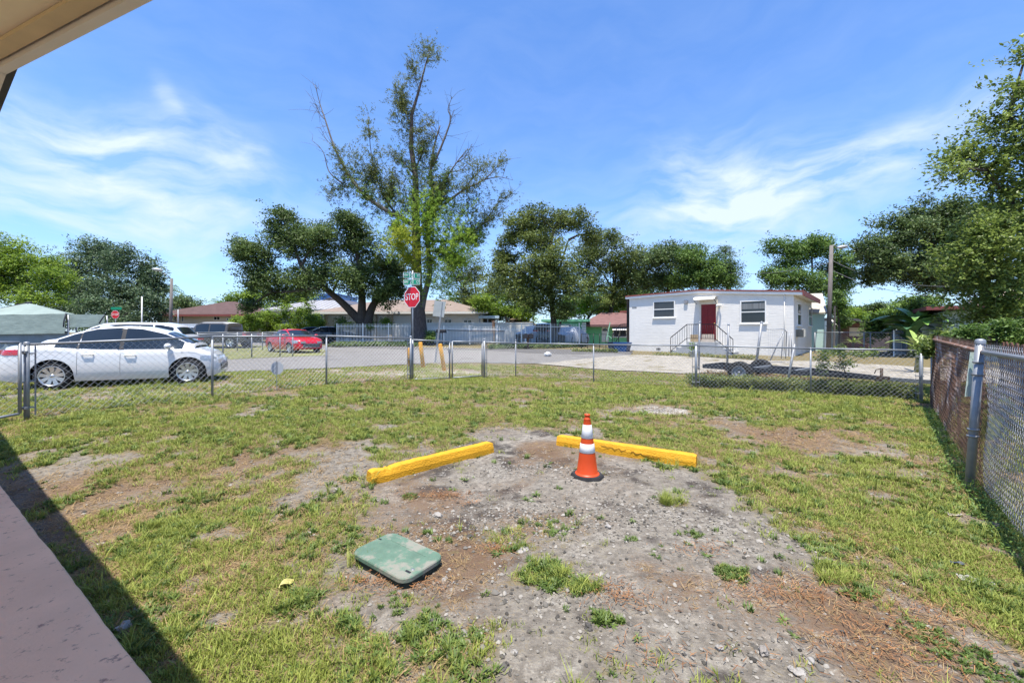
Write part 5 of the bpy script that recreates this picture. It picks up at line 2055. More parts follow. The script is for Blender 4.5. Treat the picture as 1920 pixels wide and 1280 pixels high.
def tall_tree():
    r = np.random.default_rng(21)
    b = GX(790, TZ)
    t = thing('tall_tree', 'very tall half bare tree with yellow green tufts behind the stop sign', 'tree', b)
    trunk = MB()
    Pz = lambda q: P(q[0], q[1], TZ + (q[2] if len(q) > 2 else 0))
    base_prof = [(788, 643), (787, 634), (786, 622), (785, 600), (783, 575), (782, 530), (781, 470), (780, 400), (779, 330), (771, 280), (772, 215), (786, 168), (799, 118), (806, 92)]
    rad = [1.05, .82, .64, .59, .55, .40, .36, .30, .23, .18, .14, .09, .055, .02]
    trunk.tube([Pz(q) for q in base_prof], rad, 12)
    for a in range(7):   # root flare
        an = a * .9 + .3
        p = b + Vector((math.cos(an) * 1.15, math.sin(an) * 1.15, -.05))
        trunk.tube([b + Vector((0, 0, .9)) + (p - b) * .25, b + (p - b) * .6 + Vector((0, 0, .32)), p], [.30, .26, .10], 6)
    tk = trunk.build('trunk', bark_tall, t, world=True)
    L = [([(786, 605), (794, 560), (806, 508), (801, 438), (811, 365), (806, 304)], .27, .06),
         ([(781, 425), (752, 408), (725, 395, -.5), (683, 365, -1), (650, 322, -1), (627, 276, -.6), (610, 225, -.4), (600, 195), (591, 160)], .17, .012),
         ([(641, 343, -.5), (617, 322), (606, 285), (585, 263)], .05, .01), ([(610, 225, -.4), (600, 215), (592, 195)], .025, .006), ([(627, 276, -.6), (612, 262), (600, 238)], .03, .008),
         ([(745, 405), (716, 360, .6), (697, 294, .8), (690, 215, .7)], .08, .012), ([(725, 395), (735, 360), (742, 320)], .05, .01), ([(683, 365, -1), (690, 340), (700, 322)], .04, .01),
         ([(784, 440), (806, 405), (824, 376), (833, 341), (857, 304), (878, 278)], .15, .015), ([(857, 304), (870, 296), (886, 270)], .04, .008), ([(845, 322), (866, 318), (884, 300)], .04, .008),
         ([(806, 330), (810, 300), (815, 271), (825, 236)], .10, .04), ([(811, 312), (831, 266), (845, 224), (840, 205), (848, 182)], .09, .012), ([(845, 224), (852, 205)], .03, .008), ([(831, 266), (822, 250), (800, 215)], .035, .008),
         ([(818, 262), (808, 240), (797, 225)], .03, .006),
         ([(800, 452), (832, 452), (861, 448, .5), (904, 421, 1), (936, 379, 1), (964, 362, 1)], .10, .012), ([(904, 421, 1), (930, 404), (955, 385)], .045, .008), ([(861, 448), (885, 452), (900, 440)], .04, .01),
         ([(833, 383), (871, 355, -.5), (908, 337, -.6), (941, 302, -.6)], .09, .012), ([(908, 337), (935, 332), (962, 338)], .04, .008), ([(871, 355), (890, 330), (915, 312)], .04, .008),
         ([(779, 318), (792, 285), (800, 262)], .06, .012), ([(772, 240), (757, 205), (748, 172)], .05, .01), ([(779, 330), (757, 305), (735, 292)], .06, .012), ([(781, 470), (756, 440), (742, 425)], .09, .02),
         ([(782, 500), (760, 480), (745, 462)], .08, .02), ([(802, 470), (836, 476), (862, 490)], .08, .02), ([(786, 168), (776, 140), (772, 118)], .03, .006), ([(772, 260), (790, 240), (806, 232)], .03, .008)]
    br = MB()
    ends = []
    for q, r0, r1 in L:
        o = limb(br, [Pz(p) for p in q], r0 * 1.37, r1 * 1.37, 6)
        ends += o[len(o) // 3:]
    for k in range(330):   # fine twigs
        p = ends[r.integers(len(ends))]
        d = Vector(r.normal(0, .45, 3)) + Vector((.25 if p.x > b.x else -.25, 0, .35))
        e = p + d * r.uniform(.7, 1.9)
        limb(br, [p, p.lerp(e, .5) + Vector(r.normal(0, .1, 3)), e], .018, .006, 3)
    tag(br.build('branches', bark_grey, tk, world=True), kind='stuff')

    E = np.array([tuple(p) for p in ends])

    def foliage(spots, n, leaf, size, name, seed, elong=4.0, label=None, reach=.75, dz=0.0):
        """feathery sprays: most start on a limb that passes through the spot, the rest float inside it"""
        rr = np.random.default_rng(seed)
        area = np.array([q[2] * q[3] for q in spots], float)
        PT, AL, TT = [], [], []
        for q, share in zip(spots, area / area.sum()):
            c, _, _, a, b_, d = px_blob(q[0], q[1], q[2], q[3], TZ, dz + rr.uniform(-.6, .6))
            c = np.array(c)
            rad_ = np.array([a, min(a, b_) * .8, b_])
            ns = max(6, int(n * share / 13))
            near = E[(((E - c) / (rad_ * 1.25 + np.array([0, 1.5, 0]))) ** 2).sum(1) < 1]
            st = c + rr.normal(0, .50, (ns, 3)) * rad_
            if len(near):
                on = rr.uniform(size=ns) < .5
                st[on] = near[rr.integers(len(near), size=on.sum())] + rr.normal(0, .22, (on.sum(), 3))
            out = (st - c) / (rad_ + .01)
            d = out * .7 + rr.normal(0, .55, (ns, 3)) + np.array([0, 0, .45])
            d /= np.linalg.norm(d, axis=1)[:, None]
            L = reach * rr.uniform(.4, 1.25, ns)
            f = rr.uniform(0, 1, (ns, 13))
            p = st[:, None] + d[:, None] * (f * L[:, None])[..., None] + rr.normal(0, .06, (ns, 13, 3))
            PT.append(p.reshape(-1, 3))
            AL.append(np.repeat(d, 13, 0))
            t0 = np.clip(.45 + rr.normal(0, .2, ns), 0, 1)
            TT.append(np.clip(np.repeat(t0, 13) + rr.normal(0, .18, ns * 13), 0, 1))
        V, Q = leaf_faces(rr, np.concatenate(PT), size, elong, .4, along=np.concatenate(AL))
        o = np_obj(name, V, Q, LM[leaf], t, tint=np.repeat(np.concatenate(TT), 4))
        if label:
            o['label'] = label
    foliage([(798, 100, 20, 20), (815, 98, 12, 12), (772, 150, 20, 24), (750, 182, 20, 24), (742, 215, 16, 22), (763, 235, 24, 36), (776, 270, 24, 26), (690, 236, 12, 28), (661, 300, 26, 24), (684, 330, 36, 30), (640, 352, 24, 20),
             (704, 296, 22, 26), (770, 322, 34, 34), (758, 385, 46, 38), (802, 360, 36, 40), (900, 318, 32, 18), (935, 312, 18, 12), (940, 372, 24, 14), (868, 402, 40, 34), (846, 352, 28, 22), (884, 360, 30, 18), (720, 372, 34, 22), (716, 340, 24, 20),
             (800, 280, 20, 18), (622, 365, 14, 14), (905, 400, 26, 18), (845, 455, 40, 30), (812, 232, 16, 8)], 52000, 'pine', .19, 'crown', 31)
    foliage([(782, 330, 30, 40), (790, 380, 54, 40), (835, 400, 44, 34), (740, 395, 44, 24), (860, 440, 40, 36), (700, 378, 40, 18), (880, 400, 30, 26), (820, 350, 34, 26), (668, 345, 30, 22)], 15000, 'mid', .22, 'crown', 35)
    foliage([(806, 410, 40, 36), (846, 440, 38, 40), (775, 430, 36, 34), (742, 425, 24, 30), (850, 485, 36, 34), (818, 470, 36, 36), (798, 520, 24, 30), (830, 535, 26, 32), (745, 465, 24, 22), (866, 455, 26, 34), (790, 380, 30, 24)], 26000, 'lime', .22, 'crown', 32, dz=-1.2)
    foliage([(764, 468, 30, 20), (782, 484, 24, 14), (752, 446, 20, 16), (778, 505, 12, 9), (735, 462, 18, 14)], 6500, 'yellow', .2, 'foliage_tuft', 33, label='yellow green tufts low on the trunk', dz=-2.0)


tall_tree()

tree('oak_tree', 'olive green tree just right of the tall tree, above the tan roof', 'tree', 46, 885,
     [(850, 515, 36, 36), (888, 505, 34, 40), (915, 548, 40, 36), (868, 560, 44, 30), (940, 530, 24, 44), (905, 580, 44, 16)], 'oak2', .19, 24000, 41, r=.3)
tree('oak_tree', 'dark oak with a single upright trunk in front of the green house', 'tree', 32, 1040,
     [(1006, 418, 56, 32, 0), (1066, 410, 38, 28, .5), (962, 440, 30, 30, 0), (1104, 440, 24, 24, 0), (1020, 455, 40, 30, -1), (950, 480, 24, 24, 0), (966, 522, 40, 40, -1), (1012, 505, 46, 40, -2), (1046, 530, 42, 46, -1), (1000, 560, 48, 34, -1), (1050, 575, 26, 24, -1), (935, 510, 16, 40, 0)],
     'oak2', .165, 62000, 42, [(((1041, 644), (1040, 628), (1038, 600), (1034, 560), (1030, 500), (1036, 440), (1050, 410)), .34, .09), (((1046, 622), (1049, 612), (1051, 603)), .14, .10),
                               (((1034, 560), (1015, 540), (985, 520)), .15, .05), (((1033, 540), (1050, 500), (1066, 450)), .14, .04)], r=.3)
tree('oak_tree', 'olive oak behind the green house and the left end of the white house', 'tree', 44, 1128,
     [(1108, 492, 52, 44), (1160, 482, 44, 40), (1120, 545, 46, 40), (1172, 530, 36, 44), (1200, 500, 30, 44), (1146, 450, 30, 18)], 'oak2', .2, 38000, 43, r=.3)
tree('oak_tree', 'dark tree behind the left half of the white house roof', 'tree', 42, 1240,
     [(1226, 500, 44, 44), (1262, 482, 40, 30), (1236, 535, 60, 22), (1290, 500, 30, 40)], 'dark', .2, 21000, 44, r=.3)
tree('tree', 'bright mid green tree behind the middle of the white house roof', 'tree', 38, 1310,
     [(1300, 478, 34, 26), (1325, 505, 44, 34), (1290, 522, 44, 20), (1345, 530, 36, 14)], 'mid', .2, 18000, 45, r=.3, bark=bark_grey)
tree('pine_tree', 'pointed blue green tree beside the bright tree behind the white house', 'tree', 40, 1364,
     [(1360, 472, 14, 16), (1362, 495, 22, 22), (1376, 508, 20, 20), (1350, 515, 22, 18), (1372, 530, 26, 12)], 'blue', .24, 6500, 46, elong=4, r=.22, bark=bark_grey)
tree('tree', 'round leafy tree behind the utility pole and the white house', 'tree', 34, 1528,
     [(1476, 480, 40, 36), (1522, 466, 46, 26), (1566, 498, 34, 36), (1500, 528, 54, 26), (1556, 540, 38, 20), (1452, 520, 20, 30), (1590, 520, 18, 24)], 'mid', .18, 32000, 47, r=.3, bark=bark_grey)
tree('oak_tree', 'big dark oak over the banana plants on the right', 'tree', 21, 1850,
     [(1640, 470, 34, 38), (1690, 432, 52, 44), (1752, 398, 52, 36), (1790, 452, 60, 50), (1716, 494, 56, 40), (1640, 512, 24, 28), (1830, 420, 44, 50), (1800, 520, 60, 26), (1760, 520, 40, 30), (1660, 500, 36, 30)],
     'dark', .125, 76000, 48, [(((1855, 640), (1850, 580), (1846, 520), (1830, 460)), .34, .16), (((1848, 530), (1800, 490), (1740, 450)), .16, .05), (((1846, 520), (1790, 510), (1710, 500)), .13, .04)], r=.34)
tree('tree', 'near tree with small glossy leaves reaching in at the right edge', 'tree', 9.6, (14.6, 11.2),
     [(1915, 165, 34, 22), (1890, 225, 52, 24), (1930, 270, 60, 30), (1862, 312, 56, 28), (1806, 288, 40, 22), (1800, 318, 34, 12), (1905, 360, 50, 40), (1950, 420, 60, 60), (1880, 420, 50, 34), (1860, 468, 60, 34), (1915, 500, 50, 50), (1836, 520, 56, 30), (1880, 560, 60, 40), (1935, 590, 40, 50), (1850, 592, 56, 22),
      (1925, 100, 20, 16), (1815, 480, 44, 22), (1840, 430, 36, 26)],
     'near', .085, 40000, 49, [(((2080, 700, 1.6), (2060, 560, 1.4), (2010, 420, 1), (1960, 300, .4)), .20, .08), (((2050, 540, 1), (1950, 540, .5), (1860, 520, 0)), .09, .03), (((2020, 430, 1), (1920, 400, .4), (1850, 320, 0)), .07, .02),
                               (((1985, 350, .5), (1930, 260, 0), (1890, 220, 0)), .05, .015), (((2055, 600, 1), (1960, 600, 0), (1850, 590, 0)), .08, .02)], r=.11, elong=1.8, spray=(-.45, -.1, .05, .62))
tree('tree', 'bright yellow green tree at the left edge behind the canopy tent', 'tree', 30, -10,
     [(14, 470, 40, 34), (60, 500, 44, 36), (102, 522, 36, 24), (30, 540, 60, 36), (84, 556, 46, 24), (-30, 500, 50, 60)], 'bright', .16, 34000, 50, r=.28, per=8)
tree('oak_tree', 'wide blue green oak far left behind the brown roofed house', 'tree', 50, 236,
     [(200, 486, 62, 34), (150, 512, 50, 40), (262, 496, 44, 36), (230, 545, 70, 40), (150, 560, 46, 28), (290, 535, 24, 34), (120, 510, 20, 20)], 'blue', .24, 46000, 51,
     [(((226, 612), (230, 590), (222, 560), (200, 520)), .55, .2), (((244, 612), (238, 590), (250, 555), (265, 520)), .5, .2)], r=.5)
tree('tree', 'grey green thicket of low trees under the far left oak', 'tree', 44, 150, [(128, 580, 44, 18), (176, 572, 40, 20), (205, 586, 30, 16), (270, 570, 30, 30), (300, 585, 20, 20), (255, 592, 30, 14), (140, 604, 60, 16), (205, 606, 60, 16), (270, 606, 50, 16)], 'blue', .24, 19000, 52, r=.2)
tree('tree', 'small dark tree behind the left end of the brown roof', 'tree', 62, 352, [(350, 568, 28, 16), (325, 572, 20, 14), (372, 576, 12, 10)], 'dark', .28, 5000, 53, r=.25)
tree('tree', 'sunlit green trees between the brown roof and the metal roof', 'tree', 58, 470, [(440, 568, 24, 18), (470, 560, 36, 22), (520, 566, 44, 18), (570, 556, 34, 16), (490, 585, 50, 14)], 'bright', .26, 16000, 54, r=.25)
tree('tree', 'bright leafy tree beyond the white wall and the tan shelter', 'tree', 42, 960, [(930, 588, 32, 20), (965, 575, 34, 26), (990, 590, 20, 18), (905, 570, 20, 20)], 'bright', .22, 11000, 55, r=.2)
tree('tree', 'bright small tree behind the flat roof of the green house', 'tree', 46, 1080, [(1060, 585, 26, 16), (1090, 575, 30, 22), (1130, 580, 24, 16), (1160, 570, 26, 22)], 'bright', .24, 9000, 56, r=.2)
tree('tree', 'dark green tree mass between the green house and the white house', 'tree', 56, 1150, [(1076, 565, 34, 26), (1115, 560, 40, 32), (1155, 572, 40, 30), (1190, 560, 34, 40), (1215, 540, 30, 30)], 'mid', .26, 17000, 84, r=.3)
tree('tree', 'shaded green tree beyond the tan roof right of the tall tree', 'tree', 58, 900, [(850, 575, 30, 22), (890, 575, 36, 26), (925, 565, 30, 30)], 'mid', .26, 9000, 85, r=.3)
tree('tree', 'far rounded tree top beyond the brown shed', 'tree', 80, 1640, [(1628, 580, 20, 8), (1650, 577, 22, 10), (1606, 588, 20, 10)], 'dark', .4, 4200, 57, r=.3)
tree('shrub', 'sunlit green bushes beyond the brown shed', 'shrub', 38, 1640, [(1596, 590, 26, 20), (1622, 600, 34, 16), (1656, 600, 36, 18), (1690, 596, 26, 20), (1570, 575, 18, 24)], 'bright', .2, 13000, 58, r=.15)
tree('shrub', 'dark leafy bush close to the utility pole', 'shrub', 29, 1572, [(1572, 580, 14, 26), (1580, 606, 14, 14), (1566, 555, 10, 12)], 'mid', .16, 4500, 59, r=.1)

# shrubs in a row by the metal roofed house
for k, (px, py, rx, ry) in enumerate(((468, 604, 20, 20), (500, 600, 22, 24), (534, 598, 26, 28), (570, 596, 24, 32), (590, 606, 18, 22), (446, 608, 14, 14))):
    tree('shrub', ('round leafy shrub behind the red sedan, leftmost but one of the row', 'tall pale green shrub behind the roof of the red sedan', 'spreading shrub behind the bonnet of the red sedan', 'tallest pointed shrub of the row behind the red sedan',
                   'dense shrub at the right end of the row beside the dark cars', 'low shrub beside the dark pickup at the left end of the row')[k], 'shrub', 40 + (k % 3) * .6, px,
         [(px - rx * .45, py, rx * .4, ry), (px + rx * .1, py - ry * .35, rx * .42, ry * 1.0), (px + rx * .6, py + ry * .1, rx * .4, ry * .85), (px, py + ry * .6, rx, ry * .45)], 'bright', .17, 4600, 60 + k, r=.07, group='shrubs by the metal roofed house', hollow=.1, sub=(24, .16, .34))
for k, (px, py, rx, ry, leaf, Z, lab) in enumerate(((637, 606, 11, 14, 'mid', 35.8, 'small upright shrub behind the picket fence left of the oak trunk'), (657, 609, 9, 7, 'bright', 35.8, 'low yellow green shrub behind the picket fence beside the oak trunk'),
                                                    (694, 606, 9, 16, 'mid', 35.8, 'slim shrub behind the picket fence right of the oak trunk'), (724, 604, 16, 14, 'bright', 35.8, 'bushy shrub behind the picket fence in front of the arched window'),
                                                    (806, 629, 10, 10, 'mid', 31.5, 'round green bush at the foot of the tall tree'))):
    tree('shrub', lab, 'shrub', Z, px, [(px, py, rx, ry), (px, py + ry * .6, rx * .9, ry * .5)], leaf, .12, 1900, 70 + k, r=.05, hollow=.2)
tree('shrub', 'sprawling vine over the far end of the right hand fence', 'vine', 8.6, 1752, [(1752, 642, 16, 20), (1740, 655, 12, 20), (1770, 634, 24, 12)], 'near', .07, 3600, 80, r=.03, hollow=.1)
tree('shrub', 'leafy green hedge behind the top of the right hand fence', 'hedge', 8.0, 1850, [(1790, 636, 26, 12), (1822, 626, 22, 18), (1846, 630, 30, 14), (1868, 618, 22, 20), (1896, 634, 34, 20), (1910, 616, 18, 16), (1940, 640, 40, 30)], 'mid', .06, 17000, 81, r=.04, hollow=.1)
tree('shrub', 'straggly green climber on the wire in front of the boat trailer', 'vine', 10.25, 1576, [(1545, 668, 18, 12, .1), (1570, 660, 34, 12, .1), (1610, 662, 34, 9, .15), (1580, 682, 14, 16, .1), (1640, 658, 24, 5, .2), (1545, 690, 12, 18, .1)], 'near', .055, 2700, 82, r=.02, hollow=.1, sub=(12, .2, .4))


def weeds(name, line, depth, h, n, seed, leaf, size, parts=1):
    r = np.random.default_rng(seed)
    A = np.array([tuple(G(*p)[:2]) for p in line])
    seg = np.linalg.norm(np.diff(A, axis=0), axis=1)
    s_ = r.uniform(0, seg.sum(), n // 6)
    cum = np.concatenate([[0], np.cumsum(seg)])
    x, y = np.interp(s_, cum, A[:, 0]), np.interp(s_, cum, A[:, 1])
    y = y + r.uniform(0, depth, len(x))
    x = x + r.normal(0, .05, len(x))
    hh = h * (.35 + .65 * fbm(x, y, 1.4, 3, seed)) * r.uniform(.15, 1, len(x)) ** .7
    tw = np.stack([x, y, GZ(x, y) + hh], -1)
    t = np.clip(.5 + r.normal(0, .22, len(x)) + (fbm(x, y, 1.1, 2, seed + 3) - .5) * 1.2, 0, 1)
    pts = np.repeat(tw, 6, 0) + r.normal(0, .045, (len(x) * 6, 3))
    pts[:, 2] = np.maximum(pts[:, 2], GZ(pts[:, 0], pts[:, 1]) + .01)
    V, Q = leaf_faces(r, pts, size, 2.0, .4)
    return tag(np_obj(name, V, Q, LM[leaf], tint=np.repeat(np.clip(np.repeat(t, 6) + r.normal(0, .14, len(pts)), 0, 1), 4)), kind='stuff')


weeds('weeds', [(1308, 726), (1420, 732), (1520, 738), (1640, 745), (1735, 752)], .75, .40, 26000, 90, 'weed', .055)
weeds('weeds', [(1308, 724), (1400, 730), (1500, 736), (1600, 742), (1735, 750)], .5, .26, 9000, 91, 'mid', .05)
weeds('dry_weeds', [(1330, 716), (1400, 720), (1560, 728), (1735, 742)], .6, .42, 8000, 92, 'pink', .045)
weeds('ground_cover', [(612, 651), (690, 650.5), (780, 650.5)], 2.6, .34, 14000, 93, 'dark', .11)
weeds('ground_cover', [(915, 656), (985, 655), (1050, 653), (1100, 650)], 2.2, .34, 12000, 94, 'dark', .11)
weeds('ground_cover', [(1075, 660), (1160, 662)], .6, .25, 2500, 95, 'weed', .09)
weeds('weeds', [(1230, 667), (1300, 669), (1420, 674)], .3, .2, 2200, 96, 'weed', .07)
rfl = [(1745, 772), (1772, 830), (1812, 912), (1870, 990), (1925, 1066)]
weeds('fence_foot_weeds', rfl, .12, .12, 2200, 97, 'mid', .03)


# ---- banana and bird of paradise plants
def big_leaf(mb, a, d, L, w, droop):
    """arching blade with a folded midrib"""
    d = Vector(d).normalized()
    side = d.cross(Vector((0, 0, 1)))
    side = side.normalized() if side.length > .05 else Vector((1, 0, 0))
    n = 7
    vs, fs = [], []
    p = Vector(a)
    for k in range(n + 1):
        f = k / n
        ww = w * math.sin(math.pi * min(1, .12 + f * .86)) ** .7 if k < n else .01
        up = side.cross(d).normalized()
        vs += [p - side * ww + up * ww * .25, p, p + side * ww + up * ww * .25]
        d = (d + Vector((0, 0, -droop / n))).normalized()
        p = p + d * (L / n)
    for k in range(n):
        i = k * 3
        fs += [(i, i + 1, i + 4, i + 3), (i + 1, i + 2, i + 5, i + 4)]
    mb.add(vs, fs, True)


banana_m = M('banana_leaf', (.15, .27, .055), .35, var=.45, scale=3, spec=.5)
banana_d = M('dark_banana_leaf', (.085, .19, .075), .35, var=.5, scale=3, spec=.5)


def banana(label, px, Z, top_py, n, w, mat, seed):
    r = np.random.default_rng(seed)
    g = GX(px, Z)
    t = thing('banana_plant', label, 'plant', g, group='banana plants')
    H = CH - (top_py - HOR) / F * Z - g.z
    mb = MB()
    mb.tube([g, g + Vector((.05, 0, H * .35)), g + Vector((.0, 0, H * .55))], [.13, .10, .05], 8)
    mb.build('stem', M('banana_stem', (.20, .20, .08), .7, var=.3), t, world=True)
    for k in range(n):
        a = k * 2.4 + r.uniform(0, .6)
        el = r.uniform(.5, 1.5)
        d = (math.cos(a), math.sin(a), el * 1.1)
        s_ = g + Vector((0, 0, H * r.uniform(.32, .55)))
        L = H * r.uniform(.45, .62)
        mb = MB()
        big_leaf(mb, s_, d, L, w * r.uniform(.7, 1.2), r.uniform(.6, 1.6))
        mb.build('leaf', mat, t, world=True, fix=False)


banana('tall banana plant with broad blue green leaves under the big oak', 1718, 21.0, 540, 17, .24, banana_m, 1)
banana('banana plant beside the far end of the board fence', 1672, 23.5, 568, 13, .26, banana_m, 2)
banana('banana plant with arching leaves in front of the maroon eaves', 1706, 20.8, 575, 13, .28, banana_d, 3)
banana('small yellow green banana plant beside the blue tarpaulin', 1722, 15.0, 598, 8, .07, M('young_banana_leaf', (.25, .33, .07), .4, var=.3), 4)
tree('shrub', 'dense dark tropical bush at the foot of the banana plants', 'shrub', 24.5, 1680, [(1650, 606, 24, 22), (1680, 600, 32, 26), (1722, 590, 34, 30), (1752, 592, 26, 30), (1640, 625, 20, 16), (1700, 570, 26, 20), (1740, 568, 24, 18)], 'mid', .17, 13000, 83, r=.08, hollow=.2)
yu = thing('yucca_plant', 'spiky yellow green plant in front of the brown shed', 'plant', GX(1600, 27))
mb = MB()
c = GX(1600, 27)
for k in range(22):
    a, e = k * 2.4, random.uniform(.3, 1.6)
    big_leaf(mb, c + Vector((0, 0, .5)), (math.cos(a), math.sin(a), e), .75, .04, .8)
mb.build('leaves', M('young_banana_leaf', (.25, .33, .07)), yu, world=True, fix=False)
mb = MB()
mb.tube([c, c + Vector((0, 0, .55))], .08, 6)
mb.build('trunk', bark_grey, yu, world=True)


def palm(label, px, Z, top_py, R_, seed):
    r = np.random.default_rng(seed)
    g = GX(px, Z)
    t = thing('palm_tree', label, 'tree', g)
    H = CH - (top_py - HOR) / F * Z - g.z
    top = g + Vector((.3, 0, H))
    mb = MB()
    mb.tube([g, g + Vector((.1, 0, H * .5)), top], [.2, .15, .12], 8)
    mb.build('trunk', bark_grey, t, world=True)
    V, Q, T = [], [], []
    for k in range(17):
        a, e = k * 2.4, r.uniform(-.1, 1.3)
        d = Vector((math.cos(a), math.sin(a), e)).normalized()
        p = top.copy()
        for q in range(13):
            f = q / 12
            sd_ = d.cross(Vector((0, 0, 1))).normalized()
            for s_ in (-1, 1):
                tip = p + sd_ * s_ * R_ * .30 * math.sin(math.pi * (.15 + .8 * f)) + d * R_ * .12 - Vector((0, 0, R_ * .12))
                i = len(V)
                w = d * R_ * .022
                V += [tuple(p - w), tuple(p + w), tuple(tip + w * .3), tuple(tip - w * .3)]
                Q.append((i, i + 1, i + 2, i + 3))
                T += [r.uniform()] * 4
            d = (d + Vector((0, 0, -.11))).normalized()
            p = p + d * R_ / 12
    np_obj('fronds', V, Q, LM['mid'], t, tint=T)


palm('slim palm beside the far left oak', 303, 52, 545, 2.4, 1)
palm('palm top behind the brown roofed house', 412, 75, 568, 2.2, 2)
# ------------------------------------------------------------------ vehicles (x forward, y left, z up, origin on the ground between the axles)
rubber = M('tyre_rubber', (.018, .018, .019), .85, var=.25, scale=9)
alloy = M('alloy_wheel', (.55, .56, .58), .3, .85, var=.06)
arch_m = M('wheel_arch_black', (.006, .006, .006), .9)
lamp_red = M('tail_lamp_red', (.45, .015, .02), .15, var=.15, spec=.6, coat=.6)
lamp_clear = M('head_lamp_clear', (.42, .45, .48), .08, .3, var=.15, spec=.7, coat=.8)
car_glass = M('car_glass', (.012, .017, .022), .04, var=.25, scale=1.4, spec=.7)
seam_m = M('panel_gap', (.16, .16, .17), .8)


def interp(pts, x):
    return np.interp(x, [p[0] for p in pts], [p[1] for p in pts])


class Body:
    """car body from a roof line, a belt line and a plan outline"""

    def __init__(s, top, belt, half, axles, arch_r, wheel_z, sill, roof_in=.72, bottom_ends=.30):
        s.top, s.belt, s.half, s.axles, s.ar, s.wz, s.sill, s.ri = top, belt, half, axles, arch_r, wheel_z, sill, roof_in
        s.x0, s.x1 = top[0][0], top[-1][0]
        s.be = bottom_ends

    def low(s, x):
        z = s.sill + (s.be - s.sill) * (ss(s.axles[0] + .5, s.x1, x) + ss(-s.axles[1] + .5, -s.x0, -x))
        for a in s.axles:
            d = s.ar ** 2 - (x - a) ** 2
            if d > 0:
                z = max(z, s.wz + math.sqrt(d))
        return float(z)

    def section(s, x):
        zt, w = float(interp(s.top, x)), float(interp(s.half, x))
        zb = min(float(interp(s.belt, x)), zt - .012)
        g = zt - zb
        wr = w * (.80 if g < .12 else .80 + (s.ri - .80) * min(1, (g - .12) / .25))
        crown = min(.05, g * .25)
        up = [(0, zt), (wr * .45, zt - crown * .18), (wr * .8, zt - crown * .55), (wr * .95, zt - crown), (wr, zt - crown * 1.8)]
        pb = (w * .945, zb)
        zl = s.low(x)
        up += [pb, (w * .975, zb - min(.05, (zb - zl) * .2))]
        zs = np.linspace(zb - min(.05, (zb - zl) * .2), zl, 7)[1:]
        for z in zs:
            f = (z - s.sill) / max(.05, zb - s.sill)
            y = w * (.935 + .065 * math.sin(math.pi * min(1, max(0, .12 + f * .80))) ** .8)
            if z < .32:
                y -= (.32 - z) * .35
            up.append((y, float(z)))
        return up

    def y_at(s, x, z):
        sec = s.section(x)
        zs = [p[1] for p in sec][::-1]
        ys = [p[0] for p in sec][::-1]
        return float(np.interp(z, zs, ys))

    def z_at(s, x, y):
        sec = s.section(x)[:5]
        return float(np.interp(abs(y), [p[0] for p in sec], [p[1] for p in sec]))

    def shell(s):
        xs = set(np.linspace(s.x0, s.x1, 46))
        for a in s.axles:
            xs |= set(a + s.ar * np.cos(np.linspace(0, math.pi, 17)))
            xs |= {a + s.ar + .004, a - s.ar - .004}
        for p in s.top:
            xs.add(p[0])
        xs = sorted(x for x in xs if s.x0 <= x <= s.x1)
        keep = [xs[0]]
        for x in xs[1:]:
            if x - keep[-1] > .004:
                keep.append(x)
        mb = MB()
        V, n = [], None
        for x in keep:
            sec = s.section(x)
            full = [(-y, z) for y, z in sec[::-1]] + sec[1:]
            n = len(full)
            V += [(x, y, z) for y, z in full]
        Fq = []
        for i in range(len(keep) - 1):
            for j in range(n - 1):
                Fq.append((i * n + j, i * n + j + 1, (i + 1) * n + j + 1, (i + 1) * n + j))
        Fq.append(tuple(range(n)))
        Fq.append(tuple((len(keep) - 1) * n + j for j in range(n - 1, -1, -1)))
        mb.add(V, Fq, True)
        return mb

    def side_patch(s, mb, x0, x1, lo, hi, side, off=.006, nx=10, nz=4):
        """patch on the flank between the heights lo(x) and hi(x)"""
        vs = []
        for i in range(nx + 1):
            x = x0 + (x1 - x0) * i / nx
            a, b = lo(x), hi(x)
            b = max(b, a + .001)
            for k in range(nz + 1):
                z = a + (b - a) * k / nz
                vs.append((x, side * (s.y_at(x, z) + off), z))
        fs = []
        for i in range(nx):
            for k in range(nz):
                q = i * (nz + 1) + k
                f = (q, q + nz + 1, q + nz + 2, q + 1)
                fs.append(f if side > 0 else f[::-1])
        mb.add(vs, fs, True)

    def top_patch(s, mb, x0, x1, frac, off=.006, nx=8, ny=10, f1=None):
        vs = []
        for i in range(nx + 1):
            t = i / nx
            x = x0 + (x1 - x0) * t
            fr = frac + ((f1 or frac) - frac) * t
            wr = s.section(x)[4][0] * fr
            for k in range(ny + 1):
                y = -wr + 2 * wr * k / ny
                vs.append((x, y, s.z_at(x, y) + off))
        fs = [(i * (ny + 1) + k, (i + 1) * (ny + 1) + k, (i + 1) * (ny + 1) + k + 1, i * (ny + 1) + k + 1) for i in range(nx) for k in range(ny)]
        mb.add(vs, fs, True)


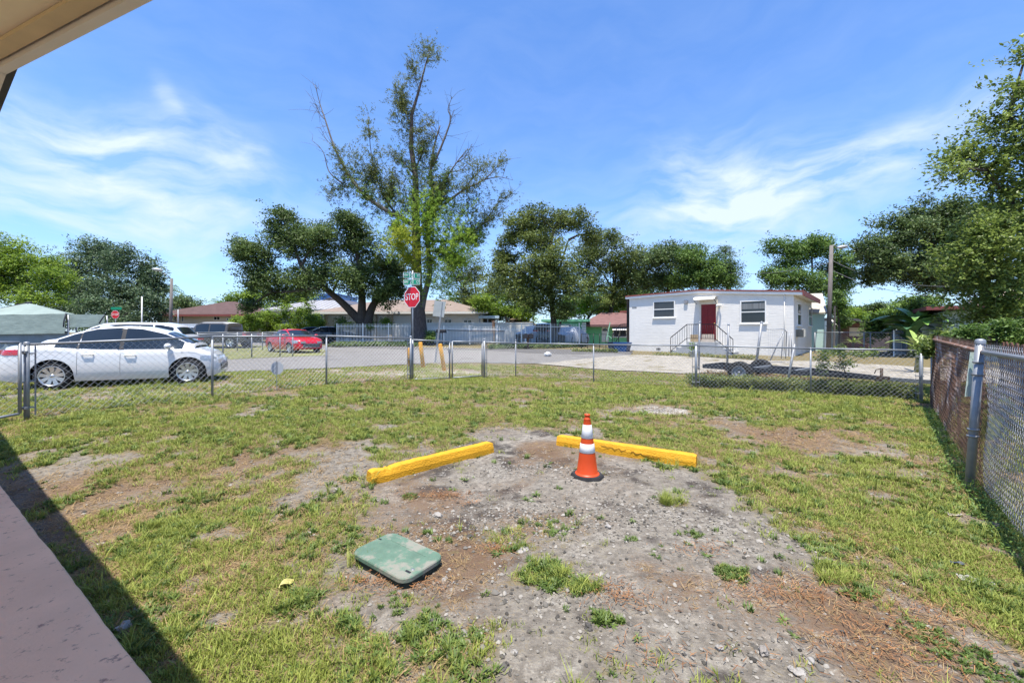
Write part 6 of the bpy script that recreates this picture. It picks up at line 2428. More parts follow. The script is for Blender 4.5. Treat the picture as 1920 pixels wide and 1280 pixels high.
def wheel(parent, x, y, r, w, side, spokes=9, rim_r=.68, rm=None):
    mb = MB()
    c = (x, y, r)
    h = w / 2
    mb.lathe([(r * rim_r, -h), (r * .9, -h * 1.02), (r * .985, -h * .8), (r, -h * .45), (r, h * .45), (r * .985, h * .8), (r * .9, h * 1.02), (r * rim_r, h)], c, 36, axis='y')
    ty = mb.build('wheel', rubber, parent)
    rm = rm or alloy
    k = side
    mb = MB()
    mb.lathe([(r * rim_r * 1.02, k * h), (r * rim_r * .98, k * h * 1.06), (r * rim_r * .9, k * h * .8), (r * rim_r * .88, k * h * .1)], c, 36, axis='y')
    mb.lathe([(0, k * h * .86), (r * .11, k * h * .85), (r * .14, k * h * .6), (r * .14, k * h * .2)], c, 18, axis='y')
    for i in range(spokes):
        a = 2 * math.pi * i / spokes + .2
        ca, sa = math.cos(a), math.sin(a)
        p0 = (x + ca * r * .10, y + k * h * .74, r + sa * r * .10)
        p1 = (x + ca * r * rim_r * .95, y + k * h * .86, r + sa * r * rim_r * .95)
        ww0, ww1 = r * .075, r * .135
        tx, tz = -sa, ca
        vs = []
        for p, ww in ((p0, ww0), (p1, ww1)):
            for s1, dy in ((-1, 0), (1, 0), (1, -k * .035), (-1, -k * .035)):
                vs.append((p[0] + tx * ww * s1, p[1] + dy, p[2] + tz * ww * s1))
        mb.add(vs, [(0, 1, 2, 3), (7, 6, 5, 4), (0, 4, 5, 1), (1, 5, 6, 2), (2, 6, 7, 3), (3, 7, 4, 0)])
    if not spokes:
        mb.lathe([(0, k * h * .5), (r * .2, k * h * .5), (r * .24, k * h * .7), (r * rim_r * .7, k * h * .75), (r * rim_r * .95, k * h * .55)], c, 28, axis='y')
    mb.build('rim', rm, ty)
    mb = MB()
    mb.lathe([(0, k * h * .12), (r * rim_r * .9, k * h * .12)], c, 24, axis='y')
    mb.build('brake_disc', arch_m, ty)
    return ty


def make_car(name, label, cat, loc, rz, B, paint, wheels, glass_x, doors, head=None, tail=None, grille=None, group=None, wheel_r=.32, wheel_w=.2, spokes=9, bumper=None, pillars=(), mirror_x=None, plate_r=None, rim_mat=None, wgap=.035, trim_low=None):
    t = thing(name, label, cat, loc, rz, group)
    b = B.shell().build('body', paint, t)
    # dark wells and underside
    mb = MB()
    hw = float(interp(B.half, 0))
    mb.box(B.x0 + .35, B.x1 - .35, -hw * .80, hw * .80, B.sill + .01, B.sill + .25)
    for a in B.axles:
        mb.box(a - B.ar - .02, a + B.ar + .02, -hw * .80, hw * .80, B.sill + .02, B.wz + B.ar + .02)
    mb.build('underbody', arch_m, t)
    for a in B.axles:
        for s_ in (-1, 1):
            wheel(t, a, s_ * (hw - wheel_w / 2 - wgap), wheel_r, wheel_w, s_, spokes, rm=rim_mat)
    # side glass
    for s_ in (-1, 1):
        for (xa, xb, pad) in glass_x:
            mb = MB()
            hi = lambda x: float(interp(B.top, x)) - pad
            lo = lambda x: min(float(interp(B.belt, x)) + .025, hi(x))
            B.side_patch(mb, xa, xb, lo, hi, s_, .006, 12, 4)
            mb.build('window', car_glass, t)
        for (xa, xb, pad) in pillars:
            mb = MB()
            B.side_patch(mb, xa, xb, lambda x: float(interp(B.belt, x)) + .01, lambda x: float(interp(B.top, x)) - pad, s_, .004, 3, 4)
            mb.build('pillar', black_p, t)
        for x in doors:
            mb = MB()
            B.side_patch(mb, x - .004, x + .004, lambda q: B.low(q) + .09, lambda q: float(interp(B.belt, q)), s_, .0025, 1, 8)
            mb.build('door_seam', seam_m, t)
        for x in doors[1:]:
            mb = MB()
            z = float(interp(B.belt, x)) - .13
            y = B.y_at(x + .15, z)
            mb.tube([(x + .08, s_ * (y + .005), z), (x + .11, s_ * (y + .035), z + .004), (x + .27, s_ * (y + .035), z + .006), (x + .30, s_ * (y + .005), z + .004)], .014, 8)
            mb.build('door_handle', paint, t)
        if mirror_x is not None:
            mb = MB()
            z = float(interp(B.belt, mirror_x)) + .04
            y = B.y_at(mirror_x, z - .03)
            bm = bmesh.new()
            bmesh.ops.create_uvsphere(bm, u_segments=14, v_segments=10, radius=1)
            mb.bm(bm, Matrix.Translation((mirror_x + .02, s_ * (y + .13), z + .06)) @ Matrix.Diagonal((.075, .12, .075, 1)), True)
            mb.tube([(mirror_x, s_ * (y - .02), z), (mirror_x + .01, s_ * (y + .07), z + .03)], .025, 6)
            mb.build('wing_mirror', paint, t)
        if trim_low:
            mb = MB()
            B.side_patch(mb, B.axles[1] + B.ar + .03, B.axles[0] - B.ar - .03, lambda x: B.low(x) + .01, lambda x: B.low(x) + .09, s_, .012, 6, 2)
            mb.build('sill', trim_low, t)
        if head:
            mb = MB()
            B.side_patch(mb, head[0], head[1], lambda x: head[2] + (x - head[0]) * head[4], lambda x: head[3] + (x - head[0]) * head[5], s_, .008, 6, 3)
            mb.build('headlight', lamp_clear, t)
        if tail:
            mb = MB()
            B.side_patch(mb, tail[0], tail[1], lambda x: tail[2], lambda x: tail[3], s_, .008, 6, 3)
            mb.build('tail_light', lamp_red, t)
            hw_ = float(interp(B.half, B.x0))
            mb = MB()
            mb.bbox(B.x0 - .012, B.x0 + .02, *(sorted((s_ * hw_ * .45, s_ * hw_ * 1.0))), tail[2] + .01, tail[3] - .01, .006)
            mb.build('tail_light', lamp_red, t)
    if grille:
        hw_ = float(interp(B.half, B.x1))
        mb = MB()
        mb.bbox(B.x1 - .02, B.x1 + .012, -hw_ * .8, hw_ * .8, grille[0], grille[1], .01)
        gr = mb.build('grille', black_p, t)
        mb = MB()
        for k in range(3):
            z = grille[0] + (grille[1] - grille[0]) * (k + .5) / 3
            mb.box(B.x1 + .010, B.x1 + .018, -hw_ * .75, hw_ * .75, z - .008, z + .008)
        mb.build('grille_bar', alloy, gr)
        for s_ in (-1, 1):
            mb = MB()
            mb.bbox(B.x1 - .08, B.x1 + .006, *(sorted((s_ * hw_ * .55, s_ * hw_ * .98))), grille[1] + .02, grille[1] + .13, .01)
            mb.build('headlight', lamp_clear, t)
    return t


def axle_place(front, rear, wb_real=None):
    """root location, heading and scale from two wheel foot points on the ground"""
    c = (front + rear) / 2
    d = front - rear
    return Vector((c.x, c.y, (front.z + rear.z) / 2)), math.atan2(d.y, d.x), d.length


# ---- white sedan beside the front fence
white_car = M('white_car_paint', (.64, .645, .655), .22, var=.015, scale=2, spec=.5, coat=.9)
D_ = 1.36
fw = Vector(((352 - 960) / F, 1, 0)) * (F * D_ / 99)
rw = Vector(((98 - 960) / F, 1, 0)) * (F * D_ / 110)
sl, sa_, wb = axle_place(fw, rw)
off = Vector((-math.sin(sa_), math.cos(sa_), 0)) * .82       # those are the near wheels; the axis lies behind them
sl = Vector((sl.x, sl.y, 0)) + off
sl.z = CH - D_
h_ = wb / 2
sed = Body(top=[(-h_ - .98, .70), (-h_ - .96, .92), (-h_ - .88, 1.04), (-h_ - .45, 1.085), (-h_ - .30, 1.11), (-h_ + .30, 1.38), (-h_ + .70, 1.49), (-h_ + 1.15, 1.525), (-h_ + 1.55, 1.50), (-h_ + 2.0, 1.375), (-h_ + 2.72, 1.01), (h_ + .12, .95), (h_ + .40, .84), (h_ + .55, .72), (h_ + .62, .52)],
           belt=[(-h_ - .98, .68), (-h_ - .85, .96), (-h_ - .3, 1.0), (-h_ + .3, .955), (-h_ + .8, .92), (h_ - .3, .90), (h_ + .1, .88), (h_ + .42, .78), (h_ + .62, .50)],
           half=[(-h_ - .98, .62), (-h_ - .93, .72), (-h_ - .75, .82), (-h_ - .3, .875), (0, .89), (h_ + .05, .88), (h_ + .3, .82), (h_ + .47, .73), (h_ + .58, .60), (h_ + .62, .50)],
           axles=(h_, -h_), arch_r=.385, wheel_z=.335, sill=.20, roof_in=.66, bottom_ends=.26)
make_car('white_sedan', 'white sedan parked behind the left run of the chain link fence', 'car', sl, sa_, sed, white_car, None,
         glass_x=[(-h_ + .02, -h_ + .42, .075), (-h_ + .45, -h_ + 1.18, .065), (-h_ + 1.26, -h_ + 2.42, .068)], doors=(-h_ + 2.42, -h_ + 1.22, -h_ + .44), head=(h_ + .26, h_ + .55, .65, .74, -.06, .0), tail=(-h_ - .93, -h_ - .55, .83, .955),
         wheel_r=.335, wheel_w=.21, spokes=9, pillars=[(-h_ + 1.16, -h_ + 1.28, .08), (-h_ + .40, -h_ + .47, .08)], mirror_x=-h_ + 2.14, grille=(.34, .50))
st = [o for o in COL.objects if o.name.startswith('white_sedan')][0]
for nm, xa, xb, f, f1 in (('windscreen', -h_ + 2.04, -h_ + 2.66, .93, .97), ('rear_window', -h_ + .30, -h_ - .28, .99, 1.0)):
    mb = MB()
    sed.top_patch(mb, xa, xb, f, .005, f1=f1)
    mb.build(nm, car_glass, st)
mb = MB()
mb.slab([(-h_ + .50, 1.42), (-h_ + .80, 1.50), (-h_ + .60, 1.56), (-h_ + .54, 1.55)], 'y', -.02, .02)
mb.build('antenna_fin', white_car, st)
mb = MB()
mb.box(-h_ - .992, -h_ - .98, -.26, .26, .58, .70)
mb.build('number_plate', M('pale_plate', (.6, .62, .6), .5), st)


def suv(name, label, px0, Z0, rz, paint, scale=1.0, **kw):
    g = GX(px0, Z0)
    B = Body(top=[(-2.3, .70), (-2.28, 1.0), (-2.12, 1.30), (-1.86, 1.60), (-1.5, 1.68), (-.4, 1.70), (.3, 1.66), (.65, 1.52), (1.25, 1.15), (1.9, 1.05), (2.2, .92), (2.32, .62)],
             belt=[(-2.3, .68), (-2.2, 1.12), (-1.6, 1.14), (.9, 1.04), (1.9, .96), (2.2, .86), (2.32, .6)],
             half=[(-2.3, .76), (-2.2, .84), (-1.6, .92), (0, .93), (1.5, .92), (2.0, .84), (2.25, .66), (2.32, .58)],
             axles=(1.36, -1.34), arch_r=.42, wheel_z=.36, sill=.26, roof_in=.74, bottom_ends=.36)
    t = make_car(name, label, 'car', g, rz, B, paint, None, glass_x=[(-1.90, -1.32, .10), (-1.26, -.32, .10), (-.22, .86, .10)], doors=(.9, -.27, -1.2), head=(1.75, 2.2, .82, .93, -.05, -.1), tail=(-2.24, -1.92, .98, 1.10),
                 wheel_r=.36, wheel_w=.23, spokes=5, mirror_x=.8, grille=(.5, .74), pillars=[(-.34, -.2, .1)], trim_low=black_p)
    mb = MB()
    B.top_patch(mb, .62, 1.2, .94, .005)
    mb.build('windscreen', car_glass, t)
    mb = MB()
    B.top_patch(mb, -1.94, -2.16, .86, .006)
    mb.build('rear_window', car_glass, t)
    return t


suv('white_sport_utility', 'white hatchback utility car parked beyond the white sedan', 233, 15.6, R(196), white_car)

# ---- pickup with a camper top across the corner lawn
gp2 = GX(408, 29.5)
dark_p = M('dark_grey_paint', (.05, .047, .043), .35, var=.15, coat=.5)
tan_p = M('pale_camper_top', (.50, .49, .47), .4, var=.05, coat=.3)
Bp = Body(top=[(-2.7, .75), (-2.68, 1.12), (-2.1, 1.14), (-1.35, 1.15), (-1.3, 1.78), (-.9, 1.86), (.6, 1.86), (1.0, 1.74), (1.4, 1.26), (2.2, 1.16), (2.5, 1.02), (2.6, .7)],
          belt=[(-2.7, .73), (-2.6, 1.08), (1.2, 1.1), (2.2, 1.06), (2.5, .98), (2.6, .68)],
          half=[(-2.7, .86), (-2.5, .94), (0, .96), (1.8, .95), (2.4, .84), (2.6, .7)], axles=(1.65, -1.6), arch_r=.46, wheel_z=.40, sill=.38, roof_in=.78, bottom_ends=.46)
pk_ = make_car('pickup_truck', 'dark pickup with a pale cab roof behind the far chain link fence', 'truck', gp2, R(178), Bp, dark_p, None, glass_x=[(-1.18, -.1, .16), (0.0, .95, .14)], doors=(1.1, -.05, -1.25),
               tail=(-2.66, -2.5, .9, 1.08), wheel_r=.40, wheel_w=.26, spokes=6, mirror_x=1.0, grille=(.72, 1.0))
mb = MB()
Bp.top_patch(mb, -1.28, .95, 1.0, .012, nx=12)
mb.build('roof_panel', tan_p, pk_)
mb = MB()
Bp.top_patch(mb, .98, 1.36, .94, .01)
mb.build('windscreen', car_glass, pk_)


def small_sedan(name, label, px0, Z0, rz, paint, covered=False, **kw):
    g = GX(px0, Z0)
    B = Body(top=[(-2.2, .68), (-2.18, .98), (-1.6, 1.05), (-1.45, 1.07), (-.8, 1.38), (-.2, 1.44), (.35, 1.40), (1.15, 1.0), (1.8, .90), (2.12, .78), (2.22, .55)],
             belt=[(-2.2, .66), (-2.1, .93), (-1.4, .96), (1.1, .93), (1.8, .84), (2.1, .74), (2.22, .5)],
             half=[(-2.2, .70), (-2.1, .78), (-1.5, .86), (0, .88), (1.4, .87), (1.9, .78), (2.15, .66), (2.22, .6)],
             axles=(1.3, -1.3), arch_r=.36, wheel_z=.32, sill=.22, roof_in=.68, bottom_ends=.28)
    t = make_car(name, label, 'car', g, rz, B, paint, None, glass_x=[(-1.22, -.18, .08), (-.08, .95, .08)], doors=(.9, -.13, -.95), head=(1.62, 2.05, .62, .78, -.05, -.02), tail=(-2.14, -1.8, .80, .95),
                 wheel_r=.32, wheel_w=.2, spokes=7, mirror_x=.82, grille=(.36, .58), pillars=[(-.2, -.06, .08)])
    for nm, xa, xb in (('windscreen', .42, 1.1), ('rear_window', -.86, -1.42)):
        mb = MB()
        B.top_patch(mb, xa, xb, .92, .005)
        mb.build(nm, car_glass, t)
    return t


red_p = M('red_car_paint', (.46, .012, .022), .28, var=.04, coat=.8)
black_car = M('black_car_paint', (.012, .014, .02), .2, var=.1, coat=.8)
small_sedan('red_sedan', 'bright red sedan parked on the corner lawn', 551, 24.6, R(-38), red_p)
small_sedan('black_sedan', 'black sedan showing a red tail lamp beside the picket fence', 616, 35.5, R(38), black_car)
small_sedan('dark_sedan', 'dark blue sedan between the red sedan and the black sedan', 588, 37.5, R(42), M('dark_blue_paint', (.02, .028, .06), .2, var=.1, coat=.8))
small_sedan('grey_sedan', 'silver car glimpsed between the white utility car and the pickup', 366, 36, R(10), M('silver_paint', (.42, .44, .47), .25, .5, var=.05, coat=.6))
small_sedan('maroon_sedan', 'maroon car roof showing above the white utility car', 318, 40, R(5), M('maroon_paint', (.10, .012, .018), .25, var=.05, coat=.6))
suv('dark_sport_utility', 'black utility car parked between the two covered cars', 1026, 35.0, R(75), black_car)


# ---- two cars under silver covers
def covered(label, px, Z, rz, L=4.5, W_=1.85, H=1.5, seed=0):
    g = GX(px, Z)
    t = thing('covered_car', label, 'car', g, rz, 'cars under silver covers')
    vs, fs = [], []
    nx, ny = 30, 24
    top = [(-.5, .82), (-.44, .98), (-.3, 1.04), (-.12, H), (.10, H), (.28, 1.0), (.42, .92), (.5, .7)]
    for i in range(nx + 1):
        x = -.5 + i / nx
        zt = float(interp(top, x))
        w = W_ / 2 * (1 - .25 * abs(2 * x) ** 4)
        for j in range(ny + 1):
            a = -1 + 2 * j / ny
            q = abs(a)
            if q < .45:
                y, z = w * .74 * q / .45, zt - .04 * (q / .45) ** 2
            elif q < .65:
                f = (q - .45) / .2
                zb = min(zt - .05, .95)
                y, z = w * (.74 + .22 * f), zt - .04 + (zb - zt + .04) * f
            else:
                f = (q - .65) / .35
                zb = min(zt - .05, .95)
                y, z = w * (.96 + .06 * math.sin(f * 2)), zb + (.12 - zb) * f
            p = Vector((x * L, y * (1 if a > 0 else -1), z))
            n = mnoise.noise(p * 2.2 + Vector((seed, 0, 0))) * .05 + mnoise.noise(p * 6) * .018
            vs.append((p.x * (1 + n * .1), p.y * (1 + n), p.z + n * .6))
    for i in range(nx):
        for j in range(ny):
            k = i * (ny + 1) + j
            fs.append((k, k + ny + 1, k + ny + 2, k + 1))
    mb = MB()
    mb.add(vs, fs, True)
    mb.build('cover', M('silver_cover', (.46, .48, .52), .5, .25, var=.2, scale=2, bump=.6, bscale=6), t)
    for s_ in (-1, 1):
        for x in (-.3, .3):
            mb = MB()
            mb.lathe([(.2, -.1), (.31, -.1), (.32, 0), (.31, .1), (.2, .1)], (x * L, s_ * (W_ / 2 - .12), .32), 20, axis='y')
            mb.build('wheel', rubber, t)
    return t


covered('car under a silver cover to the left of the oak trunk, behind the mailbox', 1004, 34.5, R(60), seed=1)
covered('car under a silver cover to the right of the oak trunk, by the green house', 1070, 34.5, R(55), seed=5)

# ---- boat trailer standing empty behind the right part of the front fence
A_ = P(1318, 686, 13.4)
B_ = P(1740, 716, 9.35)
dirv = Vector((B_.x - A_.x, B_.y - A_.y, 0))
TL = dirv.length
tr = thing('boat_trailer', 'empty rusty boat trailer behind the chain link fence with its tongue to the right', 'trailer', (A_.x, A_.y, gz(A_.x, A_.y)), math.atan2(dirv.y, dirv.x))
dk = M('dark_trailer_steel', (.045, .05, .06), .6, .5, var=.35, scale=6, spots=((.12, .06, .03), 8, .6))
g0_, g1_ = gz(A_.x, A_.y), gz(B_.x, B_.y)
za, zb = A_.z - g0_, B_.z - g0_
lz = lambda x: za + (zb - za) * x / TL
for s_, yo in ((-1, 0.0), (1, 1.25)):
    mb = MB()
    mb.bar((0, yo, lz(0)), (TL * .56, yo, lz(TL * .56)), .07, .13)
    mb.bar((TL * .56, yo, lz(TL * .56)), (TL * .86, .06 * (s_ + 1) + .02, lz(TL * .86)), .06, .09)
    mb.build('frame_rail', dk, tr)
mb = MB()
mb.bar((TL * .60, .05, lz(TL * .6) - .002), (TL + .25, .05, lz(TL + .25)), .08, .09)
mb.build('tongue', M('grey_trailer_steel', (.17, .18, .19), .55, .6, var=.25), tr)
for f in (.02, .30, .50):
    mb = MB()
    mb.bar((TL * f, 0, lz(TL * f) + .04), (TL * f, 1.25, lz(TL * f) + .04), .07, .07)
    mb.build('cross_member', dk if f < .2 else galv, tr)
wx = TL * .235
for y, s_ in ((-.20, -1), (1.45, 1)):
    wheel(tr, wx, y, .34, .20, s_, 0, rim_r=.58, rm=galv_dull)
mb = MB()
mb.tube([(wx, -.2, .34), (wx, 1.45, .34)], .035, 8)
mb.build('axle', dk, tr)
for y in (0, 1.25):
    mb = MB()
    pts = [(wx - .42, y, lz(wx) - .02), (wx - .2, y, .40), (wx, y, .36), (wx + .2, y, .40), (wx + .42, y, lz(wx) - .02)]
    for i in range(4):
        mb.bar(pts[i], pts[i + 1], .05, .025)
    mb.build('leaf_spring', dk, tr)
jx = TL * .845
mb = MB()
mb.tube([(jx, .05, .02), (jx, .05, lz(jx) + .26)], .032, 8)
mb.bbox(jx - .11, jx + .16, -.02, .12, lz(jx) - .09, lz(jx) + .06, .015)
mb.tube([(jx, .05, lz(jx) + .24), (jx - .09, -.02, lz(jx) + .22), (jx - .12, -.03, lz(jx) + .12)], .012, 6)
mb.build('tongue_jack', M('brown_jack', (.075, .055, .045), .7, .4, var=.3), tr)
mb = MB()
mb.bbox(TL + .16, TL + .42, 0, .10, lz(TL) - .05, lz(TL) + .05, .015)
mb.build('coupler', dk, tr)

# ---- canopy tent with grey green tarpaulin behind the sedan
TZ_ = 17.0
tarp = M('grey_green_tarp', (.215, .265, .235), .7, var=.14, scale=1.5, bump=.5, bscale=3.5, stretch=(1, 1, 3))
tarp_b = M('blue_tarp_skirt', (.15, .19, .21), .7, var=.15, scale=1.5, bump=.5, bscale=3.5)
tn = thing('canopy_tent', 'grey green tarpaulin canopy with dark straps behind the white sedan', 'tent', GX(60, TZ_))
apex = P(54, 568, TZ_ + 1.2)
c0, c1, c2, c3 = P(-70, 592, TZ_), P(124, 588, TZ_ - .6), P(140, 589, TZ_ + 3.2), P(-60, 592, TZ_ + 3.5)


def sag(a, b, c, n=8, k=.10):
    """triangular sheet that sags between its corners"""
    vs, fs, idx = [], [], {}
    for i in range(n + 1):
        for j in range(n + 1 - i):
            u, v = i / n, j / n
            p = a * (1 - u - v) + b * u + c * v
            w = u * v * (1 - u - v) * 27
            p = p - Vector((0, 0, k * w)) + Vector((0, 0, mnoise.noise(p * 1.7) * .035))
            idx[(i, j)] = len(vs)
            vs.append(p)
    for i in range(n):
        for j in range(n - i):
            fs.append((idx[(i, j)], idx[(i + 1, j)], idx[(i, j + 1)]))
            if j < n - i - 1:
                fs.append((idx[(i + 1, j)], idx[(i + 1, j + 1)], idx[(i, j + 1)]))
    return vs, fs


mb = MB()
for a, b in ((c0, c1), (c1, c2), (c2, c3), (c3, c0)):
    mb.add(*sag(apex, a, b), smooth=True)
mb.build('canopy', tarp, tn, world=True)


def curtain(mb, a, b, h, n=26, fold=.05):
    vs, fs = [], []
    for i in range(n + 1):
        p = a.lerp(b, i / n)
        for k in range(6):
            f = k / 5
            w = math.sin(i * 1.9) * fold * (.3 + f) + mnoise.noise(Vector((i * .4, k * .3, 3))) * fold
            vs.append(p + Vector((w * .4, -abs(w), -h * f)))
    for i in range(n):
        for k in range(5):
            q = i * 6 + k
            fs.append((q, q + 6, q + 7, q + 1))
    mb.add(vs, fs, True)


mb = MB()
curtain(mb, c0, c1, .80)
curtain(mb, c1, c2, .33)
mb.build('valance', tarp, tn, world=True)
mb = MB()
curtain(mb, c0 - Vector((0, -.10, .70)), c1 - Vector((0, -.10, .70)), 1.7)
mb.build('side_sheet', tarp_b, tn, world=True)
d0, d1_ = P(126, 589.5, TZ_ - .5), P(197, 589.5, TZ_ - .2)
e0, e1_ = P(126, 590, TZ_ + 2.6), P(190, 591, TZ_ + 2.6)
mb = MB()
mb.quad(d0, d1_, e1_, e0)
curtain(mb, d0, d1_, .52, 14, .03)
curtain(mb, d1_, e1_, .40, 10, .03)
mb.build('awning', tarp, tn, world=True)
for (a, b) in ((apex + Vector((0, -.02, .03)), P(47, 621, TZ_ - .35)), (P(124, 587, TZ_ - .66), P(119, 613, TZ_ - .72)), (P(197, 590, TZ_ - .26), P(186, 606, TZ_ - .3)), (apex + Vector((0, 0, .03)), c0)):
    mb = MB()
    mb.tube([a, a.lerp(b, .5) + Vector((0, -.03, -.03)), b], .022, 6)
    mb.build('strap', M('dark_strap', (.02, .022, .035), .7), tn, world=True)
mb = MB()
mb.tube([apex - Vector((.12, 0, 0)), apex + Vector((.12, 0, .02))], .05, 8)
mb.build('apex_cap', M('dark_strap', (.02, .022, .035), .7), tn, world=True)
for c in (c0, c1, c2, c3, d1_, e1_):
    mb = MB()
    mb.tube([Vector((c.x, c.y + .08, gz(c.x, c.y))), c + Vector((0, .08, -.04))], .03, 8)
    mb.build('pole', galv, tn, world=True)
# ------------------------------------------------------------------ street furniture and small things


def text_mesh(name, body, size, mat, parent, mtx, depth=.002, sx=1.0):
    cu = bpy.data.curves.new(name, 'FONT')
    cu.body = body
    cu.size = size
    cu.align_x = 'CENTER'
    cu.align_y = 'CENTER'
    cu.extrude = depth
    cu.resolution_u = 4
    o = bpy.data.objects.new(name, cu)
    me = bpy.data.meshes.new_from_object(o)
    bpy.data.objects.remove(o)
    me.transform(mtx @ Matrix.Diagonal((sx, 1, 1, 1)))
    me.materials.clear()
    me.materials.append(mat)
    me.name = name
    ob = bpy.data.objects.new(name, me)
    COL.objects.link(ob)
    ob.parent = parent
    return ob


sign_red = M('sign_red', (.55, .008, .022), .4, var=.08, scale=3)
sign_green = M('sign_green', (.008, .25, .145), .4, var=.06)
sign_white = M('sign_white', (.78, .78, .78), .4, var=.03)
sign_back = M('sign_back', (.38, .40, .41), .5, .4, var=.12)
FACE = Matrix.Rotation(R(90), 4, 'X')       # text drawn in x/y stands up in x/z, facing -y


def octagon(r):
    return [(r * math.cos(R(22.5 + 45 * k)), r * math.sin(R(22.5 + 45 * k))) for k in range(8)]


def stop_sign(label, px, Z, zc, size, rz, pole_base_z=-.1, blades=True, name='stop_sign', lean=0):
    g = GX(px, Z)
    t = thing(name, label, 'sign', g, rz)
    mb = MB()
    top = zc + size / 2 + (.62 if blades else .1)
    mb.tube([(0, .035, pole_base_z), (0, .035, top)], .032, 8)
    mb.build('pole', galv, t)
    r = size / 2 / math.cos(R(22.5))
    mb = MB()
    mb.slab([(x, z + zc) for x, z in octagon(r)], 'y', -.002, .003)
    pn = mb.build('sign_panel', sign_white, t)
    mb = MB()
    mb.slab([(x, z + zc) for x, z in octagon(r * .945)], 'y', -.0045, -.0021)
    mb.build('sign_face', sign_red, pn)
    text_mesh('lettering', 'STOP', size * .44, sign_white, pn, Matrix.Translation((0, -.007, zc)) @ FACE, sx=.80)
    return t, top


G0 = GX(773, 15.6)
zc = CH - (557 - HOR) / F * 15.6 - G0.z
t, top = stop_sign('red octagonal stop sign with two green street name blades in front of the tall tree', 772.5, 15.6, zc, .80, R(-31))
# octagon is turned to the side street; blades carry the street names
for (txt, zz, w, rz) in (('NW  101  ST', zc + .83, .66, R(62)), ('NW  21  CT', zc + .58, .66, R(23))):
    rot = Matrix.Rotation(rz, 4, 'Z')
    mb = MB()
    mb.bbox(-w / 2, w / 2, -.004, .004, zz - .105, zz + .105, .003)
    mb.v = [tuple(rot @ Vector(v) + Vector((0, -.01, 0))) for v in mb.v]
    bl = mb.build('street_name_blade', sign_green, t)
    mb = MB()
    for (x0, x1, z0, z1) in ((-w / 2, w / 2, zz + .093, zz + .105), (-w / 2, w / 2, zz - .105, zz - .093), (-w / 2, -w / 2 + .012, zz - .093, zz + .093), (w / 2 - .012, w / 2, zz - .093, zz + .093)):
        mb.box(x0, x1, -.0065, -.0045, z0, z1)
    mb.v = [tuple(rot @ Vector(v) + Vector((0, -.01, 0))) for v in mb.v]
    mb.build('border', sign_white, bl)
    a, b, c = txt.split('  ')
    for (s_, x, sz) in ((a, -w * .35, .13), (b, .0, .24), (c, w * .38, .13)):
        text_mesh('lettering', s_, sz, sign_white, bl, Matrix.Translation((0, -.01, 0)) @ rot @ Matrix.Translation((x, -.008, zz)) @ FACE, sx=.8)
stop_sign('small distant stop sign in front of the far left oak', 216, 34, CH + 33 / F * 34 - .7, .66, R(0), blades=False)
# its little green street sign
g = GX(218, 34)
mb = MB()
zz = CH + 42 / F * 34
mb.box(g.x - .45, g.x + .45, g.y - .01, g.y + .01, zz - .02, zz + .2)
tag(mb.build('street_name_blade', sign_green), 'tiny green street name blade above the distant stop sign', 'sign')

# leaning sign seen from behind
lb_ = GX(818, 17.2)
ls_ = thing('traffic_sign', 'leaning steel sign seen from its blank grey back', 'sign', lb_)
tp_ = P(829, 566, 17.2)
bt_ = P(815, 683, 17.2)
mb = MB()
mb.bar(bt_ - Vector((0, 0, .1)), tp_, .07, .035, up=(0, 1, 0))
mb.build('pole', galv, ls_, world=True)
mb = MB()
ax_ = (tp_ - bt_).normalized()
sx_ = Vector((1, 0, -ax_.x / ax_.z * 1.0)).normalized()
sx_ = Vector((.92, .38, -.1)).normalized()
ctr = P(824, 579, 17.2) + Vector((-.0, -.05, 0))
h2_, w2_ = .33, .24
q = [ctr - sx_ * w2_ - ax_ * h2_, ctr + sx_ * w2_ - ax_ * h2_, ctr + sx_ * w2_ + ax_ * h2_, ctr - sx_ * w2_ + ax_ * h2_]
mb.add(q + [v + Vector((0, .01, 0)) for v in q], [(0, 1, 2, 3), (7, 6, 5, 4), (0, 4, 5, 1), (1, 5, 6, 2), (2, 6, 7, 3), (3, 7, 4, 0)])
mb.build('sign_panel', M('sign_back_pale', (.52, .53, .50), .5, .2, var=.08), ls_, world=True)

# yellow bollards
yel = M('bollard_yellow', (.56, .26, .014), .55, var=.1, scale=4, spots=((.30, .20, .10), 5, .66))
for (x0, y0, x1, y1, Z, lab) in ((793, 684, 788, 641, 15.0, 'yellow bollard behind the left gate leaf, nearest the stop sign post'), (832, 688, 825, 644, 14.6, 'leaning yellow bollard beside the leaning sign pole'),
                                 (767, 683, 767, 652, 15.6, 'yellow bollard almost hidden behind the gate post')):
    a, b = P(x0, y0, Z), P(x1, y1, Z)
    t = thing('bollard', lab, 'bollard', (a.x, a.y, gz(a.x, a.y)), group='yellow bollards by the gate')
    d = (b - a).normalized()
    mb = MB()
    r_ = .075
    mb.tube([a - d * .2, b - d * .03, b - d * .008, b], [r_, r_, r_ * .8, r_ * .3], 16)
    mb.build('post', yel, t, world=True)

# grey octagonal yard sign on a stake (seen from behind)
g = G(519, 732)
yd = thing('yard_sign', 'small grey octagonal yard sign on a stake outside the fence', 'sign', g)
z1_ = CH - (677 - HOR) / F * g.y
mb = MB()
mb.bar(g - Vector((0, 0, .1)), Vector((g.x, g.y, z1_ + .02)), .012, .012)
mb.build('stake', galv_dull, yd, world=True)
zc_ = CH - (690 - HOR) / F * g.y
mb = MB()
mb.slab([(x + g.x, z + zc_) for x, z in octagon(.155)], 'y', g.y + .008, g.y + .013)
mb.build('sign_panel', M('sign_back_grey', (.36, .38, .41), .6, var=.05), yd, world=True)

# mailboxes
mbk = M('mailbox_black', (.012, .012, .014), .4, var=.1)


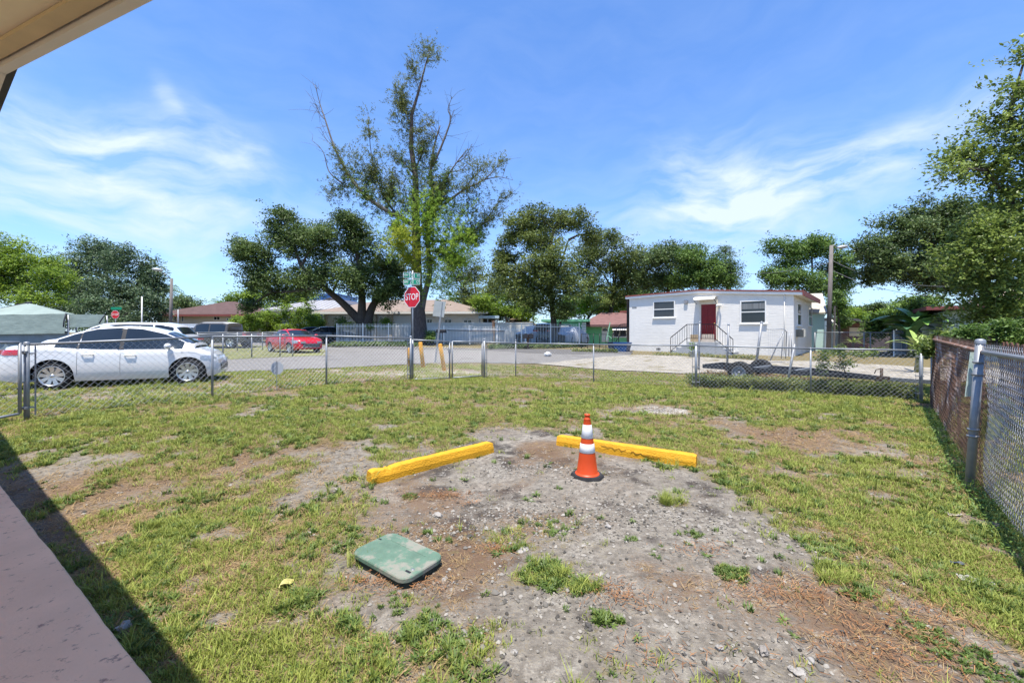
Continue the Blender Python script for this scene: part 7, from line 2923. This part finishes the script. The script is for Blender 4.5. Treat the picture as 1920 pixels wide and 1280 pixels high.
def mailbox(t, x, z, w=.20, L=.5, h=.22, rz=0):
    mb = MB()
    prof = [(-w / 2, z), (w / 2, z), (w / 2, z + h * .5)] + [(w / 2 * math.cos(R(a)), z + h * .5 + h * .5 * math.sin(R(a))) for a in range(20, 180, 20)] + [(-w / 2, z + h * .5)]
    mb.slab([(p[0] + x, p[1]) for p in prof], 'y', -L / 2, L / 2)
    b = mb.build('mailbox_shell', mbk, t)
    f = MB()
    f.slab([(p[0] * .93 + x, z + (p[1] - z) * .93 + .008) for p in prof], 'y', -L / 2 - .012, -L / 2 - .001)
    f.build('mailbox_lid', M('mailbox_lid', (.03, .03, .033), .4), b)
    f = MB()
    f.box(x + w / 2, x + w / 2 + .01, -L / 2 + .05, -L / 2 + .1, z + .08, z + .22)
    f.build('flag', lamp_red, b)


g = GX(827, 31.0)
zz = CH - (624 - HOR) / F * 31.0 - g.z
m1 = thing('mailbox', 'black mailbox on two thin legs in front of the white picket fence', 'mailbox', g, R(75))
mailbox(m1, 0, zz, w=.26, h=.27, L=.75)
for y in (-.12, .1):
    mb = MB()
    mb.tube([(0, y, -.1), (0, y, zz)], .02, 6)
    mb.build('leg', mbk, m1)
g = GX(990, 28.0)
zz = CH - (633 - HOR) / F * 28 - g.z
m2_ = thing('mailbox', 'pair of black mailboxes on a brown post in front of the covered cars', 'mailbox', g, R(8))
for x in (-.17, .17):
    mailbox(m2_, x, zz, w=.30, h=.29)
mb = MB()
mb.bbox(-.06, .06, -.06, .06, -.1, zz, .008)
mb.box(-.33, .33, -.2, .2, zz - .04, zz - .002)
mb.build('post', M('brown_post', (.12, .07, .045), .85, var=.25), m2_)

# bare cut stump post in the yard
g = GX(926, 33.8)
sp2 = thing('tree_stump', 'thin bare palm stub standing behind the white picket fence', 'tree', g)
mb = MB()
zt = CH - (601 - HOR) / F * 33.8
mb.tube([g - Vector((0, 0, .1)), g + Vector((.02, 0, .7)), Vector((g.x - .03, g.y, zt - .25)), Vector((g.x, g.y, zt))], [.10, .09, .13, .05], 8)
for k in range(7):
    a = k * .9
    mb.tube([Vector((g.x, g.y, zt - .3 + k * .03)), Vector((g.x + .22 * math.cos(a), g.y + .2 * math.sin(a), zt - .1 + k * .02))], [.035, .015], 5)
mb.build('trunk', M('dry_palm', (.15, .095, .07), .9, var=.35, scale=8), sp2, world=True)

# lamp and utility poles
wood = M('pole_wood', (.17, .155, .145), .95, var=.35, scale=5, bump=.5, stretch=(6, 6, .5))


def cobra(parent, a, b, head=.55):
    mb = MB()
    mb.tube([a, a.lerp(b, .5) + Vector((0, 0, .12)), b], .035, 6)
    mb.build('lamp_arm', galv, parent, world=True)
    d = (b - a).normalized()
    mb = MB()
    bm = bmesh.new()
    bmesh.ops.create_uvsphere(bm, u_segments=14, v_segments=8, radius=1)
    ang = math.atan2(d.y, d.x)
    mb.bm(bm, Matrix.Translation(b + d * head * .5) @ Matrix.Rotation(ang, 4, 'Z') @ Matrix.Rotation(-.12, 4, 'Y') @ Matrix.Diagonal((head * .55, head * .26, head * .2, 1)), True)
    mb.build('lamp_head', M('lamp_head_grey', (.42, .43, .42), .5, .2, var=.06), parent, world=True)


up1 = thing('street_lamp', 'wooden utility pole with a cobra street lamp beside the white house', 'street lamp', GX(1555, 26))
b_, t_ = GX(1553, 26), P(1559, 460, 26)
mb = MB()
mb.tube([b_ - Vector((0, 0, .2)), b_.lerp(t_, .5), t_], [.135, .12, .10], 12)
mb.build('pole', wood, up1, world=True)
cobra(up1, t_ - Vector((0, 0, .1)), P(1570, 463, 25.9), .55)
mb = MB()
mb.bar(b_ + Vector((.28, -.1, 0)), b_ + Vector((.34, -.1, 2.9)), .10, .06)
mb.build('conduit_board', wood, up1, world=True)
lp_ = thing('street_lamp', 'grey lamp pole with an arm to the left, beside the brown roofed house', 'street lamp', GX(320, 40))
b_, t_ = GX(319, 40), P(322, 522, 40)
mb = MB()
mb.tube([b_ - Vector((0, 0, .2)), t_], [.16, .11], 10)
mb.build('pole', wood, lp_, world=True)
cobra(lp_, t_ + Vector((0, 0, -.1)), P(303, 511, 39.6), .8)
pp = thing('flag_pole', 'plain white pole left of the grey lamp pole', 'pole', GX(266, 34))
mb = MB()
b_ = GX(266, 34)
mb.tube([b_, Vector((b_.x, b_.y, CH + 66 / F * 34))], .045, 10)
mb.build('shaft', white_p, pp, world=True)
mb = MB()
b_ = GX(334, 42)
mb.tube([b_, Vector((b_.x, b_.y, CH + 42 / F * 42))], .06, 8)
tag(mb.build('steel_pole', galv), 'short grey steel pole in front of the brown roofed house', 'pole')
for k, (ya, yb) in enumerate(((492, 530), (510, 548))):
    mb = MB()
    a, b = P(1560, ya - 4, 26), P(1835, yb + 6, 17)
    n = 14
    mb.tube([a.lerp(b, i / n) - Vector((0, 0, .55 * 4 * (i / n) * (1 - i / n))) for i in range(n + 1)], .011, 5)
    tag(mb.build('power_line', M('cable_grey', (.16, .16, .17), .6)), ('upper overhead wire crossing in front of the big dark oak', 'lower overhead wire crossing in front of the big dark oak')[k], 'cable')
mb = MB()
a, b = P(1558, 492, 26), P(1370, 512, 34)
mb.tube([a.lerp(b, i / 8) - Vector((0, 0, .3 * 4 * (i / 8) * (1 - i / 8))) for i in range(9)], .012, 5)
tag(mb.build('power_line', M('cable_grey', (.16, .16, .17), .6)), 'overhead wire from the utility pole towards the left, above the white house', 'cable')

# loose fence posts and an old gate frame in front of the white house
for (x0, y0, x1, y1, Z, r_, lab) in ((1310, 700, 1312, 604, 15.8, .037, 'upright steel post rising in front of the red door'), (1363, 695, 1366, 608, 15.2, .037, 'upright steel post right of the stair railing'),
                                    (1416, 690, 1428, 604, 15.4, .045, 'leaning thick steel post under the big window'), (1474, 730, 1490, 645, 10.95, .03, 'leaning rusty post inside the weeds by the trailer')):
    mb = MB()
    a, b = P(x0, y0, Z), P(x1, y1, Z)
    a.z = min(a.z, gz(a.x, a.y))
    mb.tube([a, b], r_, 10)
    c = MB()
    o = thing('steel_post', lab, 'post', (a.x, a.y, a.z), group='loose steel posts')
    mb.build('pipe', galv_dull, o, world=True)
    if r_ > .03:
        c.lathe([(r_ * 1.15, -.03), (r_ * 1.15, .01), (r_ * .4, .035), (0, .04)], b, 10)
        c.build('post_cap', galv, o, world=True)
og = thing('old_gate', 'old bent gate frame with wire leaning against the right end of the white house', 'gate', GX(1450, 18.3))
Zg = 18.0
mb = MB()
pt = lambda x, y: P(x, y, Zg)
mb.tube([pt(1437, 617), pt(1470, 617), pt(1475, 622), pt(1473, 672)], .022, 8)
mb.tube([pt(1470, 618), pt(1458, 645), pt(1444, 676)], .026, 8)
mb.tube([pt(1480, 622), pt(1479, 668)], .02, 8)
mb.tube([pt(1484, 625), pt(1484, 668)], .02, 8)
mb.tube([pt(1469, 623), pt(1465, 672)], .02, 8)
mb.build('gate_frame_tube', galv_dull, og, world=True)
S = []
for k in range(14):
    z = 620 + k * 4
    S.append([pt(1440 + max(0, 6 - k * 2), z), pt(1473, z)])
for k in range(9):
    S.append([pt(1441 + k * 4, 618), pt(1441 + k * 4, 672)])
V, Q = wire_mesh(np.array([[tuple(a), tuple(b)] for a, b in S]), .004)
np_obj('wire_mesh', V, Q, wire_m, og)

# blue bin, white bag, flower pot
bn = thing('recycling_bin', 'blue bins against the left end of the white house', 'bin', GX(1168, 25.2), R(-36))
blue = M('bin_blue', (.012, .05, .15), .45, var=.15, scale=2)
z_ = CH - (641 - HOR) / F * 25.2 - gz(*GX(1168, 25.2)[:2])
mb = MB()
mb.slab([(-.36, .03), (.30, .03), (.42, z_ - .1), (-.48, z_ - .1)], 'y', -.35, .35)
bb = mb.build('tub', blue, bn)
mb = MB()
mb.bbox(-.52, .46, -.40, .38, z_ - .1, z_ - .02, .03)
mb.build('lid', M('bin_lid_blue', (.02, .075, .22), .4, var=.1), bn)
bn2 = thing('recycling_tub', 'low dark blue tub beside the blue bin', 'bin', GX(1153, 25.6), R(-30))
mb = MB()
mb.slab([(-.3, .02), (.25, .02), (.33, .55), (-.38, .55)], 'y', -.3, .3)
mb.build('tub', M('dark_blue_tub', (.01, .02, .05), .5), bn2)
mb = MB()
mb.bbox(-.40, .35, -.32, .32, .55, .60, .015)
mb.build('rim', M('dark_blue_tub', (.01, .02, .05), .5), bn2)
g = G(1027, 669)
bm = bmesh.new()
bmesh.ops.create_icosphere(bm, subdivisions=3, radius=1)
for v in bm.verts:
    v.co *= 1 + .35 * mnoise.noise(v.co * 2.2)
mb = MB()
mb.bm(bm, Matrix.Translation(g + Vector((0, 0, .13))) @ Matrix.Diagonal((.19, .15, .13, 1)), True)
tag(mb.build('plastic_bag', M('white_bag', (.50, .50, .49), .5, var=.05)), 'crumpled white bag lying at the edge of the street', 'bag')
g = GX(1299, 20.5)
fpot = thing('flower_pot', 'pale pot with a yellow green plant in front of the steps', 'plant pot', g)
mb = MB()
mb.lathe([(.0, .0), (.13, 0), (.17, .30), (.19, .30), (.19, .34), (.15, .34), (.14, .28), (0, .28)], g, 16)
mb.build('pot', M('pot_grey', (.35, .38, .38), .8), fpot, world=True)
rr = np.random.default_rng(4)
Pn = np.array(g) + np.array([0, 0, .5]) + rr.normal(0, .09, (260, 3)) * np.array([1, 1, 1.5])
V, Q = leaf_faces(rr, Pn, .09)
np_obj('foliage', V, Q, LM['bright'], fpot, tint=np.repeat(rr.uniform(size=260), 4))

# ---- traffic cone
cg = G(1101, 893)
cn = thing('traffic_cone', 'orange traffic cone with two white bands and a black base', 'cone', cg, R(12))
orange = M('cone_orange', (.52, .058, .010), .45, var=.06, scale=5, spots=((.30, .07, .03), 9, .66))
black_r = M('cone_base_rubber', (.022, .022, .023), .75, var=.3, scale=10)
band_w = M('reflective_white', (.70, .70, .70), .45, var=.05, scale=6)
mb = MB()
bm = bmesh.new()
o8 = [(.196 * math.cos(R(22.5 + 45 * k)), .196 * math.sin(R(22.5 + 45 * k))) for k in range(8)]
fc = bm.faces.new([bm.verts.new((x, y, 0)) for x, y in o8])
ex = bmesh.ops.extrude_face_region(bm, geom=[fc])
for v in [e for e in ex['geom'] if isinstance(e, bmesh.types.BMVert)]:
    v.co = Vector((v.co.x * .93, v.co.y * .93, .038))
bmesh.ops.bevel(bm, geom=bm.edges[:], offset=.008, segments=2, affect='EDGES')
mb.bm(bm)
mb.build('base', black_r, cn)
rad_ = lambda z: .120 - (z - .045) / .63 * (.120 - .036)
mb = MB()
prof = [(.138, .0385), (.136, .045), (.124, .050)] + [(rad_(z), z) for z in (.06, .2, .4, .6, .655)] + [(.040, .660), (.030, .664), (.030, .694), (.034, .699), (.034, .706), (.030, .712), (.022, .714), (.020, .69), (.018, .60)]
mb.lathe(prof, n=40)
mb.build('cone_body', orange, cn)
for (z0, z1) in ((.285, .385), (.445, .595)):
    mb = MB()
    mb.lathe([(rad_(z0) + .0005, z0), (rad_(z0) + .0028, z0 + .002), (rad_(z1) + .0028, z1 - .002), (rad_(z1) + .0005, z1)], n=40)
    mb.build('reflective_band', band_w, cn)

# ---- yellow wheel stops
stop_y = M('wheel_stop_yellow', (.60, .30, .012), .7, var=.09, scale=7, bump=.7, bscale=55, spots=((.30, .22, .13), 11, .665))


def wheel_stop(label, a, b, w=.15, h=.135, seed=0, chip=None, crack=False):
    L = (b - a).length
    d = (b - a).normalized()
    t = thing('parking_block', label, 'parking block', a, math.atan2(d.y, d.x), 'yellow parking blocks')
    prof = [(-w / 2, 0), (-w / 2 * .98, h * .45), (-w / 2 * .72, h * .93), (-w / 2 * .6, h), (w / 2 * .6, h), (w / 2 * .72, h * .93), (w / 2 * .98, h * .45), (w / 2, 0)]
    n = 90
    vs, fs = [], []
    m_ = len(prof)
    for i in range(n + 1):
        x = L * i / n
        e = min(i, n - i)
        sh = 1 - .10 * max(0, (2 - e)) / 2
        for j, (y, z) in enumerate(prof):
            p = Vector((x, y, z))
            nn = mnoise.noise(p * 6 + Vector((seed, 0, 0))) * .0045 + mnoise.noise(p * 30) * .002
            zz = z * sh + (nn if z > 0 else -.02)
            if chip and z > h * .8 and abs(x - chip[0]) < chip[1]:
                zz -= .022 * (1 - abs(x - chip[0]) / chip[1]) * (1 + mnoise.noise(p * 40))
            vs.append((x, y * (sh if z > 0 else 1) + nn * (1 if y > 0 else -1), zz))
    for i in range(n):
        for j in range(m_ - 1):
            k = i * m_ + j
            fs.append((k, k + 1, k + m_ + 1, k + m_))
    fs.append(tuple(range(m_)))
    fs.append(tuple(n * m_ + j for j in range(m_ - 1, -1, -1)))
    mb = MB()
    mb.add(vs, fs)
    mb.build('concrete_bar', stop_y, t)
    if crack:
        for k0, k1 in ((0, 12), (13, 26)):
            mb = MB()
            prev = None
            for k in range(k0, k1):
                x = L * (.36 + .42 * k / 25)
                z = h * (.66 - .35 * k / 25) + .010 * math.sin(k * 1.9) + .008 * math.sin(k * 4.1)
                y = -w / 2 * (1.0 if z < h * .45 else 1.0 - .26 * (z - h * .45) / (h * .48)) - .004
                p = Vector((x, y, z))
                if prev is not None:
                    mb.bar(prev, p, .0045, .004, up=(0, -1, .2))
                prev = p
            mb.build('crack', M('crack_dark', (.10, .045, .01), .9), t)
    return t


wheel_stop('yellow parking block on the left, pointing away from the porch', G(692, 905), G(920, 846), seed=2, chip=(.2, .13))
wheel_stop('yellow parking block behind the traffic cone, cracked along its front', G(1047, 832), G(1306, 874), seed=9, crack=True)

# ---- green utility box lid
lid_c = Vector((-.815, 2.885, 0))
lb2 = thing('utility_box', 'green utility box lid standing out of the bare ground', 'utility box', (lid_c.x, lid_c.y, gz(lid_c.x, lid_c.y) - .018), R(-36))


def rrect(w, l, r, n=7):
    pts = []
    for cx, cy, a0 in ((w / 2 - r, l / 2 - r, 0), (-w / 2 + r, l / 2 - r, 90), (-w / 2 + r, -l / 2 + r, 180), (w / 2 - r, -l / 2 + r, 270)):
        for k in range(n + 1):
            a = R(a0 + 90 * k / n)
            pts.append((cx + r * math.cos(a), cy + r * math.sin(a)))
    return pts


green_l = M('green_plastic_lid', (.090, .155, .112), .7, var=.24, scale=5, bump=.15, bscale=60, spots=((.20, .20, .165), 6, .50))
mb = MB()
a, b = rrect(.585, .355, .07), rrect(.595, .365, .074)
n = len(a)
vs = [(x, y, .062) for x, y in b] + [(x, y, .086) for x, y in b] + [(x, y, .093) for x, y in a]
fs = [(i, (i + 1) % n, (i + 1) % n + n, i + n) for i in range(n)] + [(i + n, (i + 1) % n + n, (i + 1) % n + 2 * n, i + 2 * n) for i in range(n)] + [tuple(range(2 * n, 3 * n))]
mb.add(vs, fs)
ld_ = mb.build('lid', green_l, lb2)
mb = MB()
mb.prism(rrect(.05, .018, .006, 3), .0925, .0935)
mb.v = [(x + .235, y - .10, z) for x, y, z in mb.v]
mb.build('lift_slot', black_p, ld_)
mb = MB()
mb.prism(rrect(.035, .014, .006, 3), .0925, .0935)
mb.v = [(x - .27, y + .05, z) for x, y, z in mb.v]
mb.build('lift_slot', black_p, ld_)
mb = MB()
for k in range(18):
    a = 2 * math.pi * k / 18
mb.lathe([(.012, .0925), (.012, .0942), (.0, .0942)], (.24, -.065, 0), 12)
mb.build('bolt', galv_dull, ld_)
mb = MB()
mb.prism(rrect(.578, .348, .066), -.12, .0625)
mb.build('box_wall', M('green_black_wall', (.018, .028, .022), .75, var=.35, scale=9, spots=((.16, .14, .12), 11, .63)), lb2)
mb = MB()
mb.prism(rrect(.38, .006, .002, 2), .0935, .0945)
mb.v = [(x, y + .09, z) for x, y, z in mb.v]
mb.build('raised_line', green_l, ld_)

# ---- single stones, a leaf and rubbish
stone_l = M('pale_stone', (.28, .262, .24), .95, var=.2, scale=12, bump=.6, bscale=50)
stone_d = M('dark_stone', (.07, .065, .06), .95, var=.3, scale=12, bump=.6, bscale=50)


def rock(label, px, py, sx, sy, sz, mat, seed):
    g = G(px, py)
    bm = bmesh.new()
    bmesh.ops.create_icosphere(bm, subdivisions=3, radius=1)
    for v in bm.verts:
        n = mnoise.noise(v.co * 1.3 + Vector((seed * 3.1, 0, 0))) * .5 + mnoise.noise(v.co * 3.3 + Vector((0, seed, 0))) * .18
        v.co *= 1 + n
        v.co.z = max(v.co.z, -.55)
    mb = MB()
    mb.bm(bm, Matrix.Rotation(seed * 1.3, 4, 'Z') @ Matrix.Diagonal((sx, sy, sz, 1)))
    o = mb.build('rock', mat)
    o.location = g + Vector((0, 0, sz * .38))
    return tag(o, label, 'rock')


rock('white stone beside the edge of the pink porch floor', 232, 1178, .036, .026, .026, stone_l, 1)
rock('flat grey stone lying above the green utility lid, left of the gravel', 820, 967, .045, .03, .022, stone_l, 2)
rock('flat slab of grey stone right of the green utility lid', 980, 1032, .06, .035, .014, stone_l, 3)
rock('round dark stone alone on the bare sand, lower middle', 1103, 1178, .026, .022, .02, stone_d, 4)
rock('dark stone between the lid and the gravel patch', 880, 1007, .022, .018, .018, stone_d, 5)
rock('dark flat stone on the right of the green tuft in the bare patch', 1060, 1063, .035, .02, .012, stone_d, 6)
rock('white stone with a dark stone next to it, lower right of the bare sand', 1348, 1216, .020, .015, .015, stone_l, 7)
rock('grey mottled stone at the lower right of the bare sand', 1431, 1222, .026, .022, .022, M('mid_stone', (.22, .2, .18), .95, var=.4, scale=14, bump=.6), 8)
rock('pale stone near the bottom edge, left one of two', 1486, 1256, .018, .015, .013, stone_l, 9)
rock('pale flat stone near the bottom edge, right one of two', 1499, 1262, .030, .022, .014, stone_l, 10)
rock('small dark stone near the bottom edge left of centre', 950, 1247, .014, .012, .013, stone_d, 11)
rock('white stone on the grass edge below the green lid', 964, 1224, .020, .016, .014, stone_l, 12)
rock('white stone near the left corner of the green utility lid', 718, 1082, .018, .016, .014, stone_l, 13)
rock('pale stone between the cone and the gravel', 1140, 988, .024, .02, .018, stone_l, 14)
rock('white stone below the lid, right of its front corner', 834, 1086, .022, .014, .012, stone_l, 15)
rock('white stone in the middle of the gravel patch', 912, 991, .024, .016, .014, stone_l, 16)
rock('pale stone on the sand below the weed clump on the right', 1424, 1066, .018, .016, .012, stone_l, 17)
rock('light stone half sunk at the lower right edge of the sand', 1520, 1240, .022, .018, .014, stone_l, 18)
g = G(538, 1099)
mb = MB()
vs = []
for i in range(7):
    f = i / 6
    w = .028 * math.sin(math.pi * (.1 + .85 * f))
    for s_ in (-1, -.35, .35, 1):
        vs.append((s_ * w, -.05 + .1 * f, .012 + .018 * abs(s_) + .012 * math.sin(f * 5 + s_)))
mb.add(vs, [(i * 4 + k, i * 4 + k + 1, i * 4 + 5 + k, i * 4 + 4 + k) for i in range(6) for k in range(3)], True)
o = mb.build('fallen_leaf', M('yellow_leaf', (.40, .36, .13), .6, var=.12, scale=30))
o.location = g
o.rotation_euler = (0, 0, -.5)
tag(o, 'single pale yellow leaf lying on the sandy lawn', 'leaf')


def rag(label, px, py, L, W_, mat, seed, rz, name='rag'):
    g = G(px, py)
    vs, fs = [], []
    nx, ny = 14, 9
    for i in range(nx + 1):
        for j in range(ny + 1):
            x, y = (i / nx - .5) * L, (j / ny - .5) * W_ * (1 - .5 * i / nx)
            n = mnoise.noise(Vector((x * 22, y * 30, seed))) * .022 + mnoise.noise(Vector((x * 60, y * 60, seed))) * .008
            vs.append((x, y, .018 + abs(n)))
    for i in range(nx):
        for j in range(ny):
            k = i * (ny + 1) + j
            fs.append((k, k + ny + 1, k + ny + 2, k + 1))
    mb = MB()
    mb.add(vs, fs, True)
    o = mb.build(name, mat)
    o.location = g
    o.rotation_euler = (0, 0, rz)
    return tag(o, label, 'litter')


rag('crumpled grey white rag on the grass by the right hand fence', 1832, 1094, .17, .09, M('dirty_rag', (.30, .285, .25), .8, var=.15, scale=20), 3, -.5)
rag('small dark blue scrap on the grass by the right hand fence', 1796, 1060, .08, .04, M('dark_scrap', (.05, .06, .09), .6), 8, -.4, 'scrap')
rag('grey scrap flattened in the grass near the foot of the right hand fence', 1790, 968, .12, .07, M('grey_scrap', (.36, .32, .28), .85), 5, -.3, 'scrap')
mb = MB()
q = [G(1885, 1106), G(1900, 1110), G(1925, 1117)]
mb.tube([v + Vector((0, 0, .02)) for v in q], [.006, .008, .006], 6)
tag(mb.build('stick', M('dark_stick', (.05, .035, .025), .9)), 'short dark stick on the grass at the right edge', 'stick')
